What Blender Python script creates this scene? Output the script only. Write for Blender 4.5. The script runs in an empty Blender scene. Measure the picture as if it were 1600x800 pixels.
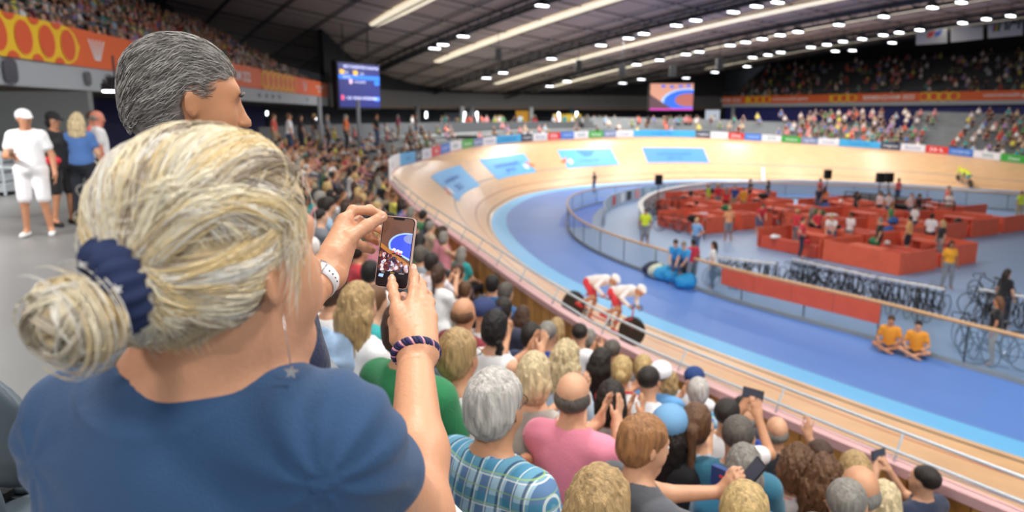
DEBUG = 0
import bpy, bmesh, math, random
import numpy as np
from mathutils import Vector, Matrix
R = random.Random(7)
C = bpy.context.scene.collection
SC = bpy.context.scene
PI = math.pi
# ------------------------------------------------------------------ camera, world, exposure
H = 5.9            # eye height above the infield
FPX = 1100.0
PITCH = math.atan(220/FPX)
cd = bpy.data.cameras.new('camera'); cam = bpy.data.objects.new('camera', cd); C.objects.link(cam)
cam.location = (0, 0, H); cam.rotation_euler = (PI/2-PITCH, 0, 0)
cd.sensor_width = 36; cd.lens = 36*FPX/1600; cd.clip_start = .05; cd.clip_end = 500
cd.dof.use_dof = True; cd.dof.focus_distance = 1.31; cd.dof.aperture_fstop = 3.4
SC.camera = cam
SC.view_settings.view_transform = 'Standard'; SC.view_settings.look = 'None'
SC.view_settings.gamma = 1; SC.view_settings.use_curve_mapping = False
SC.view_settings.exposure = EXPO = 0.0
w = bpy.data.worlds.new('world'); SC.world = w; w.use_nodes = True
w.node_tree.nodes['Background'].inputs[0].default_value = (.80, .88, 1, 1)
w.node_tree.nodes['Background'].inputs[1].default_value = 0.6
LAMP_W = 640      # each visible roof floodlight
BIG_W = 1250       # floodlights over the near stand

def px(u, v, dist):               # the point dist metres along the line of sight's forward axis
    x = (u-800)/FPX; yu = -(v-400)/FPX; cp, sp = math.cos(PITCH), math.sin(PITCH)
    return Vector((x, cp+yu*sp, -sp+yu*cp))*dist + Vector((0, 0, H))
def pxz(u, v, z):                 # where the line of sight meets height z
    r = px(u, v, 1)-Vector((0, 0, H)); t = (z-H)/r.z
    return Vector((0, 0, H))+r*t
def proj(P):
    x, y, z = P[0], P[1], P[2]-H; cp, sp = math.cos(PITCH), math.sin(PITCH)
    fw = y*cp-z*sp; up = y*sp+z*cp
    if fw < .05: return (-9e3, -9e3, fw)
    return (800+FPX*x/fw, 400-FPX*up/fw, fw)

# ------------------------------------------------------------------ materials
MC = {}
def lin(c):
    return tuple((x/12.92 if x <= .04045 else ((x+.055)/1.055)**2.4) for x in c[:3])
def hexc(s): return lin([int(s[i:i+2], 16)/255 for i in (0, 2, 4)])
def mat(name, col, rough=.6, metal=0, emit=0, noise=0, nscale=8, bump=0, bscale=60, trans=0, alpha=1, stretch=None, sheen=0, sub=0, objcol=False, spec=None):
    if name in MC: return MC[name]
    if isinstance(col, str): col = hexc(col)
    m = bpy.data.materials.new(name); m.use_nodes = True; nt = m.node_tree; N = nt.nodes; L = nt.links
    b = N['Principled BSDF']; b.inputs['Roughness'].default_value = rough; b.inputs['Metallic'].default_value = metal
    b.inputs['Base Color'].default_value = (*col, 1)
    if spec is not None: b.inputs['Specular IOR Level'].default_value = spec
    if trans: b.inputs['Transmission Weight'].default_value = trans; b.inputs['IOR'].default_value = 1.02
    if alpha < 1: b.inputs['Alpha'].default_value = alpha
    if sheen: b.inputs['Sheen Weight'].default_value = sheen
    if sub: b.inputs['Subsurface Weight'].default_value = sub; b.inputs['Subsurface Radius'].default_value = (.01, .004, .002); b.inputs['Subsurface Scale'].default_value = .5
    if emit: b.inputs['Emission Color'].default_value = (*col, 1); b.inputs['Emission Strength'].default_value = emit
    src = None
    if objcol:
        oi = N.new('ShaderNodeObjectInfo'); src = oi.outputs['Color']; L.new(src, b.inputs['Base Color'])
    if noise or bump:
        tc = N.new('ShaderNodeTexCoord'); co = tc.outputs['Object']
        if stretch:
            mp = N.new('ShaderNodeMapping'); mp.inputs['Scale'].default_value = stretch; L.new(co, mp.inputs[0]); co = mp.outputs[0]
    if noise:
        n = N.new('ShaderNodeTexNoise'); n.inputs['Scale'].default_value = nscale; n.inputs['Detail'].default_value = 5; L.new(co, n.inputs[0])
        mx = N.new('ShaderNodeMix'); mx.data_type = 'RGBA'; mx.blend_type = 'MULTIPLY'; mx.inputs[0].default_value = 1
        cr = N.new('ShaderNodeMapRange'); cr.inputs[1].default_value = .3; cr.inputs[2].default_value = .7
        cr.inputs[3].default_value = 1-noise; cr.inputs[4].default_value = 1+noise*.5; L.new(n.outputs[0], cr.inputs[0])
        if src: L.new(src, mx.inputs[6])
        else: mx.inputs[6].default_value = (*col, 1)
        L.new(cr.outputs[0], mx.inputs[7]); L.new(mx.outputs[2], b.inputs['Base Color'])
    if bump:
        n2 = N.new('ShaderNodeTexNoise'); n2.inputs['Scale'].default_value = bscale; n2.inputs['Detail'].default_value = 4; L.new(co, n2.inputs[0])
        bp = N.new('ShaderNodeBump'); bp.inputs['Strength'].default_value = bump; bp.inputs['Distance'].default_value = .01
        L.new(n2.outputs[0], bp.inputs['Height']); L.new(bp.outputs[0], b.inputs['Normal'])
    MC[name] = m; return m

# ------------------------------------------------------------------ object helpers
def link(name, me, m=None, parent=None):
    o = bpy.data.objects.new(name, me); C.objects.link(o)
    if m is not None:
        for q in (m if isinstance(m, (list, tuple)) else [m]): me.materials.append(q)
    if parent is not None: o.parent = parent
    return o
def tag(o, label=None, cat=None, group=None, kind=None):
    if label: o['label'] = label
    if cat: o['category'] = cat
    if group: o['group'] = group
    if kind: o['kind'] = kind
    return o
def struct(o): o['kind'] = 'structure'; return o
def empty(name, loc, rz=0):
    o = bpy.data.objects.new(name, None); C.objects.link(o); o.location = loc; o.rotation_euler = (0, 0, rz); o.empty_display_size = .1; return o
def copy_tree(o, parent=None):
    c = o.copy(); C.objects.link(c)
    if parent is not None: c.parent = parent
    for ch in o.children: copy_tree(ch, c)
    return c
def mesh(name, V, F, m=None, parent=None, smooth=False, mi=None):
    me = bpy.data.meshes.new(name); me.from_pydata([tuple(map(float, v)) for v in V], [], [tuple(map(int, f)) for f in F]); 
    if smooth: me.polygons.foreach_set('use_smooth', [True]*len(me.polygons))
    o = link(name, me, m, parent)
    if mi is not None: me.polygons.foreach_set('material_index', list(mi))
    me.update(); return o
class MB:
    def __init__(s): s.V = []; s.F = []; s.M = []
    def add(s, V, F, mi=0):
        k = len(s.V); s.V += [tuple(v) for v in V]; s.F += [tuple(i+k for i in f) for f in F]; s.M += [mi]*len(F); return s
    def box(s, c, d, rz=0, mi=0, rot=None):
        c = Vector(c); x, y, z = d[0]/2, d[1]/2, d[2]/2
        Rm = rot if rot is not None else Matrix.Rotation(rz, 3, 'Z')
        V = [c+Rm @ Vector((a*x, b*y, e*z)) for a in (-1, 1) for b in (-1, 1) for e in (-1, 1)]
        return s.add(V, [(0, 1, 3, 2), (4, 6, 7, 5), (0, 4, 5, 1), (2, 3, 7, 6), (0, 2, 6, 4), (1, 5, 7, 3)], mi)
    def tube(s, pts, r, n=8, mi=0, cap=True, closed=False):
        pts = [Vector(p) for p in pts]; k = len(pts); rr = r if isinstance(r, (list, tuple)) else [r]*k
        V = []; up = None
        for i, p in enumerate(pts):
            a = pts[(i-1) % k] if (i or closed) else p; b = pts[(i+1) % k] if (i < k-1 or closed) else p
            t = (b-a).normalized()
            if up is None: up = Vector((0, 0, 1)) if abs(t.z) < .9 else Vector((1, 0, 0))
            x = t.cross(up).normalized(); y = x.cross(t).normalized(); up = y
            for j in range(n):
                a2 = 2*PI*j/n; V.append(p+(x*math.cos(a2)+y*math.sin(a2))*rr[i])
        F = []
        for i in range(k if closed else k-1):
            for j in range(n):
                i2 = (i+1) % k; F.append((i*n+j, i*n+(j+1) % n, i2*n+(j+1) % n, i2*n+j))
        if cap and not closed: F += [tuple(range(n))[::-1], tuple((k-1)*n+j for j in range(n))]
        return s.add(V, F, mi)
    def sph(s, c, r, n=10, m=6, mi=0, R3=None):
        r = (r, r, r) if not hasattr(r, '__len__') else r; V = []; c = Vector(c)
        for i in range(m+1):
            th = PI*i/m
            for j in range(n):
                ph = 2*PI*j/n; q = Vector((r[0]*math.sin(th)*math.cos(ph), r[1]*math.sin(th)*math.sin(ph), r[2]*math.cos(th)))
                V.append(c+(R3 @ q if R3 is not None else q))
        F = [(i*n+j, (i+1)*n+j, (i+1)*n+(j+1) % n, i*n+(j+1) % n) for i in range(m) for j in range(n)]
        return s.add(V, F, mi)
    def build(s, name, m=None, parent=None, smooth=False):
        return mesh(name, s.V, s.F, m, parent, smooth, s.M if any(s.M) else None)

# ------------------------------------------------------------------ the track as a curve in the world
def catmull(P, n):
    P = np.array(P, float); Q = np.vstack([2*P[0]-P[1], P, 2*P[-1]-P[-2]]); out = []
    for i in range(1, len(Q)-2):
        a, b, c, d = Q[i-1:i+3]
        for t in np.arange(n)/n: out.append(.5*((2*b)+(c-a)*t+(2*a-5*b+4*c-d)*t*t+(3*b-a-3*c+d)*t**3))
    out.append(Q[-2]); return np.array(out)
# x, y, bank in degrees, width of the banked boards
INNER = [(46, -25, 19.7, 9.6), (26, -5.2, 19.7, 9.6), (15.4, 4.9, 19.0, 9.65), (9.44, 12.0, 20.85, 9.52), (7.55, 14.75, 23.1, 9.18), (4.43, 19.9, 28.6, 8.09), (2.83, 23.4, 31.8, 7.5), (1.3, 27.8, 34, 7.1), (0.05, 34.3, 36, 6.6),
         (-.35, 39.7, 36, 6.25), (0.05, 45.4, 34.3, 6.35), (2.4, 53.7, 34, 6.9), (8.2, 60.2, 36, 7.1), (16.35, 64.3, 36, 7.2), (23.1, 63.7, 32, 7.1), (32.5, 59.6, 25, 7), (38.6, 52.8, 17, 6.9), (52, 39.5, 15, 6.9), (74, 18, 14, 6.9)]
_c = catmull(INNER, 30)
_d = np.r_[0, np.cumsum(np.hypot(*np.diff(_c[:, :2], axis=0).T))]
SL = np.arange(0, _d[-1], .5); TR = np.array([np.interp(SL, _d, _c[:, k]) for k in range(4)]).T
for _ in range(12): TR[1:-1, :2] = (TR[:-2, :2]+TR[1:-1, :2]*2+TR[2:, :2])/4
_t = np.gradient(TR[:, :2], axis=0); _t /= np.hypot(*_t.T)[:, None]
NRM = np.c_[-_t[:, 1], _t[:, 0]]                       # outwards, away from the infield
SMAX = SL[-1]
def tr(s):
    k = np.array([np.interp(s, SL, TR[:, i]) for i in range(4)]); n = np.array([np.interp(s, SL, NRM[:, i]) for i in range(2)]); n /= np.hypot(*n)
    return k[:2], n, math.radians(k[2]), k[3]
CDA = .85
def surf(s, v, lift=0):            # v: metres up the boards from the inner edge, lift above them
    p, n, th, w_ = tr(s)
    if v < CDA: o = v; z = v*.06
    else: o = CDA+(v-CDA)*math.cos(th); pw = 1+1.0*min(1, max(0, (68-s)/9)); z = CDA*.06+(w_-CDA)*math.sin(th)*min(1, (v-CDA)/(w_-CDA))**pw
    o -= lift*math.sin(th) if v >= CDA else 0
    return Vector((p[0]+n[0]*o, p[1]+n[1]*o, z+lift*(math.cos(th) if v >= CDA else 1)))
def outer(s):
    p, n, th, w_ = tr(s); o = CDA+(w_-CDA)*math.cos(th)
    return p+n*o, n, CDA*.06+(w_-CDA)*math.sin(th)
_O = [outer(s) for s in SL]; OXY = np.array([q[0] for q in _O]); OZ = np.array([q[2] for q in _O])
def at(s, off, z=0):               # off: metres outwards from the track's outer edge
    p, n, zo = outer(s); return Vector((p[0]+n[0]*off, p[1]+n[1]*off, z))
def s_off(x, y):
    d = np.hypot(OXY[:, 0]-x, OXY[:, 1]-y); i = int(d.argmin()); sg = 1 if (np.array([x, y])-OXY[i]) @ NRM[i] > 0 else -1
    return SL[i], sg*d[i]
def sweep(name, s0, s1, step, prof, m, parent=None, closed=False, smooth=False, uvs=None):
    ss = np.linspace(s0, s1, max(2, int((s1-s0)/step)+1)); V = []; F = []; k = None
    for s in ss:
        q = prof(s); k = len(q); p, n, zo = outer(s)
        V += [(p[0]+n[0]*o, p[1]+n[1]*o, z) for o, z in q]
    e = k if closed else k-1
    for i in range(len(ss)-1):
        for j in range(e): F.append((i*k+j, i*k+(j+1) % k, (i+1)*k+(j+1) % k, (i+1)*k+j))
    if closed: F += [tuple(range(k)), tuple((len(ss)-1)*k+j for j in range(k))[::-1]]
    return mesh(name, V, F, m, parent, smooth)
def zfront(s): return max(1.0, float(np.interp(s, SL, OZ))-1.0)
STEP_D = .8
CONC = 4.25
# ------------------------------------------------------------------ roof surface (height above the floor)
def roofz(x, y):
    x, y = x/50, y/50; return H+15.64-8.54*x*1-7.91*y+1.52*x*x+.51*y*y+7.49*x*y
RA = -.6345; RD = np.array([math.sin(RA), math.cos(RA)]); RN = np.array([RD[1], -RD[0]])
def rxy(X, Y): q = RD*X+RN*Y; return q
# ------------------------------------------------------------------ text
def text2d(txt, bold=0.0):
    cu = bpy.data.curves.new('t', 'FONT'); cu.body = txt; cu.align_x = 'CENTER'; cu.align_y = 'CENTER'; cu.offset = bold; cu.resolution_u = 3
    o = bpy.data.objects.new('t', cu); C.objects.link(o); dg = bpy.context.evaluated_depsgraph_get(); me = bpy.data.meshes.new_from_object(o.evaluated_get(dg))
    V = np.array([v.co[:2] for v in me.vertices]); F = [tuple(p.vertices) for p in me.polygons]
    bpy.data.objects.remove(o); bpy.data.meshes.remove(me)
    V -= (V.max(0)+V.min(0))/2; return V/max(1e-6, (V[:, 1].max()-V[:, 1].min())), F
def text_on(name, txt, mp, h, cx, cy, m, parent, wmax=None, bold=.012):
    V, F = text2d(txt, bold); W = (V[:, 0].max()-V[:, 0].min())*h; sx = 1 if not wmax or W < wmax else wmax/W
    return mesh(name, [mp(cx+x*h*sx, cy+y*h) for x, y in V], F, m, parent)
def plane_map(o, ax, ay):
    o = Vector(o); ax = Vector(ax); ay = Vector(ay); return lambda x, y: o+ax*x+ay*y
# ------------------------------------------------------------------ materials of the hall
wood = mat('track_pine', 'E3B788', .35, noise=.10, nscale=3, stretch=(.5, .5, 2)); redl = mat('line_red', 'B8604A', .5); bluel = mat('line_blue', '6A6E8C', .5); blackl = mat('line_black', '4A3C38', .5)
cda = mat('apron_light_blue', '6FBDF0', .45); apron = mat('apron_blue', '6089D2', .5, noise=.05, nscale=.4)
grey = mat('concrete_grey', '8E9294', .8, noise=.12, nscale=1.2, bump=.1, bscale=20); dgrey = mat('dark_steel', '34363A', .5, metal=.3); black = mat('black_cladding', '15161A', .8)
seatg = mat('seat_grey', '56636C', .45); rail = mat('galvanised_rail', 'C2CBD2', .4, metal=.25); white = mat('white_paint', 'F0F0F0', .5)
pink = mat('coping_pink', 'DDB0B0', .5); orange = mat('banner_orange', 'E8662A', .6); yellow = mat('banner_yellow', 'F4C51E', .6); navyw = mat('navy_wall', '20246E', .6)
# plank cladding of the track's back wall
def plankmat():
    m = mat('oak_cladding', 'B9803F', .45); nt = m.node_tree; N = nt.nodes; L = nt.links
    uv = N.new('ShaderNodeUVMap'); uv.uv_map = 'UVMap'; sp = N.new('ShaderNodeSeparateXYZ'); L.new(uv.outputs[0], sp.inputs[0])
    mu = N.new('ShaderNodeMath'); mu.operation = 'MULTIPLY'; mu.inputs[1].default_value = 4.5; L.new(sp.outputs[0], mu.inputs[0])
    fl = N.new('ShaderNodeMath'); fl.operation = 'FLOOR'; L.new(mu.outputs[0], fl.inputs[0])
    wn = N.new('ShaderNodeTexWhiteNoise'); wn.noise_dimensions = '1D'; L.new(fl.outputs[0], wn.inputs['W'])
    fr = N.new('ShaderNodeMath'); fr.operation = 'FRACT'; L.new(mu.outputs[0], fr.inputs[0])
    gt = N.new('ShaderNodeMath'); gt.operation = 'GREATER_THAN'; gt.inputs[1].default_value = .05; L.new(fr.outputs[0], gt.inputs[0])
    ra = N.new('ShaderNodeValToRGB'); e = ra.color_ramp.elements; e[0].color = (*hexc('A06A30'), 1); e[1].color = (*hexc('D49A55'), 1); L.new(wn.outputs[0], ra.inputs[0])
    mx = N.new('ShaderNodeMix'); mx.data_type = 'RGBA'; mx.inputs[6].default_value = (*hexc('6B4520'), 1); L.new(gt.outputs[0], mx.inputs[0]); L.new(ra.outputs[0], mx.inputs[7])
    L.new(mx.outputs[2], N['Principled BSDF'].inputs['Base Color']); return m
oak = plankmat()
# ------------------------------------------------------------------ infield floor and track
struct(mesh('floor', [(-60, -60, -.02), (140, -60, -.02), (140, 130, -.02), (-60, 130, -.02)], [(0, 1, 2, 3)], mat('infield_floor_blue', '8BA6CC', .5, noise=.06, nscale=.5)))
s0, s1 = 0, SMAX-1
def ribbon(name, vs, mats, lift=0, a=s0, b=s1, step=.75):
    ss = np.linspace(a, b, int((b-a)/step)+2); V = []; F = []; M = []
    for s in ss: 
        wv = tr(s)[3]; V += [surf(s, min(v, wv), lift) for v in vs]
    k = len(vs)
    for i in range(len(ss)-1):
        for j in range(k-1): F.append((i*k+j, (i+1)*k+j, (i+1)*k+j+1, i*k+j+1)); M.append(mats[j])
    return V, F, M
vs = [0, .85, 1.02, 1.10, 1.85, 1.92, 3.2, 3.28, 3.9, 4.5, 5.1, 5.7, 6.3, 6.9, 7.5, 8.1, 8.7, 9.9]; ms = [1, 0, 4, 0, 2, 0, 3]+[0]*10
V, F, M = ribbon('t', vs, ms)
tk = mesh('cycle_track', V, F, [wood, cda, redl, bluel, blackl], None, True, M); struct(tk)
# blue apron inside the track, up to the glass barrier
RAILPX = [(1760, 572), (1600, 527), (1507, 505), (1375, 472), (1200, 433), (1125, 415), (1000, 380), (940, 360), (900, 340), (886, 320), (893, 306), (925, 296), (985, 289), (1080, 285), (1200, 286), (1330, 290), (1450, 295), (1600, 303.5), (1750, 313)]
GL = [pxz(u, v, 1.07) for u, v in RAILPX]
GL = catmull([(p.x, p.y) for p in GL], 10)
for _ in range(10): GL[1:-1] = (GL[:-2]+GL[1:-1]*2+GL[2:])/4
ai = np.linspace(20, SMAX-12, 160); inn = np.array([tr(s)[0] for s in ai])
_gd = np.r_[0, np.cumsum(np.hypot(*np.diff(GL, axis=0).T))]; gg = np.linspace(0, _gd[-1], 160); GS = np.array([np.interp(gg, _gd, GL[:, k]) for k in (0, 1)]).T
V = []; F = []
for i in range(160): V += [(*inn[i], .002), (*GS[i], .002)]
for i in range(159): F.append((2*i, 2*i+2, 2*i+3, 2*i+1))
struct(mesh('apron', V, F, apron))
# bright blue painted band inside the far barrier
def glass_mat():
    m = mat('barrier_glass', '9FC4D8', .05, alpha=.22); return m
barrier = empty('glass_barrier', (*GS[0], 0)); tag(barrier, 'curved glass safety barrier with pale wooden handrail around the blue infield apron', 'barrier')
def wall_strip(P, z0, z1, th=.02):
    V = []; F = []; n = len(P)
    for i in range(n):
        a = P[max(0, i-1)]; b = P[min(n-1, i+1)]; t = (b-a)/np.hypot(*(b-a)); q = np.array([-t[1], t[0]])*th/2
        V += [(*(P[i]-q), z0), (*(P[i]+q), z0), (*(P[i]+q), z1), (*(P[i]-q), z1)]
    for i in range(n-1):
        for j in range(4): F.append((i*4+j, i*4+(j+1) % 4, (i+1)*4+(j+1) % 4, (i+1)*4+j))
    F += [(0, 3, 2, 1), tuple((n-1)*4+j for j in range(4))]
    return V, F
org = Vector((*GS[0], 0))
def rel(V): return [Vector(v)-org for v in V]
V, F = wall_strip(GS, .12, 1.04); mesh('glass_panel', rel(V), F, glass_mat(), barrier)
V, F = wall_strip(GS, 0, .12, .06); mesh('kerb', rel(V), F, mat('kerb_grey', '9CA7AA', .6), barrier)
mb = MB(); mb.tube([Vector((*p, 1.07))-org for p in GS], .05, 8); mb.build('handrail', mat('handrail_pine', 'D9B184', .5), barrier, True)
for i in range(2, 158, 5):
    mb = MB(); q = GS[i]; mb.box(Vector((*q, .54))-org, (.03, .03, 1.0)); mb.build('post', dgrey, barrier)
# red cloth panels hung behind the glass, the near stretch
def gl_at(u):      # point of the barrier's arc nearest a pixel column on the near side
    best = min(range(70), key=lambda i: abs(proj((*GS[i], 1.07))[0]-u)); return best
i0, i1 = gl_at(1366), gl_at(1124)
redc = mat('pit_red_cloth', 'E8684E', .7, noise=.06, nscale=2)
k = 0
for a, b in zip(np.linspace(i0, i1, 5)[:-1], np.linspace(i0, i1, 5)[1:]):
    P = np.array([[np.interp(t, range(160), GS[:, 0]), np.interp(t, range(160), GS[:, 1])] for t in np.linspace(a, b-.05 if b > a else b+.05, 8)]); P = P-np.array([.03, .06])
    V, F = wall_strip(P, .5, 1.02, .03); o = mesh('cloth_banner', V, F, redc)
    tag(o, 'plain red cloth banner on the near glass barrier, '+['nearest the right', 'third from the left', 'second from the left', 'leftmost'][k]+' of four', 'banner', 'red banners on the glass barrier'); k += 1

# ------------------------------------------------------------------ coping, cladding and rail at the top of the boards
z_ = lambda s: float(np.interp(s, SL, OZ))
struct(sweep('trim_1', s0+1, s1, .8, lambda s: [(0, z_(s)-.05), (0, z_(s)+.03), (.15, z_(s)+.04), (.15, z_(s)-.04)], pink, closed=True))
ck = sweep('wall_track', s0+1, s1, .8, lambda s: [(.135, z_(s)+.0), (.135, zfront(s)-.6)], oak)
me = ck.data; uvl = me.uv_layers.new(name='UVMap')
kk = 0
for p in me.polygons:
    for li in p.loop_indices:
        vi = me.loops[li].vertex_index; uvl.data[li].uv = ((vi//2)*.8, vi % 2)
struct(ck)
def cur(s, off, z): p = at(s, off, 0); return Vector((p.x, p.y, z))
# stretches of the safety rail on the coping, one thing per stretch
def coping_rail(a, b, lab, bays):
    t = empty('safety_rail', cur(a, .1, z_(a))); o0 = t.location.copy(); tag(t, lab, 'railing')
    for hgt, off in ((.11, .05), (.25, -.04)):
        mb = MB(); mb.tube([cur(s, off, z_(s)+hgt)-o0 for s in np.arange(a, b, .8)], .017, 8); mb.build('bar', rail, t, True)
    for s in np.linspace(a+.5, b-.5, bays):
        mb = MB(); mb.tube([cur(s, .09, z_(s)+.03)-o0, cur(s, .05, z_(s)+.11)-o0, cur(s, -.02, z_(s)+.23)-o0, cur(s, -.04, z_(s)+.25)-o0], .011, 6); mb.build('post', rail, t, True)
S_NEAR = s_off(9, 8)[0]
def s_px(u, v, z=2.2):
    p = pxz(u, v, z); return s_off(p.x, p.y)[0]
sA = s_px(1640, 830, 2.0); sM = s_px(700, 362, 2.5); 
BOARD0 = 0
for i, s in enumerate(SL):
    q = proj((*OXY[i], OZ[i]))
    if s > sA and BOARD0 == 0 and q[2] > 15 and q[0] < 626 and q[1] < 285: BOARD0 = s
coping_rail(max(2, sA-8), sM, 'twin bar galvanised rail on the pink coping beside the near straight', 22)
coping_rail(sM+.1, BOARD0-.1, 'twin bar galvanised rail climbing to the left end of the bend', 12)
# ------------------------------------------------------------------ advertising boards round the outside of the bend
ADS = [('white', 'F2F2F4', None, '9999AA'), ('cyan', '49B4EA', 'birmingham 2022', '1C6EC0'), ('navy', '2E3A50', 'longines', 'FFFFFF'), ('white', 'F2F2F4', 'Boots', '9AA0C0'), ('red', 'E8382E', 'DHL', 'FFFFFF'), ('blue', '2F7BD8', 'COVENTRY', 'CFE2FF'),
       ('white', 'F2F4F4', 'GVG', '3F8A6A'), ('green', '3FAE3C', 'Dettol', 'EAF8E8'), ('slate', '7F92B8', 'aggreko', 'EEF0FA'), ('white', 'F2F2F4', 'hotels', '9DA8C8')]
WID = [3.0, 9.0, 3.4, 4.2, 3.4, 3.6, 4.0, 3.8, 3.2, 4.2]
BU = [(618, 'white'), (626, 'cyan'), (650, 'navy'), (660, 'white'), (675, 'red'), (689, 'blue'), (704, 'whiteg'), (722, 'green'), (740, 'slate'), (755, 'whiteh'), (776, 'cyan'), (815, 'navy'), (833, 'white'), (856, 'red'), (876, 'blue'), (897, 'whiteg'), (920, 'green'), (943, 'slate'), (963, 'whiteh'), (990, 'cyan'), (1087, 'navy'), (1110, 'white'), (1138, 'red'), (1163, 'blue'), (1190, 'whiteg'), (1221, 'green'), (1252, 'slate'), (1278, 'whiteh'), (1311, 'cyan'), (1376, 'navy'), (1407, 'white'), (1446, 'red'), (1482, 'blue'), (1520, 'whiteg'), (1563, 'green'), (1605, 'slate'), (1650, 'whiteh'), (1700, None)]
ADK = {'white': ADS[3], 'cyan': ADS[1], 'navy': ADS[2], 'red': ADS[4], 'blue': ADS[5], 'whiteg': ADS[6], 'green': ADS[7], 'slate': ADS[8], 'whiteh': ADS[9]}
ss_ = np.arange(BOARD0-1, SMAX-3, .25); uu = np.array([proj((*outer(s)[0], outer(s)[2]+.3))[0] for s in ss_]); uu = np.maximum.accumulate(uu)
BS = [float(np.interp(u, uu, ss_)) for u, _ in BU]; BS[0] = BOARD0
for i in range(len(BU)-1):
    s, e = BS[i], BS[i+1]; 
    if e-s < .4: continue
    nm, colr, tx, tc = ADK[BU[i][1]]; hgt = .62
    o = sweep('advertising_board', s+.02, e-.02, .6, lambda q: [(.02, z_(q)+.06), (.02, z_(q)+.06+hgt), (.09, z_(q)+.06+hgt), (.09, z_(q)+.06)], mat('board_'+nm, colr, .5), closed=True)
    where = 'left end of the bend' if BU[i][0] < 776 else ('far side of the bend' if BU[i][0] < 1087 else ('start of the far straight' if BU[i][0] < 1376 else 'far right of the far straight'))
    tag(o, f'{"long " if BU[i+1][0]-BU[i][0] > 90 else ""}{nm} trackside board between {BU[i-1][1].rstrip("gh") if i and BU[i-1][1].startswith("white") else (BU[i-1][1] if i else "the rail end")} and {"white" if BU[i+1][1] and BU[i+1][1].startswith("white") else (BU[i+1][1] or "the frame edge")}, {where}', 'advertising board', 'advertising boards round the track')
    if tx:
        mid = (s+e)/2
        def mp(x, y, mid=mid): return cur(mid+x, -.0, z_(mid+x)+.06+.31+y)
        text_on('lettering', tx, mp, .26 if len(tx) < 9 else .2, 0, 0, mat('letter_'+tc, tc, .6), o, wmax=(e-s)*.8)
# ------------------------------------------------------------------ blue painted adverts on the boards
def px_surf(u, v):
    best = None
    for s in np.arange(30, SMAX-15, .5):
        for vv in np.arange(.9, 9.4, .4):
            q = proj(surf(s, vv)); dd = (q[0]-u)**2+(q[1]-v)**2
            if best is None or dd < best[0]: best = (dd, s, vv)
    d0, s, vv = best; hs, hv = .5, .4
    for _ in range(12):
        for a in (-hs, 0, hs):
            for b in (-hv, 0, hv):
                q = proj(surf(s+a, vv+b)); dd = (q[0]-u)**2+(q[1]-v)**2
                if dd < d0: d0, bs, bv = dd, s+a, vv+b; best = (dd, bs, bv)
        d0, s, vv = best; hs *= .6; hv *= .6
    return s, vv
ADP = [([(717, 316), (673, 277), (718, 258), (751, 290)], 'birmingham', '2022', '5AB4F4', 'light blue advert painted on the boards, leftmost of the four on the bend', 1),
       ([(778, 281), (748, 250), (819, 240), (838, 269)], 'commonwealth', 'games', '5AB4F4', 'light blue advert painted on the boards, second from the left on the bend', 2),
       ([(887, 263), (870, 235), (954, 232), (967, 257)], 'W', 'birmingham 2022', '5AB4F4', 'light blue advert with fan shaped emblem painted on the far boards', 1),
       ([(1012, 254), (1003, 231), (1099, 232), (1108, 254)], 'commonwealth', 'games', '4A8EF0', 'darker blue advert painted on the boards, rightmost of the four', 0)]
inkm = mat('advert_ink', '3B74D0', .6)
for crn, t1, t2, colr, lab, fl in ADP:
    q = [px_surf(*c_) for c_ in crn]       # bl, tl, tr, br (left to right as seen)
    def uv(a, b, q=q): 
        s = (q[0][0]*(1-a)*(1-b)+q[3][0]*a*(1-b)+q[1][0]*(1-a)*b+q[2][0]*a*b); v = (q[0][1]*(1-a)*(1-b)+q[3][1]*a*(1-b)+q[1][1]*(1-a)*b+q[2][1]*a*b); return s, v
    V = []; F = []; n1, n2 = 14, 6
    for i in range(n1+1):
        for j in range(n2+1): V.append(surf(*uv(i/n1, j/n2), lift=.015))
    for i in range(n1):
        for j in range(n2): F.append((i*(n2+1)+j, (i+1)*(n2+1)+j, (i+1)*(n2+1)+j+1, i*(n2+1)+j+1))
    o = mesh('track_advert', V, F, mat('advert_'+colr, colr, .5)); tag(o, lab, 'advert', 'blue adverts painted on the track')
    mp = lambda x, y: surf(*uv(.5+x/10, .5+y/4), lift=.03)
    if t1 == 'W':
        mb = MB()
        for k_ in range(5):
            x0 = -1.5+k_*.75; mb.add([mp(x0, 1.7), mp(x0+.4, 1.7), mp(x0*.35+.15, .3), mp(x0*.35-.05, .3)], [(0, 1, 2, 3)])
        mb.build('emblem', inkm, o); text_on('lettering', t2, mp, .5, 0, -.7, inkm, o, wmax=5)
    else:
        text_on('lettering', t1, mp, .95, 0, .35, inkm, o, wmax=5.6); text_on('lettering', t2, mp, .85, .1, -.95, inkm, o, wmax=2.4)
    if fl:
        e_ = -4.3 if fl == 1 else 4.3; sg = -1 if fl == 1 else 1; yb = -.5
        mb = MB(); mb.add([mp(e_-sg*.3, yb+1.0), mp(e_+sg*1.4, yb-.1-sg*-1*.0), mp(e_+sg*.5, yb-.6)], [(0, 1, 2)]); mb.build('orange_flash', mat('flash_orange', 'F08048', .6), o)
        mb = MB(); mb.add([mp(e_-sg*.9, yb+.5), mp(e_-sg*.1, yb+.1), mp(e_-sg*.3, yb-.8), mp(e_-sg*1.1, yb-.4)], [(0, 1, 2, 3)]); mb.build('white_flash', white, o)
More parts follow.
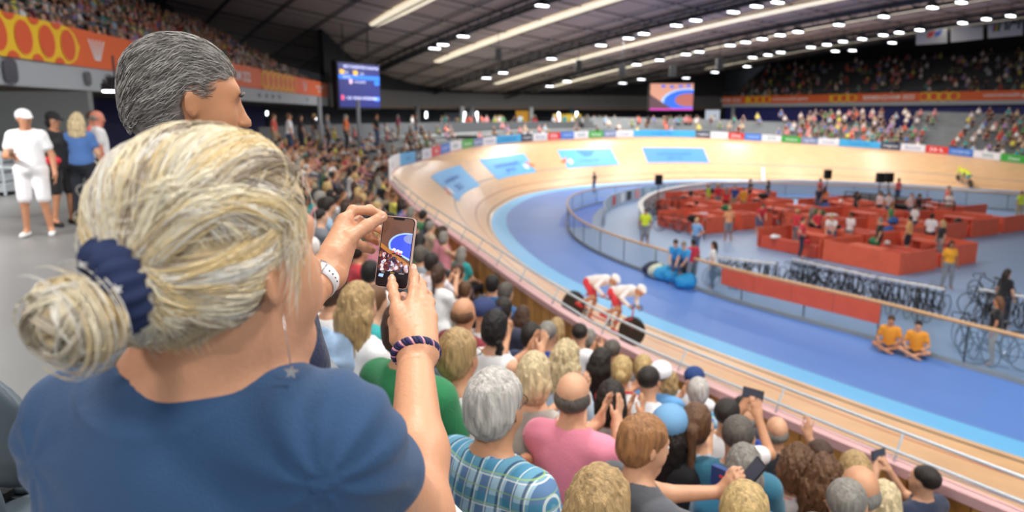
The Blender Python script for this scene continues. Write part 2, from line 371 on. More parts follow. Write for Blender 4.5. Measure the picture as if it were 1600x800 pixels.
# white finish mark on the far straight
a_, b_ = px_surf(1192, 262), px_surf(1194, 283)
V = [surf(a_[0]-.12, a_[1], .02), surf(a_[0]+.12, a_[1], .02), surf(a_[0]+.12, b_[1], .02), surf(a_[0]-.12, b_[1], .02)]
tag(mesh('painted_line', V, [(0, 1, 2, 3)], white), 'short white line painted across the boards of the far straight', 'marking')

# ------------------------------------------------------------------ seating terraces
S_HERO = s_off(0, 0)[0]
def nrow(s):
    if s < S_HERO+11: return 6
    if s < BOARD0+14: return 8
    f = (CONC-zfront(s))/.356; far = min(1, max(0, (s-(BOARD0+38))/20)); return int(round(f+far*4))
def steph(s): return .33 if s < S_HERO+11 else ((CONC-.03-zfront(s))/8 if s < BOARD0+14 else .356)
sec = [(s0+2, S_HERO-6), (S_HERO-6, S_HERO+11), (S_HERO+11, S_HERO+30), (S_HERO+30, BOARD0+14), (BOARD0+14, BOARD0+42), (BOARD0+42, BOARD0+62), (BOARD0+62, SMAX-3)]
for i, (a, b) in enumerate(sec):
    n = nrow((a+b)/2)
    def prof(s, n=n, a=a, b=b):
        q = [(.22, zfront(s)-.7)]
        for k in range(n): q += [(.22 if k == 0 else .9+STEP_D*(k-1)+.1, zfront(s)+steph(min(max(s, a+.01), b-.01))*k), (.9+STEP_D*k+.1, zfront(s)+steph(min(max(s, a+.01), b-.01))*k)]
        z = (CONC if i < 4 else max(CONC, zfront(s)+.356*n)) if i < 5 else zfront(s)+.356*n
        z -= .03 if i < 5 else 0; q += [(q[-1][0], z), (q[-1][0]+3, z), (q[-1][0]+3, z-1.2), (.22, -.2)]; return q
    struct(sweep(f'stand_terrace_{i+1}', a, b, 1.0, prof, grey, closed=True))
# concourse slab behind the stands (below terraces' top), and the raised row the photographer sits in
def conc(s): z = CONC-.012; return [(6.5, z), (26, z)]
struct(sweep('floor_concourse', s0+2, BOARD0+30, 2, lambda s: [(5.2, CONC-.01), (27, CONC-.01)], mat('concourse_floor', '7E8080', .4, noise=.12, nscale=.8)))
HOFF = 7.9
struct(sweep('floor_walkway', S_HERO-12, S_HERO+14, .5, lambda s: [(5.02, CONC-.3), (5.02, CONC), (12, CONC), (12, CONC-.3)], mat('concourse_floor', '7E8080'), closed=True))
# ------------------------------------------------------------------ roof, rooflights, beams, lamps
def roofmat():
    m = mat('roof_panel', '8A7C70', .7); nt = m.node_tree; N = nt.nodes; L = nt.links
    uv = N.new('ShaderNodeUVMap'); uv.uv_map = 'UVMap'; sp = N.new('ShaderNodeSeparateXYZ'); L.new(uv.outputs[0], sp.inputs[0])
    outs = []
    for k, (d, wd) in enumerate(((3.55, .045), (4.6, .03))):
        mu = N.new('ShaderNodeMath'); mu.operation = 'DIVIDE'; mu.inputs[1].default_value = d; L.new(sp.outputs[k], mu.inputs[0])
        fr = N.new('ShaderNodeMath'); fr.operation = 'FRACT'; L.new(mu.outputs[0], fr.inputs[0])
        gt = N.new('ShaderNodeMath'); gt.operation = 'GREATER_THAN'; gt.inputs[1].default_value = wd; L.new(fr.outputs[0], gt.inputs[0]); outs.append(gt)
    mm = N.new('ShaderNodeMath'); mm.operation = 'MULTIPLY'; L.new(outs[0].outputs[0], mm.inputs[0]); L.new(outs[1].outputs[0], mm.inputs[1])
    mx = N.new('ShaderNodeMix'); mx.data_type = 'RGBA'; mx.inputs[6].default_value = (*hexc('38322E'), 1); mx.inputs[7].default_value = (*hexc('B5A497'), 1)
    L.new(mm.outputs[0], mx.inputs[0]); L.new(mx.outputs[2], N['Principled BSDF'].inputs['Base Color']); return m
Xs = np.arange(-40, 121, 2.0); Ys = np.arange(-45, 150, 2.0); V = []; F = []; UV = []
for X in Xs:
    for Y in Ys:
        q = rxy(X, Y); V.append((q[0], q[1], min(60, max(roofz(*q), H+1.5)))); UV.append((Y-25.75+35.5*3, X))
ny = len(Ys)
for i in range(len(Xs)-1):
    for j in range(ny-1):
        a = i*ny+j
        if V[a][1] < 125 and V[a][2] > H+1.55: F.append((a, a+1, a+ny+1, a+ny))
ro = mesh('ceiling', V, F, roofmat(), None, True); struct(ro)
uvl = ro.data.uv_layers.new(name='UVMap'); li = np.zeros(len(ro.data.loops), int); ro.data.loops.foreach_get('vertex_index', li)
uvl.data.foreach_set('uv', np.array(UV)[li].ravel())
SKY = mat('rooflight_panel', 'F6E9CC', .5, emit=.85)
# Y position of each rooflight, X span
STRIP = [(25.75, 22, 66, 'nearest'), (36.1, -5, 77, 'second'), (48.1, -5, 83, 'third'), (57.2, -12, 85, 'fourth'), (73.06, -18, 78, 'fifth')]
STRIP = [(25.75, 10, None), (36.1, 0, None), (48.1, 0, None), (57.2, 0, None), (73.06, 0, None)]
def Xof(u, v, Y):
    r = px(u, v, 1)-Vector((0, 0, H)); rx = np.array([r.x, r.y]); t = Y/(rx @ RN); return t*(rx @ RD)
ends = [(583, 35), (683, 100), (775, 125), (865, 130), (1100, 110)]
names = ['nearest of five, at the upper left', 'second of five', 'middle one of five', 'fourth of five', 'farthest of five']
for (Y, x0, _), (u, v), nm in zip(STRIP, ends, names):
    X1 = Xof(u, v, Y); t = empty('rooflight_strip', (*rxy(X1, Y), roofz(*rxy(X1, Y)))); tag(t, f'long bright rooflight strip between roof panels, {nm}', 'rooflight', 'rooflight strips'); o0 = t.location
    x = X1; w2 = .62
    while x > -6:
        e = x-4.5; mb = MB()
        for (a, b, wa, wb) in ((x, e+.12, (w2*.55 if x == X1 else w2), w2),):
            q = [rxy(a, Y-wa), rxy(a, Y+wa), rxy(b, Y+wb), rxy(b, Y-wb)]
            mb.add([Vector((*p, roofz(*p)-.18))-o0 for p in q]+[Vector((*p, roofz(*p)-.06))-o0 for p in q], [(0, 1, 2, 3), (7, 6, 5, 4), (0, 4, 5, 1), (1, 5, 6, 2), (2, 6, 7, 3), (3, 7, 4, 0)])
        mb.build('glazing', SKY, t); x = e
# trusses running along the roof
for Y, xa, lab in ((31.54, 98, 'dark steel roof truss, nearest the left of the roof'), (42.3, 95, 'dark steel roof truss between the second and middle rooflights'), (53.2, 92, 'dark steel roof truss between the middle and fourth rooflights'), (65, 88, 'dark steel roof truss beyond the fourth rooflight')):
    t = empty('roof_truss', (*rxy(40, Y), roofz(*rxy(40, Y))-.5)); tag(t, lab, 'truss'); o0 = t.location.copy()
    for dy, dz, r_ in ((-.45, -.25, .10), (.45, -.25, .10), (0, -.75, .14)):
        mb = MB(); mb.tube([Vector((*rxy(x, Y+dy), roofz(*rxy(x, Y+dy))+dz))-o0 for x in np.arange(-12, xa, 3.)], r_, 6); mb.build('chord', dgrey, t, True)
    mb = MB()
    for x in np.arange(-12, xa-3, 1.5):
        for a, b in (((x, -.45, -.25), (x+.75, 0, -.75)), ((x+.75, 0, -.75), (x+1.5, .45, -.25))):
            mb.tube([Vector((*rxy(q[0], Y+q[1]), roofz(*rxy(q[0], Y+q[1]))+q[2]))-o0 for q in (a, b)], .04, 4)
    tag(mb.build('lattice', dgrey, t), kind='stuff')
mb = MB()
for Y in np.arange(8, 95, 3.55):
    mb.tube([Vector((*rxy(x, Y+.05), roofz(*rxy(x, Y+.05))-.22)) for x in np.arange(-25, 100, 4.)], .06, 5)
for X in np.arange(-20, 100, 4.6):
    mb.tube([Vector((*rxy(X, y), roofz(*rxy(X, y))-.14)) for y in np.arange(0, 100, 5.)], .04, 4)
o = mb.build('ceiling_cable_net', dgrey); struct(o)
# roof floodlights
def ordn(n): return str(n)+('th' if 10 <= n % 100 <= 20 else {1: 'st', 2: 'nd', 3: 'rd'}.get(n % 10, 'th'))
LAMPPX = [(724, 57), (679, 76), (692, 70), (786, 114), (760, 122), (847, 9), (862, 92), (939, 71), (982, 60), (1006, 53), (1057, 40), (1087, 32), (1146, 19), (1182, 10), (859, 135), (886, 127), (973, 130), (1002, 124), (995, 101), (1031, 94), (1072, 85), (1093, 81), (1141, 71), (1165, 66), (1191, 61), (1072, 122), (1117, 113), (1167, 104), (1176, 90), (1200, 86), (1215, 4), (1219, 55), (1247, 50), (1311, 39), (1381, 26), (1457, 12), (1502, 4), (1220, 82), (1267, 74), (1292, 70), (1317, 65), (1347, 61), (1380, 55), (1405, 51), (1437, 47), (1504, 36), (1541, 30), (1579, 25), (1332, 79), (1305, 80), (1394, 67)]
LENS = mat('lamp_lens', 'F4F8FF', .3, emit=9); HOUS = mat('lamp_housing', '1E1F22', .4)
LD = {}
def lamp(P, rz, size, watts, lab):
    t = empty('floodlight', P, rz); tag(t, lab, 'floodlight', 'roof floodlights')
    key = size
    if key not in LD:
        a = MB(); a.box((0, 0, .12), (size, size*.42, .2)); a.box((0, 0, .3), (size*.5, size*.3, .2))
        for k in range(5): a.box((-size*.4+k*size*.2, 0, .27), (.03, size*.4, .12))
        b = MB(); b.box((0, 0, 0), (size*.94, size*.36, .05)); c_ = MB(); c_.tube([(0, 0, .35), (0, 0, 1.0)], .03, 6)
        LD[key] = [(n, mesh(n, q.V, q.F, m_)) for n, q, m_ in (('housing', a, HOUS), ('lens', b, LENS), ('bracket', c_, dgrey))]
        for n, ob in LD[key]: C.objects.unlink(ob)
    for n, ob in LD[key]:
        o = ob.copy(); o.name = n; C.objects.link(o); o.parent = t
    if watts:
        l = bpy.data.lights.new('lamp_light', 'AREA'); l.shape = 'RECTANGLE'; l.size = size*.9; l.size_y = size*.34; l.energy = watts; l.color = (1, .97, .93)
        lo = bpy.data.objects.new('lamp_light', l); C.objects.link(lo); lo.parent = t; lo.location = (0, 0, -.035)
for i, (u, v) in enumerate(LAMPPX):
    r = px(u, v, 1)-Vector((0, 0, H)); t_ = 3
    while t_ < 140 and H+r.z*t_ < roofz(r.x*t_, r.y*t_)-1.0: t_ += .25
    P = px(u, v, t_); hd = math.degrees(math.atan2(P.x, P.y))
    nearest = sorted(range(len(LAMPPX)), key=lambda j: (LAMPPX[j][0]-u)**2+(LAMPPX[j][1]-v)**2)[1]
    row = 'nearest the spectators' if P.y < 55 else ('high over the middle of the hall' if v < 60 and u < 1210 else ('far over the bend' if u < 1000 else ('deep in the roof over the far straight' if u < 1300 else 'over the far upper tier')))
    lamp(P, -RA+PI/2 if False else -RA, .95, (LAMP_W*(.42 if u > 1190 else (.75 if u > 1050 else 1.15)) if i % 2 == 0 else 0), f'white roof floodlight {row}, {ordn(sorted(LAMPPX).index((u, v))+1)} from the left')
    if i % 2: pass
# floodlights over the near stand and the concourse, just out of the picture
k = 0
for x, y, z in ((0, 6, 8.5), (6, 2, 8.5), (-6, -2, 7.5), (12, 12, 10), (-4, 18, 8), (5, 28, 9), (20, 20, 11), (0, -8, 8), (12, -6, 9)):
    lamp(Vector((x, y, H+z)), 0, 1.9, BIG_W*(.55 if z < 8.6 else 1)*(.7 if x < 0 else 1), 'wide roof floodlight above the near stand, '+['over the clapping crowd', 'right of the platform', 'over the concourse', 'over the near straight', 'over the left aisle', 'over the left of the bend', 'over the apron', 'behind the photographer', 'behind right of the platform'][k]); k += 1
for x, y in ((-7.5, 8.2), (-10.5, 13.), (-11.5, 21.)):     # downlights in the soffit over the concourse
    lamp(Vector((x, y, H+.68)), .2, .7, 90, 'small soffit downlight over the concourse, '+{8.2: 'nearest', 13.: 'middle one', 21.: 'farthest'}[y])

# ------------------------------------------------------------------ upper tiers
def poly_sweep(P, prof, closed=True):
    P = np.array(P, float); V = []; F = []; n = len(P)
    for i in range(n):
        a = P[max(0, i-1)]; b = P[min(n-1, i+1)]; t = (b-a)/np.hypot(*(b-a)); q = np.array([-t[1], t[0]])   # left of travel
        for o, z in prof: V.append((P[i][0]+q[0]*o, P[i][1]+q[1]*o, z))
    k = len(prof); e = k if closed else k-1
    for i in range(n-1):
        for j in range(e): F.append((i*k+j, i*k+(j+1) % k, (i+1)*k+(j+1) % k, (i+1)*k+j))
    if closed: F += [tuple(range(k)), tuple((n-1)*k+j for j in range(k))[::-1]]
    return V, F
NF = catmull([(-9.5, -6), (-11.6, 4), (-12.7, 17.5), (-13.3, 25), (-14.2, 40), (-15.2, 59.5)], 8)
FF = catmull([(29.5, 101), (38, 91.5), (53, 73.5), (62, 62)], 8)
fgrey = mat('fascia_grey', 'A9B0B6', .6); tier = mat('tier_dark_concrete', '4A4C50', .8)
def plen(P): return np.r_[0, np.cumsum(np.hypot(*np.diff(P, axis=0).T))]
def along(P, d):
    L_ = plen(P); i = min(max(int(np.searchsorted(L_, d))-1, 0), len(P)-2); t = (P[i+1]-P[i])/np.hypot(*(P[i+1]-P[i])); return P[i]+t*(d-L_[i]), t
def tier_build(P, zb, gh, oh, rows, nm, where, rise=.42):
    V, F = poly_sweep(P, [(0, zb), (0, zb+gh), (.25, zb+gh), (.25, zb)]); o = mesh('fascia_'+nm, V, F, fgrey); struct(o)
    V, F = poly_sweep(P, [(-.05, zb+gh), (-.05, zb+gh+oh), (.2, zb+gh+oh), (.2, zb+gh)]); b = mesh('fascia_banner', V, F, orange)
    tag(b, f'long orange banner with yellow rings along the front of the {where} upper tier', 'banner')
    pr = [(.25, zb+gh-.1)]
    for k in range(rows): pr += [(.3+.8*k, zb+gh+.15+rise*k), (.3+.8*(k+1), zb+gh+.15+rise*k)]
    pr += [(.3+.8*rows, zb+gh+.15+rise*rows), (.3+.8*rows, zb+gh+6), (.3+.8*rows+.3, zb+gh+6), (.3+.8*rows+.3, zb), (2, zb+.0)]
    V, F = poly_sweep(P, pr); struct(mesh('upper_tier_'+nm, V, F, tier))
    V, F = poly_sweep(P, [(.3+.8*rows, zb+gh+5), (.3+.8*rows, zb+20), (.3+.8*rows+.3, zb+20), (.3+.8*rows+.3, zb+gh+5)]); struct(mesh('wall_upper_'+nm, V, F, black))
    rl = MB(); top = zb+gh+oh
    for dz in (.25, .5): rl.tube([(*along(P, d)[0], top+dz) for d in np.arange(0, plen(P)[-1], 1.5)], .025, 5)
    for d in np.arange(0, plen(P)[-1], 1.5): q = along(P, d)[0]; rl.tube([(*q, top), (*q, top+.5)], .02, 4)
    tag(rl.build('tier_railing', mat('rail_dark', '59636C', .5)), f'thin grey railing on top of the orange banner, {where} upper tier', 'railing')
    return b
nb = tier_build(NF, H+.75, .7, 1.1, 13, 'left', 'left'); fb = tier_build(FF, H+1.1, .45, 1.0, 14, 'right', 'far right')
def bmap(P, d0, zc, side=-1):
    def f(x, y):
        q, t = along(P, d0+x); nr = np.array([-t[1], t[0]]); return Vector((q[0]-nr[0]*.07, q[1]-nr[1]*.07, zc+y))
    return f
ringo = mat('ring_orange', 'DF5A2A', .6)
def rings(P, d, zc, oh, par, ln):      # yellow field with orange ovals
    mp = bmap(P, d, zc); V = []; F = []; n = 24
    for i in range(n+1):
        x = ln*i/n; e = x-ln+oh*.9
        lo, hi = -oh/2, oh/2
        if e > 0: hh = math.sqrt(max(0, 1-(e/(oh*.9))**2))*oh/2; lo, hi = -hh, hh
        V += [mp(x, lo), mp(x, hi)]
    for i in range(n): F.append((2*i, 2*i+2, 2*i+3, 2*i+1))
    mesh('yellow_field', V, F, yellow, par)
    def oval(cx, cy, rx, ry):
        f2 = lambda x, y: mp(x, y)+(mp(.01, 0)-mp(0, 0)).cross(Vector((0, 0, 1))).normalized()*.02
        m_ = MB(); pts = [f2(cx+rx*math.cos(a), max(-oh/2, min(oh/2, cy+ry*math.sin(a)))) for a in np.linspace(0, 2*PI, 20)[:-1]]; m_.add(pts, [tuple(range(19))]); m_.build('oval', ringo, par)
    sp = oh*1.0
    for k in range(int(ln/sp)):
        cx = ln-oh*.62-k*sp; oval(cx, 0, oh*.36, oh*.40)
        oval(cx-sp/2, oh*.56, oh*.26, oh*.22); oval(cx-sp/2, -oh*.56, oh*.26, oh*.22)
def wmark(mp, x, y, h, par):
    m_ = MB()
    for k in range(5):
        a = -.75+k*.375; m_.add([mp(x+a*h, y+h*.5), mp(x+a*h+.14*h, y+h*.5), mp(x+a*.3*h+.10*h, y-h*.5), mp(x+a*.3*h, y-h*.5)], [(0, 1, 2, 3)])
    m_.build('emblem', white, par)
def d_of(P, u):
    L_ = plen(P)[-1]; return min(np.arange(0, L_, .1), key=lambda d: abs(proj((*along(P, d)[0], H+2))[0]-u) if along(P, d)[0][1] > 2 else 1e9)
zc = H+.75+.7+.55
d1 = d_of(NF, 0); rings(NF, d1-2.2, zc, 1.1, nb, d_of(NF, 120)-d1+2.2)
d = d_of(NF, 147); wmark(bmap(NF, d, zc), 0, 0, .62, nb)
d = d_of(NF, 196); text_on('lettering', 'commonwealth', bmap(NF, d+1.2, zc), .3, 0, .15, white, nb); text_on('lettering', 'games', bmap(NF, d+1.2, zc), .3, 0, -.22, white, nb)
d = d_of(NF, 370); text_on('lettering', 'BIRMINGHAM 2022', bmap(NF, d-.8, zc), .5, 0, 0, white, nb)
da = d_of(NF, 408); rings(NF, da, zc, 1.1, nb, d_of(NF, 462)-da)
d = d_of(NF, 475); wmark(bmap(NF, d, zc), 0, 0, .6, nb); d = d_of(NF, 498); text_on('lettering', 'commonwealth', bmap(NF, d, zc), .3, 0, .18, white, nb, wmax=3.4); text_on('lettering', 'games', bmap(NF, d, zc), .3, 0, -.22, white, nb)
zc = H+1.1+.45+.5
for u, tx in ((1129, 'BIRMINGHAM 2022'), (1388, 'BIRMINGHAM 2022'), (1235, 'commonwealth games'), (1578, 'commonwealth games')):
    d = d_of(FF, u); text_on('lettering', tx, bmap(FF, d, zc), .5, 0, 0, white, fb, wmax=6.5)
for u, u2 in ((1166, 1205), (1297, 1340), (1438, 1500)): d = d_of(FF, u); rings(FF, d, zc, 1.0, fb, d_of(FF, u2)-d)
# round windows in the grey fascia
for u in (5, 129, 165, 403, 414, 424, 434, 478):
    d = d_of(NF, u); mp = bmap(NF, d, H+.75+.36); r_ = .2 if u > 10 else .3
    if u > 400: r_ = .12
    m_ = MB(); m_.add([mp(r_*math.copysign(abs(math.cos(a))**.6, math.cos(a)), r_*1.05*math.copysign(abs(math.sin(a))**.6, math.sin(a))) for a in np.linspace(0, 2*PI, 21)[:-1]], [tuple(range(20))]); m_.build('porthole', mat('porthole_dark', '24273A', .3), bpy.data.objects['fascia_left'])
# soffit and blue back wall of the left concourse, steel stair block
V, F = poly_sweep(NF, [(.25, H+.72), (14, H+.72), (14, H+1.0), (.25, H+1.0)]); struct(mesh('ceiling_left_soffit', V, F, mat('soffit_brown', '6E665C', .7)))
V, F = poly_sweep(NF, [(5.2, CONC), (5.2, H+.75), (5.5, H+.75), (5.5, CONC)]); struct(mesh('wall_left', V, F, navyw))
V, F = poly_sweep(FF, [(.9, CONC-.5), (.9, H+1.1), (1.3, H+1.1), (1.3, CONC-.5)]); struct(mesh('wall_right', V, F, navyw))
for nm_, z0_, z1_ in (('far_end', CONC-.2, H+20),):
    struct(mesh('wall_'+nm_, [(29.8, 101.2, z0_), (48, 128, z0_), (48, 128, z1_), (29.8, 101.2, z1_), (29.4, 101.6, z0_), (47.6, 128.4, z0_), (47.6, 128.4, z1_), (29.4, 101.6, z1_)], [(0, 1, 2, 3), (7, 6, 5, 4), (0, 4, 5, 1), (1, 5, 6, 2), (2, 6, 7, 3), (3, 7, 4, 0)], black))
# black bulkhead over the far end, grey concourse wall under it
BK = catmull([(-15.5, 60), (-14.5, 72), (-9, 84), (2, 93), (16, 99), (29.5, 101.5)], 8)
V, F = poly_sweep(BK, [(0, H+.9), (0, H+8), (.4, H+8), (.4, H+.9)]); struct(mesh('wall_bulkhead', V, F, black))
V, F = poly_sweep(BK, [(-.3, H+1.0), (-.3, H+2.6), (0, H+2.6), (0, H+1.0)]); struct(mesh('trim_2', V, F, mat('bulkhead_grey', '4E4C4C', .6)))
V, F = poly_sweep(BK, [(-.35, H+.72), (-.35, H+1.0), (0, H+1.0), (0, H+.72)]); struct(mesh('trim_3', V, F, mat('bulkhead_brown', '5A4A3C', .6)))
V, F = poly_sweep(BK, [(5, CONC-.2), (5, H+1.6), (5.3, H+1.6), (5.3, CONC-.2)]); struct(mesh('wall_back', V, F, mat('back_wall_dark', '3E4148', .7)))
V, F = poly_sweep(BK, [(0, H+.9), (0, H+1.1), (5.3, H+1.1), (5.3, H+.9)]); struct(mesh('ceiling_back_soffit', V, F, black))
struct(mesh('floor_far_concourse', [(-40, 50, CONC-.06), (0, 62, CONC-.06), (8, 70, CONC-.06), (30, 76, CONC-.06), (44, 76, CONC-.06), (40, 120, CONC-.06), (-40, 120, CONC-.06)], [(0, 1, 2, 3, 4, 5, 6)], bpy.data.materials['concourse_floor']))
# concourse wall along the rear of the bend stand
struct(sweep('wall_parapet', S_HERO+33, BOARD0+60, 1, lambda s: [(8.2, CONC-.1), (8.2, CONC+1.0), (8.35, CONC+1.0), (8.35, CONC-.1)], mat('parapet_grey', '63676C', .6), closed=True))
# columns of the far end
for u in (646, 726, 741, 780, 898, 1147): 
    pass
k = 0
for u, wd, colr in ((560, .22, 'B5BAC0'), (500, .2, 'B5BAC0'), (652, .6, '5A5C60'), (737, .7, '6A6D70'), (722, .5, 'BFC4C8'), (830, .5, 'A8AEB0'), (893, .4, '2A4A58'), (1145, .5, 'A9AFB2')):
    i = min(range(len(BK)), key=lambda i: abs(proj((*BK[i], H))[0]-u)); q = BK[i]; p = px(u, 180, 1); p -= Vector((0, 0, H)); D = math.hypot(*q)-2.0; p = p/math.hypot(p.x, p.y)*D
    if u < 580: p = p*.62
    mb = MB(); mb.tube([(p.x, p.y, CONC-.1), (p.x, p.y, H+(1.0 if u > 580 else .9))], wd/2, 12); o = mb.build('trim_%d' % (10+k), mat('column_'+colr, colr, .6), None, True); struct(o); k += 1
# light tubes, yellow posters in the far concourse
TUBE = mat('tube_light', 'F2FBFF', .3, emit=6)
for u, v0, v1, t_ in ((666, 175, 184, 'above the far left column'), (726, 175, 203, 'tall one beside the broad grey column'), (745, 175, 195, 'right of the broad grey column'), (901, 175, 203, 'tall one beside the dark teal column'), (873, 176, 190, 'shorter one left of the dark teal column'), (417, 174, 180, 'low one over the blonde head'), (493, 184, 196, 'left of the blue scoreboard')):
    D = 84 if u > 600 else 40; a = px(u, v0, D); b = px(u, v1, D); mb = MB(); mb.tube([b, a], .12*D/84, 8); tag(mb.build('tube_lamp', TUBE, None, True), 'white upright tube light, '+t_, 'lamp')
for u, v, w_, h_, colr, lab in ((886, 189, 3.6, 1.7, 'D8B82A', 'yellow poster between the two pale tubes in the far concourse'), (818, 187, 2.0, 2.2, 'E0A020', 'amber yellow banner left of the yellow poster'), (670, 187, 3.2, 2.0, 'D6B01E', 'yellow banner below the blue scoreboard on the right'), (715, 187, 5, 1.8, '8A95A4', 'grey blue kiosk panel behind the bend'), (1178, 195, 0, 0, '', '')):
    if w_:
        P = px(u, v, 90); mb = MB(); mb.box(P, (w_, .08, h_)); tag(mb.build('poster', mat('poster_'+colr, colr, .6)), lab, 'poster')
# scoreboards
def screen(nm, c4, D0, D1, lab):
    bl, tl, trr, br = [px(*c, D) for c, D in zip(c4, (D0, D0, D1, D1))]
    tl = Vector((bl.x, bl.y, tl.z)); trr = Vector((br.x, br.y, trr.z)); wv = (br-bl); wv.z = 0; hh = (tl.z-bl.z+trr.z-br.z)/2; ln = wv.length; ax = wv.normalized(); nr = ax.cross(Vector((0, 0, 1)))
    zc_ = (bl.z+br.z+tl.z+trr.z)/4; t = empty(nm, ((bl.x+br.x)/2, (bl.y+br.y)/2, zc_), math.atan2(ax.y, ax.x)); tag(t, lab, 'screen')
    mb = MB(); mb.box((0, .3, 0), (ln+.3, .5, hh+.3)); mb.build('casing', black, t)
    for x in (-.3, .3): mb = MB(); mb.tube([(x*ln, .3, hh/2), (x*ln, .3, hh/2+3)], .05, 6); mb.build('hanger', dgrey, t)
    return t, ln, hh
def flat(t, x, z, w_, h_, m_, dy=-.02, nm='graphic'):
    mb = MB(); mb.box((x, dy, z), (w_, .02, h_)); return mb.build(nm, m_, t)
t, ln, hh = screen('scoreboard', [(531, 167), (527, 96), (591, 106), (594, 168)], 56, 60, 'large dark blue scoreboard hanging at the end of the left upper tier')
em = lambda n, c, e=1.0: mat('lit_'+n, c, .4, emit=e)
flat(t, 0, 0, ln, hh, em('navy', '15206A', .9), 0, 'display'); flat(t, 0, hh*.19, ln, hh*.09, em('azure', '1F74F0', 1)); flat(t, -ln*.42, hh*.3, ln*.1, hh*.1, em('gold', 'E8B830')); flat(t, -ln*.1, hh*.29, ln*.1, hh*.1, em('gold', 'E8B830')); flat(t, -ln*.43, -hh*.28, ln*.05, hh*.11, em('rose', 'F0557A')); flat(t, ln*.43, hh*.08, ln*.12, hh*.1, em('azure', '1F74F0', 1)); flat(t, ln*.42, -hh*.3, ln*.12, hh*.1, em('azure', '1F74F0', 1)); flat(t, -ln*.22, hh*.09, ln*.06, hh*.1, em('blush', 'F0C8E0'))
txm = em('text', 'D8DCFF', 1.1); mp = lambda x, y: Vector((x, -.05, y))
for x, z, h_, tx, wm in ((.05, .42, .07, "MEN'S TANDEM B SPRINT QUALIFYING", .85), (-.33, .29, .05, '1 WR', .1), (.05, .28, .05, '2 GR', .1), (-.32, .19, .045, 'RESULTS', .2), (.0, .08, .06, 'B BALL (ENG)', .6), (0, -.29, .065, '1  SCO  FACHIE  ROTHERHAM', .75), (.42, -.3, .05, '10.1', .1)):
    text_on('lettering', tx, mp, h_*hh, x*ln, z*hh, txm, t, wmax=wm*ln)
t, ln, hh = screen('video_screen', [(1015, 172), (1017, 131), (1083, 131), (1082, 172)], 84, 84, 'bright video screen showing the track, hanging left of the far upper tier')
flat(t, 0, 0, ln, hh, em('tan', 'C98F78', 1), 0, 'display')
def disc(t, cx, cz, rx, rz, m_, dy, a0=0, a1=2*PI, nm='graphic'):
    pts = []
    for a in np.linspace(a0, a1, 28): pts.append((max(-ln/2, min(ln/2, cx+rx*math.cos(a))), dy, max(-hh/2, min(hh/2, cz+rz*math.sin(a)))))
    mb = MB(); mb.add(pts, [tuple(range(len(pts)))]); mb.build(nm, m_, t)
disc(t, ln*.38, -hh*.2, ln*.62, hh*.52, em('sky', 'A8C8F4'), -.02); disc(t, ln*.38, -hh*.2, ln*.56, hh*.47, em('royal', '2F66D8'), -.03); disc(t, ln*.40, -hh*.12, ln*.32, hh*.25, em('brick', 'A86058'), -.04)
for x in (-.2, 0, .2, .38): disc(t, ln*x, hh*(.38+abs(x)*.1), ln*.06, hh*.05, em('royal', '2F66D8'), -.02)
flat(t, 0, -hh*.47, ln, hh*.06, em('magenta', 'D040B0'), -.05)
mb = MB(); mb.add([(-ln/2, -.045, -hh*.44), (ln*.02, -.045, -hh*.44), (-ln*.32, -.045, -hh*.1), (-ln/2, -.045, hh*.1)], [(0, 1, 2, 3)]); mb.build('graphic', em('crowd', '5A4048'), t)
# hanging flags
for (u0, u1, vt0, vt1, vb0, vb1, tx, lab) in ((1432, 1480, 45, 38, 70, 67, 'flag', 'white hanging banner with a small red and blue emblem, leftmost of three'), (1486, 1536, 40, 34, 66, 61, None, 'plain white hanging banner, middle one of three'), (1544, 1598, 34, 27, 60, 55, 'UCI', 'white hanging banner with bold dark lettering, rightmost of three')):
    D = 66; a = px(u0, vt0, D); b = px(u1, vt1, D); c_ = px(u1, vb1, D); d = px(u0, vb0, D)
    V = [a, b, c_, d]; nr = Vector((0, .06, 0)); o = mesh('hanging_banner', V+[q+nr for q in V], [(0, 1, 2, 3), (7, 6, 5, 4), (0, 4, 5, 1), (1, 5, 6, 2), (2, 6, 7, 3), (3, 7, 4, 0)], mat('banner_white', 'D3DAE4', .7)); tag(o, lab, 'banner', 'banners hanging under the roof')
    cen = (a+b+c_+d)/4; ax = (b-a).normalized(); mp = lambda x, y: cen+ax*x+Vector((0, -.04, y))
    if tx == 'UCI':
        text_on('lettering', 'UCI', mp, 1.0, .3, 0, mat('letter_dark', '2A3038', .6), o, bold=.03)
        for k, cc in enumerate(('3A78C8', 'C84038', '30302F', 'E8C030', '3FA050')): mb = MB(); mb.add([mp(-1.25+k*.1, -.45), mp(-1.15+k*.1, -.45), mp(-1.15+k*.1, .45), mp(-1.25+k*.1, .45)], [(0, 1, 2, 3)]); mb.build('stripe', mat('stripe_'+cc, cc, .6), o)
    elif tx: 
        for k, cc in enumerate(('E05A5A', '5A78D8')): mb = MB(); mb.add([mp(-.5+k*.7, -.3), mp(.1+k*.7, -.1), mp(.3+k*.7, .4), mp(-.4+k*.7, .3)], [(0, 1, 2, 3)]); mb.build('emblem', mat('emblem_'+cc, cc, .6), o)
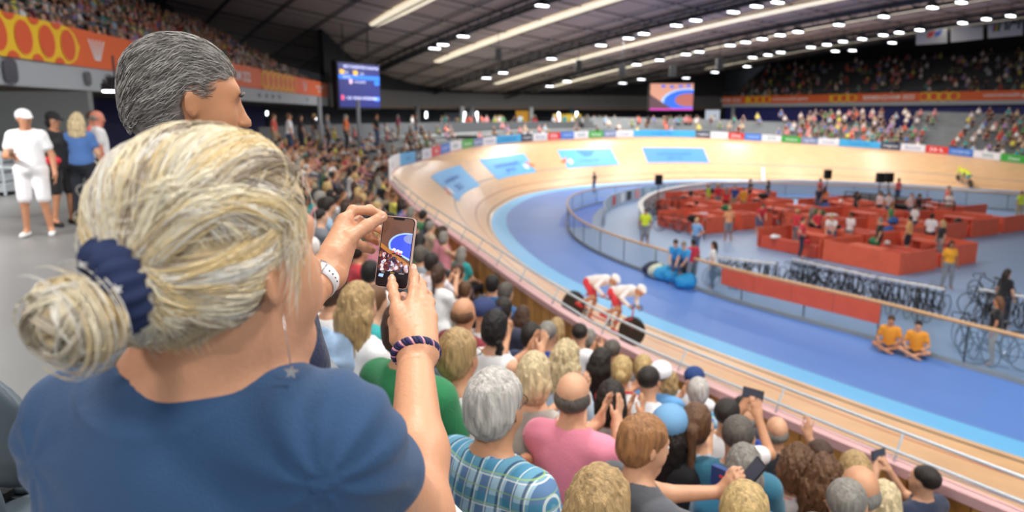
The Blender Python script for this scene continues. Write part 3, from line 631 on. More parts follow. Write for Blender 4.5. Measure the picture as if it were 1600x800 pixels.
# black loudspeakers hanging under the roof
for u, v, lab in ((779, 85, 'black loudspeaker hanging below the second rooflight'), (700, 33, 'small dark spotlight under the left truss'), (904, 103, 'dark loudspeaker left of the fourth rooflight'), (972, 109, 'black loudspeaker right of the fourth rooflight'), (1051, 111, 'black loudspeaker over the video screen, left'), (1124, 100, 'black loudspeaker over the video screen, right')):
    P = px(u, v, 58); t = empty('loudspeaker', P); tag(t, lab, 'loudspeaker', 'hanging loudspeakers'); mb = MB(); mb.box((0, 0, 0), (.5, .5, .9)); mb.box((0, -.27, 0), (.42, .04, .8)); mb.build('cabinet', HOUS, t); mb = MB(); mb.tube([(0, 0, .4), (0, 0, 2.2)], .03, 6); mb.build('hanger', dgrey, t)
# steel stair and railings behind the left concourse
st = empty('staircase', (-10.6, 15.8, CONC)); tag(st, 'grey concrete staircase with steel railings behind the white capped man', 'staircase')
for k in range(9):
    mb = MB(); mb.box((-3.6+k*.42, 0, 1.5-k*.17), (.44, 2.2, .14)); mb.build('step', fgrey, st)
for z in (.9, .6): mb = MB(); mb.tube([(-3.8, -1.1, 1.5+z), (0, -1.1, z-.02), (.3, -1.1, z-.02)], .03, 6); mb.build('handrail', rail, st)
for x in (-3.6, -2.4, -1.2, 0): mb = MB(); mb.tube([(x, -1.1, max(0, -x*.4)), (x, -1.1, max(0, -x*.4)+.92)], .025, 6); mb.build('post', rail, st)
mb = MB(); mb.box((-2.2, 1.3, 1.1), (5.6, .2, 2.2)); mb.build('side_wall', mat('stair_wall', '6C7070', .7), st)
# ------------------------------------------------------------------ signed distance modelling: one continuous skin per body
f32 = np.float32
class SDF:
    def __init__(s): s.ops = []
    def cap(s, a, b, ra, rb=None, k=.02): s.ops.append(('c', np.array(a, float), np.array(b, float), ra, ra if rb is None else rb, k)); return s
    def ell(s, c, r, R3=None, k=.02, sub=False): s.ops.append(('e', np.array(c, float), np.array(r, float), None if R3 is None else np.array(R3), sub, k)); return s
    def cut(s, p, n, k=.004): n = np.array(n, float); s.ops.append(('p', np.array(p, float), n/np.linalg.norm(n), 0, 0, k)); return s     # keeps the side n points away from
    def xf(s, M):                      # moved copy
        M = np.array(M); A = M[:3, :3]; t = M[:3, 3]; r = SDF()
        for o in s.ops:
            if o[0] == 'c': r.ops.append(('c', A @ o[1]+t, A @ o[2]+t, *o[3:]))
            elif o[0] == 'e': r.ops.append(('e', A @ o[1]+t, o[2], A if o[3] is None else A @ o[3], *o[4:]))
            else: r.ops.append(('p', A @ o[1]+t, A @ o[2], *o[3:]))
        return r
    def grow(s, d):
        r = SDF()
        for o in s.ops:
            if o[0] == 'c': r.ops.append(('c', o[1], o[2], o[3]+d, o[4]+d, o[5]))
            elif o[0] == 'e': r.ops.append(('e', o[1], o[2]+(d if not o[4] else -d*.5), *o[3:]))
            else: r.ops.append(o)
        return r
    def join(s, t): s.ops += t.ops; return s
    def bounds(s, pad):
        lo = np.full(3, 1e9); hi = -lo
        for o in s.ops:
            if o[0] == 'c': lo = np.minimum(lo, np.minimum(o[1]-o[3], o[2]-o[4])); hi = np.maximum(hi, np.maximum(o[1]+o[3], o[2]+o[4]))
            elif o[0] == 'e' and not o[4]: m = max(o[2]) if o[3] is not None else o[2]; lo = np.minimum(lo, o[1]-m); hi = np.maximum(hi, o[1]+m)
        return lo-pad, hi+pad
    def ev(s, P):
        D = None
        for o in s.ops:
            if o[0] == 'c':
                a, b, ra, rb, k = o[1:]; ba = b-a; L2 = max(1e-12, ba @ ba); q = P-a.astype(f32); t = np.clip((q @ ba.astype(f32))/L2, 0, 1)
                d = np.sqrt(((q-t[..., None]*ba.astype(f32))**2).sum(-1))-(ra+(rb-ra)*t)
            elif o[0] == 'e':
                c, r, Rm, sub, k = o[1:]; q = P-c.astype(f32)
                if Rm is not None: q = q @ Rm.astype(f32)
                r = r.astype(f32); k0 = np.sqrt(((q/r)**2).sum(-1)); k1 = np.sqrt(((q/(r*r))**2).sum(-1))+1e-9; d = k0*(k0-1)/k1
                if sub:
                    h = np.clip(.5-.5*(D+d)/k, 0, 1); D = D*(1-h)-d*h+k*h*(1-h); continue
            else:
                d = ((P-o[1].astype(f32)) @ o[2].astype(f32)); k = o[5]; h = np.clip(.5+.5*(D-d)/k, 0, 1); D = d*(1-h)+D*h+k*h*(1-h); continue
            if D is None: D = d
            else: h = np.clip(.5+.5*(D-d)/k, 0, 1); D = D*(1-h)+d*h-k*h*(1-h)
        return D
def wob(P, sc, seed=0):            # smooth pseudo noise
    x, y, z = P[..., 0]*sc, P[..., 1]*sc, P[..., 2]*sc; a = seed*1.7
    return (np.sin(x*1.3+1.7*np.sin(y*.9+a)+a)+np.sin(y*1.7+1.3*np.sin(z*1.1+a))+np.sin(z*1.5+1.9*np.sin(x*.7-a)))/3
def nets(sd, vox, disp=None, pad=None):
    lo, hi = sd.bounds(pad or vox*3); n = np.ceil((hi-lo)/vox).astype(int)+1
    ax = [(lo[i]+vox*np.arange(n[i])).astype(f32) for i in range(3)]
    P = np.stack(np.meshgrid(*ax, indexing='ij'), -1); D = sd.ev(P)
    if disp is not None: D = D+disp(P)
    S = D < 0
    nx, ny, nz = n-1; cnt = np.zeros((nx, ny, nz), np.int16); acc = np.zeros((nx, ny, nz, 3), f32)
    cs = [(i, j, k) for i in (0, 1) for j in (0, 1) for k in (0, 1)]
    for a in cs:
        for b in cs:
            df = np.array(b)-np.array(a)
            if df.sum() != 1 or (df < 0).any(): continue
            Sa = S[a[0]:a[0]+nx, a[1]:a[1]+ny, a[2]:a[2]+nz]; Sb = S[b[0]:b[0]+nx, b[1]:b[1]+ny, b[2]:b[2]+nz]; m = Sa != Sb
            Da = D[a[0]:a[0]+nx, a[1]:a[1]+ny, a[2]:a[2]+nz][m]; Db = D[b[0]:b[0]+nx, b[1]:b[1]+ny, b[2]:b[2]+nz][m]; t = Da/(Da-Db)
            acc[m] += np.array(a, f32)+t[:, None]*df.astype(f32); cnt[m] += 1
    act = cnt > 0; idx = -np.ones((nx, ny, nz), np.int64); idx[act] = np.arange(act.sum())
    V = (np.argwhere(act)+acc[act]/cnt[act][:, None])*vox+lo
    F = []
    for axis in range(3):
        u, v = [(1, 2), (2, 0), (0, 1)][axis]
        sa = [slice(1, -1)]*3; sb = [slice(1, -1)]*3
        sa[axis] = slice(0, -1); sb[axis] = slice(1, None)
        A = S[tuple(sa)]; B = S[tuple(sb)]; m = A != B
        if not m.any(): continue
        e = np.argwhere(m); e2 = e+1; e2[:, axis] -= 1
        def cell(du, dv):
            c = e2.copy(); c[:, u] -= du; c[:, v] -= dv; return idx[c[:, 0], c[:, 1], c[:, 2]]
        q = np.stack([cell(1, 1), cell(0, 1), cell(0, 0), cell(1, 0)], 1); ins = A[m]; q[~ins] = q[~ins][:, ::-1]; F.append(q)
    F = np.concatenate(F) if F else np.zeros((0, 4), int); F = F[(F >= 0).all(1)]
    return V, F
def npmesh(name, V, F):
    me = bpy.data.meshes.new(name); me.vertices.add(len(V)); me.vertices.foreach_set('co', np.asarray(V, f32).ravel()); me.loops.add(F.size); me.loops.foreach_set('vertex_index', F.ravel().astype(np.int32))
    me.polygons.add(len(F)); me.polygons.foreach_set('loop_start', np.arange(0, F.size, F.shape[1], dtype=np.int32)); me.polygons.foreach_set('loop_total', np.full(len(F), F.shape[1], np.int32)); me.polygons.foreach_set('use_smooth', np.ones(len(F), bool)); me.update(calc_edges=True); me.validate(); return me
# ------------------------------------------------------------------ anatomy (a person faces +Y, origin on the floor)
def v3(*a): return np.array(a, float)
def rot(yaw=0, pitch=0, roll=0): return np.array(Matrix.Rotation(yaw, 3, 'Z') @ Matrix.Rotation(pitch, 3, 'X') @ Matrix.Rotation(roll, 3, 'Y'))
def m4(A, t): M = np.eye(4); M[:3, :3] = A; M[:3, 3] = t; return M
def head_sdf(fem=False, detail=True):
    s = SDF(); f = .94 if fem else 1
    s.ell((0, -.014, .040), (.076*f, .097*f, .085), k=.03); s.ell((0, .028, -.030), (.059*f, .060*f, .082), k=.05)
    s.ell((0, .062, -.093), (.027, .024, .020), k=.035); s.ell((-.037, .05, -.028), (.023, .025, .03), k=.03); s.ell((.037, .05, -.028), (.023, .025, .03), k=.03)
    s.cap((-.030, .074, .036), (.030, .074, .036), .014, k=.02)
    for x in (-.031, .031): s.ell((x, .097, .012), (.016, .013, .011), k=.012, sub=True)
    s.cap((0, .086, .018), (0, .107, -.024), .008, .0125, k=.010); s.ell((-.012, .097, -.027), (.008, .009, .008), k=.006); s.ell((.012, .097, -.027), (.008, .009, .008), k=.006)
    s.cap((-.017, .086, -.055), (.017, .086, -.055), .0065, k=.009); s.cap((-.014, .085, -.066), (.014, .085, -.066), .0075, k=.009)
    for x in (-1, 1):
        Re = rot(x*.45, 0, 0); s.ell((x*.080*f, -.006, .002), (.006, .018, .031), Re, k=.008); s.ell((x*.089*f, .000, .006), (.006, .009, .017), Re, k=.004, sub=True)
    return s
def hand_sdf(M, side=1, curl=.5, spread=.12, flat=False):
    # local: wrist at origin, fingers along +Y, palm faces -Z, thumb on side*+X
    s = SDF(); s.ell((0, .045, 0), (.038, .050, .014), k=.012); s.cap((0, -.01, 0), (0, .02, 0), .024, .026, k=.02)
    for i, (x, l) in enumerate(((.030, .072), (.010, .080), (-.010, .075), (-.029, .058))):
        x *= side; a = spread*(x/.03); p = v3(x, .085, 0); th = curl*.5
        for j, f in enumerate((.45, .31, .24)):
            d = v3(math.sin(a)*math.cos(th), math.cos(a)*math.cos(th), -math.sin(th)); q = p+d*l*f; s.cap(p, q, .0092-.0007*j, .0086-.0008*j, k=.006); p = q; th += curl*(.9 if j == 0 else .6)
    p = v3(side*.028, .02, -.004); q = v3(side*.055, .055, -.014-.012*curl); r = v3(side*(.062-.02*curl), .083, -.02-.015*curl)
    s.cap(p, q, .014, .011, k=.014); s.cap(q, r, .0105, .009, k=.006); return s.xf(M)
def frame(fw, up):
    y = v3(*fw); y /= np.linalg.norm(y); z = v3(*up); x = np.cross(y, z); x /= np.linalg.norm(x); z = np.cross(x, y); return np.stack([x, y, z], 1)
def ik(a, b, l1, l2, pole):
    d = b-a; L_ = np.linalg.norm(d); 
    if L_ > (l1+l2)*.98: b = a+d/L_*(l1+l2)*.98; d = b-a; L_ = np.linalg.norm(d)
    c = (l1*l1-l2*l2+L_*L_)/(2*L_); h = math.sqrt(max(0, l1*l1-c*c)); u = d/L_; p = v3(*pole); p = p-u*(p @ u); p /= np.linalg.norm(p); return a+u*c+p*h, b
POSES = {
    'rest': dict(hy=-.2, hp=.05, lean=.05, hands=[(-.13, .36, .62), (.13, .36, .62)], ho='down'),
    'clap': dict(hy=-.35, hp=.0, lean=.0, hands=[(-.05, .40, .93), (.05, .40, .94)], ho='clap'),
    'lean': dict(hy=-.3, hp=.1, lean=.28, hands=[(-.06, .50, .66), (.05, .52, .68)], ho='down'),
    'film': dict(hy=-.1, hp=-.05, lean=-.02, hands=[(-.06, .35, 1.12), (.07, .33, 1.11)], ho='up'),
    'stand': dict(hy=.1, hp=.1, lean=0, hands=[(-.27, .08, .80), (.27, .08, .80)], ho='hang', stand=True),
    'cup': dict(hy=-.5, hp=.0, lean=-.03, hands=[(-.30, .05, .82), (.10, .30, 1.12)], ho='hang', stand=True),
    'armup': dict(hy=-.3, hp=-.1, lean=0, hands=[(-.14, .33, .64), (.17, .27, 1.12)], ho='down'),
    'work': dict(hy=0, hp=.5, lean=.5, hands=[(-.12, .52, .86), (.14, .5, .86)], ho='down', stand=True),
    'turn': dict(hy=.72, hp=.1, lean=.03, hands=[(-.27, .08, .80), (.27, .08, .80)], ho='hang', stand=True),
    'floor': dict(hy=0, hp=.1, lean=.1, hands=[(-.2, .3, .3), (.2, .3, .3)], ho='down', hz=.14),
    'hold': dict(hy=.1, hp=.15, lean=.12, hands=[(-.06, .56, .86), (.06, .54, .84)], ho='up'),
    'hips': dict(hy=.2, hp=.05, lean=0, hands=[(-.2, .06, 1.0), (.2, .06, 1.0)], ho='hang', stand=True),
}
def human(pose, fem=False, fat=0., sleeve='short', legs='long', vox=.013, headyaw=None):
    p = POSES[pose]; st = p.get('stand'); hz = p.get('hz', .93 if st else .54); ln = p['lean']; fw = .86 if fem else 1
    hip = v3(0, 0, hz); up = v3(0, math.sin(ln), math.cos(ln)); T = .50*(.95 if fem else 1)
    neck = hip+up*T; chest = hip+up*T*.66; waist = hip+up*T*.3
    hc = neck+v3(0, math.sin(ln)*.10+.015, .165); hy = p['hy'] if headyaw is None else headyaw
    HR = rot(-hy, -p['hp'], 0); sw = .175*fw
    tor = SDF(); RT = rot(0, -ln, 0); g = fat
    tor.ell(hip+v3(0, -.01, .02), (.162+g*.5 if not fem else .170+g*.5, .118+g, .13), RT, k=.05); tor.ell(waist, ((.142 if not fem else .128)+g, .105+g*1.1, .17), RT, k=.08)
    tor.ell(chest, (.160*fw+g*.6, .112+g*.5, .17), RT, k=.08); sh = neck-up*.055
    tor.cap(sh+v3(-sw+.01, 0, 0), sh+v3(sw-.01, 0, 0), .058*fw+g*.2, k=.07); tor.cap(neck-up*.03, neck+up*.015, .072, .055, k=.05)
    for sd_ in (-1, 1): tor.cap(neck+v3(sd_*.035, -.02, -.012), sh+v3(sd_*(sw-.03), -.01, .012), .050, .052*fw, k=.04)
    if fem:
        for x in (-.07, .07): tor.ell(chest+v3(x, .095, -.01), (.058, .05, .058), k=.03)
    skin = SDF().join(tor); neckc = SDF().cap(neck-up*.02, hc+HR @ v3(0, -.025, -.055), .057*fw, .050*fw, k=.03); skin.join(neckc)
    skin.join(head_sdf(fem).xf(m4(HR, hc)))
    slv = SDF(); lower = SDF(); shoe = SDF(); cuts = []
    ua, fa = .285*(.95 if fem else 1), .25; ar = (.047 if not fem else .040)+g*.2
    for sd_ in (-1, 1):
        S_ = sh+v3(sd_*sw, 0, -.005); h = p['hands'][0 if sd_ < 0 else 1]; hd = v3(*h)
        if st and pose == 'work': pass
        pole = (sd_*.5, -.5, -.8) if p['ho'] != 'hang' else (sd_*.6, -.9, 0)
        E_, W_ = ik(S_, hd, ua, fa, pole)
        skin.cap(S_, E_, ar, ar*.80, k=.03); skin.cap(E_, W_, ar*.80, ar*.56, k=.02)
        fd = (W_-E_)/np.linalg.norm(W_-E_)
        if p['ho'] == 'clap': Mh = m4(frame(v3(-sd_*.1, .55, .8), v3(sd_, 0, 0.1)), W_); cr = .15
        elif p['ho'] == 'up': Mh = m4(frame(v3(-sd_*.3, .2, .9), v3(sd_*.4, -1, 0)), W_); cr = .5
        elif p['ho'] == 'hang': Mh = m4(frame(fd+v3(0, .1, -.3), v3(sd_, 0, .05)), W_); cr = .4
        else: Mh = m4(frame(fd*.8+v3(-sd_*.2, .3, -.2), v3(0, .2, 1)), W_); cr = .35
        if pose == 'armup' and sd_ > 0: Mh = m4(frame(v3(-.1, .1, 1), v3(0, -1, 0)), W_); cr = .15
        skin.join(hand_sdf(Mh, side=-sd_ if True else 1, curl=cr))
        if sleeve == 'short': slv.cap(S_, S_+(E_-S_)*.52, ar+.016, ar+.016, k=.04)
        elif sleeve == 'long': slv.cap(S_, E_, ar+.014, ar*.8+.014, k=.04); slv.cap(E_, E_+(W_-E_)*.92, ar*.8+.013, ar*.56+.015, k=.02)
    top = tor.grow(.010).join(slv) if sleeve != 'none' else tor.grow(.009)
    if sleeve == 'none': cutn = neck-up*.03
    top.ell(neck+up*.045+v3(0, .012, 0), (.080, .078, .058) if sleeve != 'none' else (.105, .10, .085), k=.008, sub=True)
    if sleeve == 'none':
        for sd_ in (-1, 1): top.ell(sh+v3(sd_*(sw+.055), 0, .0), (.055, .12, .10), k=.01, sub=True)
    # legs
    hj = .095
    for sd_ in (-1, 1):
        a = hip+v3(sd_*hj, .0, -.02)
        if st: kn = v3(sd_*(hj+.02), .03, .49); an = v3(sd_*(hj+.05), -.03, .09); toe = an+v3(sd_*.03, .14, -.055)
        else: kn = v3(sd_*(hj+.06), .45, .52); an = v3(sd_*(hj+.05), .40, .09); toe = an+v3(sd_*.02, .14, -.055)
        if pose == 'floor': kn = v3(sd_*.30, .26, .20); an = v3(-sd_*.05, .36+.06*sd_, .08); toe = an+v3(-sd_*.12, .03, -.03)
        skin.cap(a, kn, .082+g*.4, .055+g*.1, k=.04); skin.cap(kn, an, .052+g*.1, .036, k=.02); skin.cap(an, toe, .034, .026, k=.02)
        shoe.cap(an+v3(0, -.035, -.045), toe+v3(0, .02, 0), .040, .036, k=.02)
        lower.cap(a, kn, .096+g*.4, .070+g*.1, k=.05)
        if legs == 'long': lower.cap(kn, an+v3(0, 0, .02), .068+g*.1, .052, k=.03)
        elif legs == 'shorts': lower.ops[-1] = ('c', a, a+(kn-a)*.88, .10+g*.4, .085+g*.1, .05)
    lower.ell(hip+v3(0, -.005, .0), (.178+g*.5, .133+g, .12), RT, k=.05); lower.cut(hip+up*.075, up)
    if pose != 'work' and not st: pass
    dz = lambda P: (wob(P, 42, 1)*.5+wob(P, 19, 3))*.0028
    out = {'body': nets(skin, vox), 'shirt': nets(top, vox, dz), 'trousers': nets(lower, vox, dz), 'shoes': nets(shoe, vox)}
    return out, m4(HR, hc), hc
def hair_sdf(style, fem=False):
    s = SDF(); f = .94 if fem else 1; dz = None
    s.ell((0, -.018, .050), (.086*f, .105*f, .092), k=.02)
    def face(y=.052, z=-.012): s.ell((0, y+.095, z-.05), (.105, .105, .125), k=.02, sub=True)
    amp = .003
    if style == 'short': s.ell((0, -.045, -.005), (.080*f, .075, .078), k=.03); face(); s.cut((0, 0, -.062), (0, .45, -1))
    elif style == 'bald':
        s = SDF(); s.ell((0, -.030, .008), (.085*f, .090, .062), k=.02); s.ell((0, .150, -.02), (.12, .125, .13), k=.01, sub=True); s.ell((0, -.01, .115), (.070, .10, .062), k=.015, sub=True)
    elif style == 'crop': s = SDF(); s.ell((0, -.020, .044), (.081*f, .100*f, .085), k=.02); face(.048); s.cut((0, 0, -.045), (0, .35, -1)); amp = .001
    elif style == 'bob': s.ell((0, -.045, -.03), (.102*f, .085, .098), k=.04); face(.035); s.cut((0, 0, -.115), (0, .2, -1)); amp = .005
    elif style == 'long':
        s.ell((0, -.055, -.03), (.095*f, .07, .11), k=.04); s.cap((-.045, -.065, -.05), (-.055, -.075, -.25), .052, .035, k=.05); s.cap((.045, -.065, -.05), (.055, -.075, -.25), .052, .035, k=.05); s.cap((0, -.07, -.05), (0, -.085, -.28), .055, .035, k=.05); face(.035); amp = .005
    elif style == 'wavy':
        s.ell((0, -.055, -.03), (.11*f, .08, .12), k=.04); s.cap((-.06, -.055, -.05), (-.075, -.065, -.20), .06, .045, k=.05); s.cap((.06, -.055, -.05), (.075, -.065, -.20), .06, .045, k=.05); s.cap((0, -.07, -.05), (0, -.09, -.22), .06, .04, k=.05); face(.035); amp = .012
    elif style == 'curly': s.ell((0, -.035, .01), (.104*f, .108, .112), k=.04); s.ell((0, -.055, -.05), (.102, .08, .09), k=.05); face(.04); amp = .011
    elif style == 'pony': s.ell((0, -.045, -.005), (.080*f, .075, .075), k=.03); face(.045); s.cut((0, 0, -.07), (0, .4, -1)); s.ell((0, -.125, .03), (.026, .026, .026), k=.02); s.cap((0, -.135, .02), (.01, -.155, -.17), .030, .016, k=.02); amp = .004
    elif style == 'bun': s.ell((0, -.045, -.005), (.080*f, .075, .075), k=.03); face(.045); s.cut((0, 0, -.07), (0, .4, -1)); s.ell((.0, -.125, .01), (.043, .040, .040), k=.012); amp = .005
    elif style == 'braid': s.ell((0, -.045, -.01), (.088*f, .08, .085), k=.03); face(.04)
    elif style == 'cap': s = SDF(); s.ell((0, -.016, .052), (.090, .110, .085), k=.02); s.cut((0, 0, .02), (0, .12, -1)); s.ell((0, .125, .032), (.068, .075, .010), rot(0, -.25, 0), k=.012); amp = 0
    if style == 'braid':
        for i in range(9): s.ell((.055+.012*(i % 2), -.085+.004*i, -.06-.032*i), (.026-.001*i, .024, .024), k=.008)
        amp = .004
    def dz(P, a=amp): return (wob(P*np.array([1.6, 1.6, .5], f32), 95, 2)+.6*wob(P*np.array([1.9, 1.9, .4], f32), 190, 5))*a
    return s, (dz if amp else None)
skinm = mat('skin', 'D8A482', .5, objcol=True, noise=.10, nscale=18, sub=.08); clothm = mat('clothing_fabric', 'FFFFFF', .85, objcol=True, bump=.25, bscale=90, sheen=.2); hairm = mat('hair_strands', 'FFFFFF', .5, objcol=True, noise=.45, nscale=60, bump=.8, bscale=140, stretch=(1, 1, .15)); capm = mat('cap_cloth', 'FFFFFF', .8, objcol=True)
def checkmat():
    m = mat('check_fabric', '7FA8C8', .85); nt = m.node_tree; N = nt.nodes; L = nt.links; tc = N.new('ShaderNodeTexCoord'); sp = N.new('ShaderNodeSeparateXYZ'); L.new(tc.outputs['Object'], sp.inputs[0]); prev = None
    for k, (sc, off, th, col, a) in enumerate(((12, 0, .55, '2F5F9A', 0), (12, .3, .86, 'F2F6F4', 2), (12, 0, .60, '3E8FB0', 2), (12, .62, .90, '1E3460', 0), (24, .1, .9, 'E8F2EA', 0), (24, .6, .92, '9CC07A', 2))):
        mu = N.new('ShaderNodeMath'); mu.operation = 'MULTIPLY_ADD'; mu.inputs[1].default_value = sc; mu.inputs[2].default_value = off+5; L.new(sp.outputs[a], mu.inputs[0]); fr = N.new('ShaderNodeMath'); fr.operation = 'FRACT'; L.new(mu.outputs[0], fr.inputs[0]); gt = N.new('ShaderNodeMath'); gt.operation = 'GREATER_THAN'; gt.inputs[1].default_value = th; L.new(fr.outputs[0], gt.inputs[0])
        fm = N.new('ShaderNodeMath'); fm.operation = 'MULTIPLY'; fm.inputs[1].default_value = .75; L.new(gt.outputs[0], fm.inputs[0])
        mx = N.new('ShaderNodeMix'); mx.data_type = 'RGBA'; L.new(fm.outputs[0], mx.inputs[0]); mx.inputs[7].default_value = (*hexc(col), 1)
        if prev is None: mx.inputs[6].default_value = (*hexc('A9CBE0'), 1)
        else: L.new(prev, mx.inputs[6])
        prev = mx.outputs[2]
    L.new(prev, N['Principled BSDF'].inputs['Base Color']); return m
def stripemat():
    m = mat('stripe_fabric', 'F0E0DC', .85); nt = m.node_tree; N = nt.nodes; L = nt.links; tc = N.new('ShaderNodeTexCoord'); sp = N.new('ShaderNodeSeparateXYZ'); L.new(tc.outputs['Object'], sp.inputs[0])
    mu = N.new('ShaderNodeMath'); mu.operation = 'MULTIPLY'; mu.inputs[1].default_value = 38; L.new(sp.outputs[2], mu.inputs[0]); fr = N.new('ShaderNodeMath'); fr.operation = 'FRACT'; L.new(mu.outputs[0], fr.inputs[0]); gt = N.new('ShaderNodeMath'); gt.operation = 'GREATER_THAN'; gt.inputs[1].default_value = .62; L.new(fr.outputs[0], gt.inputs[0])
    mx = N.new('ShaderNodeMix'); mx.data_type = 'RGBA'; L.new(gt.outputs[0], mx.inputs[0]); mx.inputs[6].default_value = (*hexc('F4EAE4'), 1); mx.inputs[7].default_value = (*hexc('D89A94'), 1); L.new(mx.outputs[2], N['Principled BSDF'].inputs['Base Color']); return m
CACHE = {}
def body_kit(pose, fem, sleeve, legs, vox, fat=0.):
    key = (pose, fem, sleeve, legs, vox, fat)
    if key not in CACHE:
        parts, HM, hc = human(pose, fem, fat, sleeve, legs, vox)
        ms = {}
        for n, (V, F) in parts.items():
            me = npmesh(n, V, F); me.materials.append(skinm if n == 'body' else clothm if n != 'shoes' else capm); ms[n] = me
        CACHE[key] = (ms, HM, hc)
    return CACHE[key]
def hair_kit(style, fem, vox):
    key = ('h', style, fem, vox)
    if key not in CACHE:
        s, dz = hair_sdf(style, fem); V, F = nets(s, vox, dz, pad=vox*3+.015); me = npmesh(style, V, F); me.materials.append(capm if style == 'cap' else hairm); CACHE[key] = me
    return CACHE[key]
def hcol(c): return (*hexc(c), 1) if isinstance(c, str) else (*c, 1)
HAIRC = dict(dark='241A14', black='14100E', brown='4A3020', mid='6B4A30', gray='8C8880', white='C9C5BE', blonde='C9AA72', pale='D8C49A', ginger='A8764A', salt='5E5850', lblonde='B89868')
def person(P, rz, pose='rest', fem=False, shirt='FFFFFF', sleeve='short', legs='long', trouser='2A3040', hair='short', hc='brown', skin='D8A482', fat=0., label=None, group=None, vox=.014, cap=None, sc=1.0, shirtmat=None, glasses=False):
    ms, HM, hcn = body_kit(pose, fem, sleeve, legs, vox, fat)
    t = empty('person', P, rz); t.scale = (sc,)*3; tag(t, label, 'person', group)
    for n, me in ms.items():
        o = bpy.data.objects.new(n if n != 'body' else 'body', me); C.objects.link(o); o.parent = t
        o.color = hcol({'body': skin, 'shirt': shirt, 'trousers': trouser, 'shoes': 'E8E8E8' if R.random() < .5 or 'white shorts' in (label or '') else '30302F'}[n])
        if n == 'shirt' and shirtmat is not None: o.material_slots[0].link = 'OBJECT'; o.material_slots[0].material = shirtmat
    M = Matrix(HM.tolist())
    if hair:
        o = bpy.data.objects.new('hair', hair_kit(hair, fem, max(.006, vox*.6))); C.objects.link(o); o.parent = t; o.matrix_local = M; o.color = hcol(HAIRC.get(hc, hc))
    if cap:
        o = bpy.data.objects.new('cap', hair_kit('cap', False, .007)); C.objects.link(o); o.parent = t; o.matrix_local = M @ Matrix.Diagonal((1.08, 1.07, 1.06, 1)); o.color = hcol(cap)
    if fem is not None and vox < .02 and hair is not None:
        if 'eye' not in CACHE:
            mb = MB(); mb.sph((0, 0, 0), .0115, 10, 8); o = mb.build('eye', mat('eye_white', 'E8E2DC', .2), None, True); b = MB(); b.sph((0, .0075, 0), .0055, 8, 6); o2 = b.build('iris', mat('eye_iris', '2A2018', .2), None, True); CACHE['eye'] = (o.data, o2.data); bpy.data.objects.remove(o); bpy.data.objects.remove(o2)
        for x in (-.031, .031):
            o = bpy.data.objects.new('eye', CACHE['eye'][0]); C.objects.link(o); o.parent = t; o.matrix_local = M @ Matrix.Translation((x, .0815, .012)); o2 = bpy.data.objects.new('iris', CACHE['eye'][1]); C.objects.link(o2); o2.parent = o
    if glasses:
        if 'gl' not in CACHE:
            mb = MB()
            for x in (-.033, .033): mb.tube([(x+.022*math.cos(a), .105, .010+.016*math.sin(a)) for a in np.linspace(0, 2*PI, 17)[:-1]], .0015, 5, closed=True); mb.tube([(x*1.65, .103, .014), (x*2.4, .0, .012)], .0015, 5)
            o = mb.build('glasses', mat('glasses_frame', '201A18', .3)); CACHE['gl'] = o.data; bpy.data.objects.remove(o)
        o = bpy.data.objects.new('glasses', CACHE['gl']); C.objects.link(o); o.parent = t; o.matrix_local = M
    return t
def head_to_base(hp, rz, pose, fem, sc=1.0):      # where the floor point is when the head centre is at hp
    T = .50*(.95 if fem else 1); p = POSES[pose]; hz = p.get('hz', .93 if p.get('stand') else .54); ln = p['lean']
    l = Vector((0, math.sin(ln)*(T+.10)+.015, hz+math.cos(ln)*T+.165))*sc; return Vector(hp)-Matrix.Rotation(rz, 3, 'Z') @ l
# ------------------------------------------------------------------ spectators of the near stand, one by one
PLACED = []
def stand_spot(u, v, hh=1.205):
    r = px(u, v, 1)-Vector((0, 0, H)); t_ = 1.0
    while t_ < 60:
        P = Vector((0, 0, H))+r*t_; s, o = s_off(P.x, P.y)
        if o > -.3 and P.z <= zfront(s)+steph(s)*((o-.5)/STEP_D)+hh: break
        t_ += .03
    k = max(0, round((o-.5)/STEP_D)); z = zfront(s)+steph(s)*k
    return pxz(u, v, z+hh), k, s, z
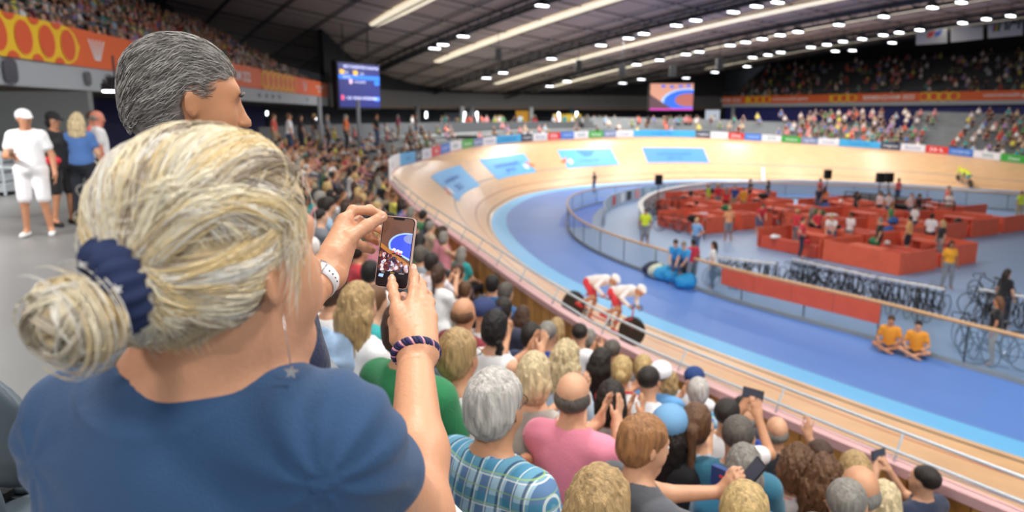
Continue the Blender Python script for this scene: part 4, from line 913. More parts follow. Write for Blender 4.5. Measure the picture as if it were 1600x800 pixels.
# u, v, pose, fem, shirt, sleeve, hair, hair colour, label, options
NEAR = [
 (562, 480, 'rest', 1, 'F0F0F2', 'short', 'long', 'lblonde', 'woman with long straight blonde hair and white tee beside the green shirt', dict(dd=3.7)),
 (522, 456, 'rest', 1, 'F4F4F4', 'none', 'bun', 'brown', 'woman in white vest top with low brown bun behind the long blonde hair', dict(dd=4.3)),
 (640, 520, 'rest', 0, '1E7A48', 'short', 'short', 'brown', 'person in a plain green shirt, head hidden by the raised hand', dict(fat=.03, sc=1.05, dd=2.9)),
 (562, 393, 'rest', 0, 'C8303C', 'short', 'short', 'dark', 'bearded man in a red shirt left of the phone', dict(face=60)),
 (580, 428, 'rest', 0, 'F2F2F2', 'short', 'short', 'black', 'dark haired person in white directly below the phone', {}),
 (657, 400, 'rest', 0, '8A9298', 'short', 'short', 'salt', 'grey haired man in grey just right of the phone', {}),
 (675, 412, 'clap', 0, 'F0E8EA', 'short', 'short', 'dark', 'dark haired man in a white shirt with red braces', {}),
 (686, 428, 'rest', 1, 'F2F2F0', 'short', 'pony', 'brown', 'woman in white with a brown ponytail beyond the phone', {}),
 (716, 427, 'rest', 0, '4A3038', 'short', 'short', 'brown', 'brown haired man in a dark plum tee by the wooden wall', {}),
 (727, 447, 'clap', 0, 'F2F2F2', 'short', 'short', 'mid', 'youth in a white tee with cropped light brown hair', dict(sc=.95)),
 (770, 446, 'rest', 0, '2E5A8A', 'short', 'short', 'black', 'dark haired person in a denim blue shirt against the wooden wall', {}),
 (791, 458, 'rest', 0, '2F5F90', 'short', 'short', 'dark', 'grey haired man in a blue striped shirt against the wooden wall', dict(hcx='salt')),
 (752, 478, 'rest', 1, '2A3050', 'short', 'long', 'dark', 'woman with long dark hair and a navy top behind the maroon shirt', {}),
 (757, 492, 'rest', 0, 'F0F0F0', 'short', None, 'dark', 'person in a navy cap and white shirt behind the maroon shirt', dict(cap='2C3A66')),
 (725, 492, 'clap', 0, '7A1E2A', 'short', 'bald', 'mid', 'balding man in a maroon shirt, clapping', dict(fat=.02, dd=5.0)),
 (787, 486, 'rest', 0, '2A2E44', 'short', 'short', 'dark', 'dark haired man in a dark navy tee left of the pink vest', {}),
 (817, 492, 'rest', 1, 'C85A74', 'none', 'long', 'brown', 'woman in a rose pink vest with long brown hair', {}),
 (775, 515, 'clap', 1, 'F0F0F0', 'none', 'braid', 'black', 'woman with a long black braid and bare shoulders, clapping', dict(fat=.02, dd=4.6)),
 (830, 527, 'clap', 0, '2A3458', 'short', 'short', 'dark', 'dark haired man in navy between the black braid and the blue polo', {}),
 (856, 523, 'rest', 0, '2C4FA8', 'short', 'crop', 'gray', 'man in a royal blue polo with cropped grey hair', {}),
 (870, 512, 'clap', 1, 'D02F3A', 'short', 'bob', 'lblonde', 'fair haired woman in a red top beyond the blue polo', {}),
 (906, 523, 'clap', 0, 'F4F4F6', 'short', 'crop', 'dark', 'man in a white tee with very short dark hair by the wall', {}),
 (921, 528, 'clap', 1, '4A4A50', 'short', 'short', 'gray', 'grey haired person against the wall right of the white tee', {}),
 (886, 556, 'rest', 1, 'C8DCF0', 'short', 'wavy', 'pale', 'woman in pale blue with wavy pale blonde hair', {}),
 (940, 564, 'rest', 1, '17171A', 'short', 'long', 'dark', 'woman in black with long dark brown hair near the wooden wall', {}),
 (957, 550, 'rest', 0, '6A7078', 'short', 'crop', 'salt', 'grey cropped man in a grey shirt right against the wooden wall', {}),
 (972, 577, 'clap', 1, 'CF2F3A', 'short', 'bun', 'blonde', 'woman in a red top with blonde hair pinned up', {}),
 (1005, 572, 'clap', 1, 'E8C8C0', 'none', 'bun', 'blonde', 'blonde woman with pinned hair lifting a camera by the wall', {}),
 (1014, 597, 'rest', 0, 'F2F2F4', 'short', 'crop', 'dark', 'broad man in a white tee with thinning dark hair', dict(fat=.02)),
 (1033, 588, 'rest', 0, '6AA8E0', 'short', 'crop', 'gray', 'man in a white cap and light blue shirt', dict(cap='F4F4F6')),
 (1043, 583, 'clap', 1, '3A4A5A', 'short', 'curly', 'lblonde', 'woman with curly fair hair beyond the white cap', dict(sc=.95)),
 (1085, 594, 'rest', 0, 'E8E8EC', 'short', None, 'dark', 'person in a navy and red cap by the wooden wall', dict(cap='24407A')),
 (1091, 614, 'rest', 0, '7A88A8', 'short', 'short', 'white', 'white haired man in a blue checked shirt', dict(pat=1)),
 (895, 622, 'clap', 0, 'E88AA2', 'short', 'bald', 'salt', 'balding man in a pink shirt, clapping', dict(fat=.03)),
 (955, 622, 'clap', 1, 'EAE4DC', 'short', 'bob', 'dark', 'woman in a cream top with straight dark brown hair', {}),
 (836, 582, 'clap', 1, 'B4B0A8', 'none', 'bob', 'pale', 'woman in a pale grey sleeveless top with short pale blonde hair', {}),
 (717, 560, 'rest', 1, 'F2F2F4', 'none', 'short', 'lblonde', 'person in white with short brown blond hair and glasses', dict(glasses=1, sc=1.0, dd=3.1)),
 (775, 640, 'rest', 0, '8FB4D0', 'short', 'short', 'white', 'white haired man in a blue and green checked shirt', dict(pat=1, glasses=1, fat=.03, legs='shorts', tr='8A9098', sc=1.04, dd=2.35)),
 (1007, 697, 'hold', 0, '55585E', 'short', 'short', 'ginger', 'ginger haired man in a dark grey polo holding out a phone', dict(face=66, legs='long', fat=.02)),
 (937, 790, 'rest', 1, 'B0A8A0', 'short', 'long', 'lblonde', 'person with long straight fair hair at the bottom edge', {}),
 (1047, 664, 'clap', 1, '1B1C20', 'short', 'long', 'dark', 'person in a light blue cap and black top, clapping', dict(cap='6FA0C8')),
 (1088, 660, 'rest', 1, 'BCD4EC', 'short', 'pony', 'mid', 'woman in pale blue with a low brown ponytail', {}),
 (1137, 650, 'film', 0, 'F0F0F0', 'short', 'crop', 'dark', 'dark haired man in white filming over the wall', {}),
 (1160, 630, 'rest', 0, '3A3A40', 'short', 'short', 'black', 'black haired person against the wall beyond the blue shirt', dict(sc=.95)),
 (1168, 656, 'rest', 0, '3A62D0', 'short', 'bald', 'gray', 'balding grey man in a bright blue shirt', {}),
 (1153, 685, 'rest', 0, '2F6F88', 'short', 'crop', 'salt', 'man in a teal shirt with short dark grey hair', {}),
 (1162, 722, 'lean', 1, '2F7AA0', 'short', 'bob', 'gray', 'woman with a smooth grey bob in teal blue beside the held phone', {}),
 (1213, 676, 'armup', 0, '2A3038', 'short', 'bald', 'gray', 'bald man in a dark shirt with a raised hand', {}),
 (1247, 722, 'rest', 1, 'F0E0DC', 'none', 'curly', 'mid', 'woman in a pink and white striped vest with curly brown hair', dict(stripe=1)),
 (1287, 738, 'rest', 1, 'E8ECF4', 'short', 'wavy', 'mid', 'woman in white with wavy brown hair right of the striped vest', {}),
 (1280, 702, 'rest', 0, '4A3A3A', 'short', 'short', 'brown', 'brown haired youth right against the wooden wall', dict(sc=.95, face=10)),
 (1334, 733, 'clap', 1, '28324A', 'short', 'long', 'lblonde', 'woman in navy with long straight light brown hair, hands up', {}),
 (1322, 790, 'rest', 0, '6A6E74', 'short', 'crop', 'gray', 'grey haired man at the bottom edge in front of the bald head', {}),
 (1342, 770, 'rest', 0, '8A8E94', 'short', 'bald', 'gray', 'bald headed man beside the pale blonde bob', {}),
 (1380, 782, 'rest', 1, '3A4050', 'short', 'bob', 'pale', 'woman with a pale blonde bob left of the navy shirt', {}),
 (1443, 752, 'film', 0, '1E2A44', 'short', 'crop', 'dark', 'man in a navy shirt filming at the wall, far right', dict(fat=.03, face=-25)),
 (1163, 800, 'rest', 1, 'A08A70', 'short', 'short', 'blonde', 'person with short fair hair at the bottom edge below the wallet', {}),
 (500, 560, 'rest', 0, '30405A', 'short', 'short', 'brown', '', {}),
 (1260, 806, 'rest', 1, 'F0D8DC', 'short', 'bob', 'brown', '', {}),
 (1415, 800, 'rest', 1, '7A6A8A', 'short', 'wavy', 'brown', '', {}),
 (1500, 812, 'rest', 0, '405070', 'short', 'crop', 'gray', '', {}),
]
NEAR = [n for n in NEAR if n[8]]
BYLAB = {}; CHK = checkmat(); STR = stripemat(); seats = []
for u, v, pose, fem, sh, sl, ha, hcx, lab, op in NEAR:
    P, k, s, z = stand_spot(u, v); f = op.get('face'); fem = bool(fem)
    rz = -math.radians(f if f is not None else 36+R.uniform(-8, 8)); B = head_to_base(P, rz, pose, fem, op.get('sc', 1)); B.z = z
    if 'dd' in op: r_ = px(u, v, 1)-Vector((0, 0, H)); P = Vector((0, 0, H))+r_*(op['dd']/r_.length); B = head_to_base(P, rz, pose, fem, op.get('sc', 1)); z = B.z
    d = P.length; PLACED.append((B.x, B.y)); seats.append((B.x, B.y, z, k, s)); sh_vox = .011 if P.y < 4.5 else .015
    t = person(B, rz, pose, fem, sh, sl, op.get('legs', 'long'), op.get('tr', R.choice(['2A3040', '3A4A68', '20242C', '8A8478'])), ha, op.get('hcx', hcx), 'D8A482' if R.random() < .6 else 'CC9672', op.get('fat', 0), label=lab, vox=sh_vox, cap=op.get('cap'), sc=op.get('sc', 1), shirtmat=CHK if op.get('pat') else STR if op.get('stripe') else None, glasses=bool(op.get('glasses')))
    BYLAB[lab] = t
    if DEBUG: print('NEAR', u, v, 'dist %.1f row %d' % ((P-Vector((0, 0, H))).length, k), lab[:30])
HELD = {}
def phone_at(P, R3, lab, lit='3A3E4A'):
    t = empty('phone', P); t.matrix_world = Matrix.Translation(P) @ R3.to_4x4(); tag(t, lab, 'phone')
    mb = MB(); mb.box((0, 0, 0), (.072, .009, .148)); mb.build('case', HOUS, t); mb = MB(); mb.box((0, -.005, 0), (.066, .002, .140)); mb.build('display', mat('lit_'+lit, lit, .3, emit=.4), t); return t
for key, loc, lab in (('ginger', (.0, .665, .955), 'black phone held out by the ginger haired man'), ('dark haired man in white filming', (0, .38, 1.245), 'phone held up by the man in white over the wall'), ('man in a navy shirt filming', (0, .38, 1.245), 'dark phone held up by the man in navy at the far right')):
    b_ = next(o for l_, o in BYLAB.items() if key in l_); M_ = Matrix.Translation(b_.location) @ Matrix.Rotation(b_.rotation_euler.z, 4, 'Z'); P = M_ @ Vector(loc); R_ = Matrix.Rotation(b_.rotation_euler.z, 3, 'Z') @ Matrix.Rotation(-.25 if key != 'ginger' else -.5, 3, 'X') @ Matrix.Rotation(PI/2 if key != 'ginger' else .3, 3, 'Y')
    phone_at(P, R_, lab)
    if key == 'ginger':
        t = empty('wallet', M_ @ Vector((-.10, .60, .90)), b_.rotation_euler.z+.3); tag(t, 'dark blue wallet held beside the phone of the ginger haired man', 'wallet'); mb = MB(); mb.box((0, 0, 0), (.12, .03, .09)); mb.build('cover', mat('wallet_blue', '24407C', .5), t); mb = MB(); mb.box((.01, -.017, .01), (.05, .003, .012)); mb.build('stripe', mat('wallet_red', 'D84050', .5), t)
# ------------------------------------------------------------------ low detail spectators: one mesh, four materials
def randramp(nm, cols, rough=.6):
    m = mat(nm, 'FFFFFF', rough); nt = m.node_tree; oi = nt.nodes.new('ShaderNodeObjectInfo'); ra = nt.nodes.new('ShaderNodeValToRGB'); ra.color_ramp.interpolation = 'CONSTANT'
    while len(ra.color_ramp.elements) < len(cols): ra.color_ramp.elements.new(.5)
    for i, c in enumerate(cols): ra.color_ramp.elements[i].position = i/len(cols); ra.color_ramp.elements[i].color = (*hexc(c), 1)
    nt.links.new(oi.outputs['Random'], ra.inputs[0]); nt.links.new(ra.outputs[0], nt.nodes['Principled BSDF'].inputs['Base Color']); return m
hairR = randramp('hair_small', ['241A14', '4A3020', '6B4A30', '8C8880', '1A1614', 'C9AA72', '3A2A1E']); trouR = randramp('trouser_small', ['2A3040', '3A4A68', 'B8A888', '20242C', '8A8E94', '5A6A88']); skinR = randramp('skin_small', ['D8A482', 'C88E6A', 'E0B090', 'A87050', 'DCA888'])
def mid_mesh(pose, fem, sleeve, legs, style, vox=.027):
    key = ('mid', pose, fem, sleeve, legs, style, vox)
    if key in CACHE: return CACHE[key]
    parts, HM, hc = human(pose, fem, 0.01, sleeve, legs, vox); s, dz = hair_sdf(style if style != 'cap' else 'cap', fem); VH, FH = nets(s.xf(HM), .02)
    VV = []; FF_ = []; MI = []; n = 0
    for i, (V, F) in enumerate((parts['body'], parts['shirt'], parts['trousers'], (VH, FH))): VV.append(V); FF_.append(F+n); MI += [i]*len(F); n += len(V)
    me = npmesh('spectator', np.concatenate(VV), np.concatenate(FF_)); 
    for m_ in (skinR, clothm, trouR, hairR): me.materials.append(m_)
    me.polygons.foreach_set('material_index', np.array(MI, np.int32)[:len(me.polygons)]); CACHE[key] = me; return me
MIDS = [('rest', 0, 'short', 'shorts', 'short', 'with short hair', 'hands in lap'), ('rest', 1, 'short', 'long', 'long', 'with long hair', 'hands in lap'), ('clap', 0, 'short', 'long', 'crop', 'with cropped hair', 'clapping'), ('clap', 1, 'none', 'long', 'bob', 'with a bob', 'clapping'),
        ('lean', 0, 'long', 'long', 'short', 'with short hair', 'leaning forward'), ('lean', 1, 'short', 'shorts', 'pony', 'with a ponytail', 'leaning forward'), ('film', 1, 'short', 'long', 'wavy', 'with wavy hair', 'hands raised')]
STDS = [('stand', 0, 'short', 'shorts', 'short', 'short haired', 'arms down'), ('stand', 1, 'short', 'long', 'long', 'long haired', 'arms down'), ('hips', 0, 'short', 'long', 'crop', 'cropped', 'hands on hips'), ('work', 0, 'short', 'shorts', 'short', 'short haired', 'bending forward')]
COLS = [('white', 'F0F0F2'), ('white', 'E8E8EC'), ('white', 'F4F0EC'), ('black', '1C1D22'), ('black', '24262C'), ('navy', '26304E'), ('grey', '7A7E86'), ('pink', 'E0909C'), ('coral', 'E86A5A'), ('red', 'C8303A'), ('teal', '2FA0A0'), ('blue', '4F7CC0'), ('lilac', 'A890C8'), ('beige', 'CDB89C'), ('green', '4A8A5A'), ('yellow', 'E0DC60'), ('pale blue', 'A8C8E0'), ('maroon', '6A2434')]
ROWN = ['front', 'second', 'third', 'fourth', 'fifth', 'sixth', 'seventh', 'eighth', 'ninth', 'tenth', 'eleventh', 'twelfth', 'thirteenth']
def small(P, rz, kit, col, lab, group, sc=1, name='person'):
    me = mid_mesh(*kit[:5]); o = bpy.data.objects.new(name, me); C.objects.link(o); o.location = P; o.rotation_euler = (0, 0, rz); o.scale = (sc,)*3; o.color = hcol(col); tag(o, lab, 'person', group); return o
def face_in(s, ex=0): p, n, z = outer(s); f = -n; return math.atan2(-f[0], f[1])+ex
# every seat of the visible stand
cand = []
sa = s_off(*pxz(700, 400, 2.4).xy)[0]
for s in np.arange(S_HERO-2, SMAX-4, .55):
    if s > BOARD0+110: break
    for k in range(nrow(s)):
        off = .9+STEP_D*k-.33+.1 if k else .55; z = zfront(s)+steph(s)*k
        aisle = (s % 11) < 1.3
        P = at(s, off, z); q = proj((P.x, P.y, z+1.2))
        if q[2] < 2 or aisle: continue
        if q[0] < 425 or q[0] > 1640 or q[1] > 830 or (q[1] > 255 and q[0] < 455): continue
        cand.append((q[2], s, k, P, q))
cand.sort(key=lambda c: c[0])
mids = []; stuffp = []; seat_spots = []
for dd, s, k, P, q in cand:
    near = q[0] > 640 and q[1] > 400
    if not any((P.x-x)**2+(P.y-y)**2 < .3**2 for x, y in PLACED) and len(seat_spots) < 235 and dd < 60: seat_spots.append((P, s, k))
    if near: 
        continue
    gap = any((P.x-x)**2+(P.y-y)**2 < .52**2 for x, y in PLACED)
    if gap: continue
    dens = .80 if dd < 34 else (.3 if q[0] < 1245 and s > BOARD0 else .85)
    if s < BOARD0 and k >= nrow(s)-1: dens = .35
    if R.random() > dens: continue
    PLACED.append((P.x, P.y)); (mids if len(mids) < 148 else stuffp).append((dd, s, k, P, q))
byrow = {}
for m_ in mids: byrow.setdefault(m_[2], []).append(m_[1])
for r in byrow.values(): r.sort()
for dd, s, k, P, q in mids:
    kit = R.choice(MIDS); cn, cc = R.choice(COLS); idx = byrow[k].index(s)+1
    small(P, face_in(s, R.uniform(-.3, .3)), kit, cc, f'{cn} topped spectator {kit[5]}, {kit[6]}, {ordn(idx)} along the {ROWN[k]} row', 'spectators seated round the bend', R.uniform(.92, 1.03))
    seats.append((P.x, P.y, P.z, k, s))
# ------------------------------------------------------------------ grey folding seats
def make_seat():
    t = empty('stadium_seat', (0, 0, 0)); m = seatg
    s_ = SDF().ell((0, .02, .43), (.21, .22, .035), k=.02); s_.ell((0, .0, .50), (.17, .17, .05), k=.03, sub=True); V, F = nets(s_, .022); me = npmesh('seat', V, F); link('seat', me, m, t)
    b = SDF().ell((0, -.22, .66), (.215, .045, .22), rot(0, .12, 0), k=.02); b.ell((0, -.14, .66), (.19, .06, .24), k=.03, sub=True); V, F = nets(b, .022); me = npmesh('backrest', V, F); link('backrest', me, m, t)
    mb = MB(); mb.box((0, -.2, .22), (.06, .10, .44)); mb.box((0, -.2, .02), (.2, .14, .04)); mb.box((0, -.1, .40), (.3, .2, .03)); mb.build('bracket', dgrey, t); return t
seat0 = make_seat(); first = True
seat_spots = [q for q in seat_spots if not any(abs(q[0].x-t[0])+abs(q[0].y-t[1]) < .35 for t in seats)]
srow = {}
for (x, y, z, k, s) in seats: srow.setdefault(k, []).append((s, x))
for P, s, k in seat_spots: srow.setdefault(k, []).append((s, P.x))
for r in srow.values(): r.sort()
allseats = sorted([(x, y, z, k, s) for x, y, z, k, s in seats]+[(P.x, P.y, P.z, k, s) for P, s, k in seat_spots], key=lambda q: math.hypot(q[0], q[1]))
for x, y, z, k, s in allseats[:295]:
    t = seat0 if first else copy_tree(seat0); first = False
    t.location = (x, y, z); t.rotation_euler = (0, 0, face_in(s)); occ = any(abs(x-q[0])+abs(y-q[1]) < .01 for q in seats)
    tag(t, f'grey folding stadium seat, {"taken" if occ else "empty"}, {ordn(srow[k].index((s, x))+1)} along the {ROWN[k]} row', 'seat', 'grey stadium seats')
# ------------------------------------------------------------------ people standing on the concourse
STAND = [(428, 197, 30, 'E86A5A', 0, 'man in a coral shirt standing on the concourse above the blonde head'), (452, 200, 27, 'F2F2F2', 0, 'man in white leaning at the concourse rail left of the orange vest'), (470, 204, 30, '3A3438', 1, 'dark dressed woman beside the man in white on the concourse'), (492, 208, 34, '17181C', 0, 'person in black standing behind the parapet left of the orange vest'),
  (512, 200, 36, '8A8E94', 1, 'grey dressed woman standing behind the parapet'), (541, 203, 33, 'F07838', 1, 'steward in an orange vest standing behind the bend crowd'), (589, 209, 36, '17181C', 0, 'person all in black standing at the top of the bend stand'), (622, 200, 50, 'C85080', 1, 'pink dressed person on the concourse below the scoreboard'), (650, 200, 56, '24262C', 0, 'dark dressed person left of the dark column'), (644, 198, 62, 'F0F0F0', 1, 'white dressed person beside the dark column')]
CZ = CONC-.01
for u, v, D, col, fem, lab in STAND:
    P = px(u, v, D); P.z = CZ; small(P, R.uniform(-.6, .6)-1.2, STDS[fem] if 'black standing at' not in lab else STDS[2], col, lab, None)
k = 0; nmz = []
for i in range(84):
    u = 690+R.random()*430; D = R.uniform(73, 86); P = px(u, 190, D); P.z = CZ-.05; nmz.append((u, P))
nmz.sort(key=lambda q: q[0])
for i, (u, P) in enumerate(nmz):
    cn, cc = R.choice(COLS); small(P, R.uniform(-1, 1), R.choice(STDS[:3]), cc, f'{cn} dressed onlooker standing in the far concourse, {ordn(i+1)} from the left there', 'onlookers standing in the far concourse', R.uniform(.92, 1.05))
# ------------------------------------------------------------------ the rest of the crowd: too many to count
def blobs(name, pts, lab, seed=1):
    rr = np.random.default_rng(seed); hv = MB(); hv.sph((0, 0, 1.2), (.09, .10, .12), 6, 4, 0); hv.sph((0, -.03, 1.23), (.095, .10, .10), 6, 3, 1); hv.sph((0, 0, .82), (.22, .15, .32), 7, 4, 2); hv.sph((0, .28, .55), (.19, .30, .09), 6, 3, 3); hv.tube([(-.2, 0, .95), (-.22, .15, .72), (-.05, .33, .75)], .045, 4, 0); hv.tube([(.2, 0, .95), (.22, .15, .72), (.05, .33, .75)], .045, 4, 0)
    V0 = np.array(hv.V); n = len(V0); VV = []; FF_ = []; MI = []; base = 6
    cl = [c[1] for c in COLS]
    for i, (P, rz, sc) in enumerate(pts):
        c, s_ = math.cos(rz), math.sin(rz); Rm = np.array([[c, -s_, 0], [s_, c, 0], [0, 0, 1]]); VV.append((V0*sc) @ Rm.T+np.array(P)); a = int(rr.integers(0, 4)); b = 4+int(rr.integers(0, 3)); t = 7+int(rr.integers(0, len(cl)))
        FF_ += [tuple(j+i*n for j in f) for f in hv.F]; MI += [{0: b, 1: a, 2: t, 3: 7+int(rr.integers(3, 7))}[m_] for m_ in hv.M]
    ms = [mat('crowd_hair_'+h, h, .7) for h in ('241A14', '4A3020', '8C8880', 'B8966A')]+[mat('crowd_skin_'+h, h, .6) for h in ('D8A482', 'C08860', 'E0B498')]+[mat('crowd_top_'+h, h, .8) for h in cl]
    o = mesh(name, np.concatenate(VV), FF_, ms, None, True, MI); tag(o, lab, 'crowd', None, 'stuff'); return o
if stuffp: blobs('crowd', [(at(s+R.uniform(-.16, .16), (P-at(s, 0, P.z)).length, P.z), face_in(s, R.uniform(-.3, .3)), R.uniform(.9, 1.05)) for dd, s, k, P, q in stuffp], 'seated crowd along the far straight and the far end of the bend')
def tier_crowd(P, zb, rows, rise, a, b, dens, flip=1):
    out = []
    for k in range(rows):
        for d in np.arange(a, b, .55):
            if R.random() > dens or (d % 12) < 1.2: continue
            q, t = along(P, d); nr = np.array([-t[1], t[0]]); p = q+nr*(.3+.8*k+.45); p = p+t*R.uniform(-.2, .2); out.append(((p[0], p[1], zb+.15+rise*k-.1), math.atan2(nr[0], -nr[1]), R.uniform(.9, 1.05)))
    return out
blobs('crowd', tier_crowd(NF, H+.75+.7, 12, .42, 8, plen(NF)[-1], .74), 'seated crowd filling the left upper tier above the orange banner', 2)
blobs('crowd', tier_crowd(FF, H+1.1+.45, 12, .42, 0, plen(FF)[-1]-4, .34), 'seated crowd in the dark right upper tier above the orange banner', 3)
# ------------------------------------------------------------------ the woman filming with her phone (foreground)
def n3(v): return np.array(v, float)
def pz(*a): return n3(px(*a))
def strands(mbV, mbF, mbM, pts, r0, r1, mi, base):
    # thin three sided tube through pts (k,3)
    k = len(pts); t = np.gradient(pts, axis=0); t /= np.linalg.norm(t, axis=1)[:, None]+1e-9; up = np.cross(t, v3(.3, .5, .8)); up /= np.linalg.norm(up, axis=1)[:, None]+1e-9; sd_ = np.cross(t, up)
    rr = np.linspace(0, 1, k); rr = r0*np.minimum(1, np.minimum(rr*6+.35, (1-rr)*4+.12))+r1*0
    for j in range(3):
        a = 2*PI*j/3; mbV.append(pts+(up*math.cos(a)+sd_*math.sin(a))*rr[:, None])
    b = base; i = np.arange(k-1)
    for j in range(3):
        j2 = (j+1) % 3; mbF.append(np.stack([b+j*k+i, b+j2*k+i, b+j2*k+i+1, b+j*k+i+1], 1)); mbM.append(np.full(k-1, mi, np.int32))
    return base+3*k
def strand_mesh(name, curves, mats_, parent):
    Vv = []; Ff = []; Mm = []; b = 0
    for pts, r, mi in curves: b = strands(Vv, Ff, Mm, pts, r, 0, mi, b)
    me = npmesh(name, np.concatenate(Vv), np.concatenate(Ff)); 
    for m_ in mats_: me.materials.append(m_)
    me.polygons.foreach_set('material_index', np.concatenate(Mm)[:len(me.polygons)]); o = bpy.data.objects.new(name, me); C.objects.link(o); o.parent = parent; return o
def hmat(n, c, rough=.42): return mat('strand_'+n, c, rough)
HSK = mat('hero_skin', 'D9A07C', .45, noise=.08, nscale=14, bump=.12, bscale=160, sub=.1)
HSK2 = mat('hero_skin_ruddy', 'C98A6C', .5, noise=.12, nscale=16, bump=.15, bscale=140, sub=.1)
TEE = mat('tee_navy', '264A72', .85, noise=.06, nscale=9, bump=.25, bscale=420, sheen=.15)
rr = np.random.default_rng(5)
N0 = pz(300, 608, .77); BY = rot(-.17)            # body turned slightly right
base = Vector((float(N0[0])+.02, float(N0[1])+.0, CONC)); W = empty('person', base); tag(W, 'blonde woman in a navy blue tee filming the race with a phone, foreground', 'person')
Bn = n3(base)
HC = pz(360, 424, .735); HR = rot(-.58, .06, -.03)
wt = SDF(); up = v3(0, .06, 1); up /= np.linalg.norm(up); hip = v3(N0[0]+.015, N0[1]-.03, CONC+.86)
RS = pz(535, 700, .745); LS = pz(128, 668, .82); T = N0-hip; chest = hip+T*.66; waist = hip+T*.3
tor = SDF(); tor.ell(hip+v3(0, 0, .02), (.185, .13, .13), BY, k=.05); tor.ell(waist, (.150, .118, .17), BY, k=.08); tor.ell(chest, (.172, .122, .165), BY, k=.08)
tor.cap(RS+v3(-.045, .0, .0), N0+v3(.02, .0, -.055), .060, .066, k=.06); tor.cap(LS+v3(.045, .0, .0), N0+v3(-.02, .0, -.055), .060, .066, k=.06); tor.cap(RS+v3(-.02, .01, .0), LS+v3(.02, 0, 0), .055, .055, k=.07)
tor.cap(N0+v3(0, 0, -.06), N0+v3(.005, .01, .02), .078, .060, k=.06)
for x in (-.07, .07): tor.ell(chest+BY @ v3(x, .10, -.01), (.06, .055, .06), k=.03)
skin = SDF().join(tor); skin.cap(N0+v3(.0, .0, -.01), HC+HR @ v3(.0, -.022, -.05), .062, .055, k=.045); skin.join(head_sdf(True).xf(m4(HR, HC)))
# right arm and tapping hand, in the plane of the phone
RE = pz(655, 812, .945); RWr = pz(648, 549, 1.16); LE = pz(352, 628, .99); LW = pz(507, 428, 1.215)
skin.cap(RS, RE, .052, .043, k=.03); skin.cap(RE, RE+(RWr-RE)*.35, .043, .041, k=.03); skin.cap(RE+(RWr-RE)*.35, RWr, .041, .0275, k=.03)
skin.cap(LS, LE, .050, .042, k=.03); skin.cap(LE, LE+(LW-LE)*.35, .038, .037, k=.03); skin.cap(LE+(LW-LE)*.35, LW, .037, .0265, k=.03)
legs = SDF(); shoe = SDF()
for x in (-.09, .09):
    a = hip+BY @ v3(x, 0, -.02); kn = hip+BY @ v3(x*1.15, .02, -.40); an = hip+BY @ v3(x*1.3, -.02, -.78); skin.cap(a, kn, .085, .055, k=.04); skin.cap(kn, an, .05, .035, k=.02); skin.cap(an, an+v3(.02, .12, -.05), .034, .026, k=.02)
    legs.cap(a, kn, .10, .072, k=.05); legs.cap(kn, an+v3(0, 0, .05), .07, .055, k=.03); shoe.cap(an+v3(0, -.03, -.045), an+v3(.02, .14, -.05), .038, .034, k=.02)
legs.ell(hip, (.20, .145, .12), BY, k=.05); legs.cut(hip+v3(0, 0, .075), v3(0, 0, 1))
lo_body = nets(skin, .0065); me = npmesh('body', lo_body[0]-Bn, lo_body[1]); link('body', me, HSK, W)
# hands: fine meshes growing out of the wrists
def chain(s, pts, radii, k=.006):
    for i in range(len(pts)-1): s.cap(pts[i], pts[i+1], radii[i], radii[i+1], k=k)
def hero_hand(name, wrist, fore, palm, fingers, thumb, nails):
    s = SDF(); s.cap(fore, wrist, .0300, .0265, k=.01)
    for a, b, ra, rb in palm: s.cap(a, b, ra, rb, k=.014)
    for f in fingers:
        for i in range(len(f)-1): s.cap(f[i], f[i+1], .0100-.0008*i, .0094-.0009*i, k=.0035 if i else .010)
        for q in f[1:-1]: s.ell(q, (.0102,)*3, k=.004)
    chain(s, thumb, [.0150, .0125, .0115, .0100], k=.007)
    V, F = nets(s, .0017, lambda P: wob(P, 300, 2)*.00022+np.abs(wob(P*np.array([1, 1, 1], f32), 130, 4))*-.0004)
    me = npmesh(name, V-Bn, F); o = link(name, me, HSK, W)
    for c, a, u_, sz in nails:      # centre, finger direction, outward normal
        a = a/np.linalg.norm(a); u_ = u_-a*(u_ @ a); u_ /= np.linalg.norm(u_); x = np.cross(a, u_); R3 = np.stack([x, a, u_], 1)
        n_ = SDF().ell(c, (.0055*sz, .0065*sz, .0018), R3); V, F = nets(n_, .0008); me = npmesh('fingernail', V-Bn, F); link('fingernail', me, mat('nail', 'EBC2B0', .2), o)
    return o
cw = v3(0, -1, .1)
# right hand, its back towards us
iM, mM, rM, pM = pz(621, 487, 1.225), pz(642, 480, 1.235), pz(659, 485, 1.235), pz(672, 497, 1.225)
fi = [iM, pz(616, 463, 1.25), pz(613, 448, 1.277), pz(612, 436, 1.296)]; fm = [mM, pz(647, 452, 1.275), pz(647, 433, 1.305), pz(645, 418, 1.318)]
fr = [rM, pz(661, 458, 1.28), pz(658, 444, 1.315), pz(652, 436, 1.335)]; fp = [pM, pz(671, 473, 1.265), pz(667, 462, 1.295), pz(660, 456, 1.32)]
palmR = [(RWr, iM, .026, .0135), (RWr+v3(.004, 0, 0), mM, .026, .0140), (RWr+v3(.01, 0, 0), rM, .026, .0135), (RWr+v3(.012, 0, 0), pM, .026, .0125), (pz(634, 520, 1.20), pz(660, 522, 1.20), .020, .020)]
thR = [pz(622, 530, 1.19), pz(618, 503, 1.235), pz(625, 482, 1.29), pz(630, 464, 1.345)]
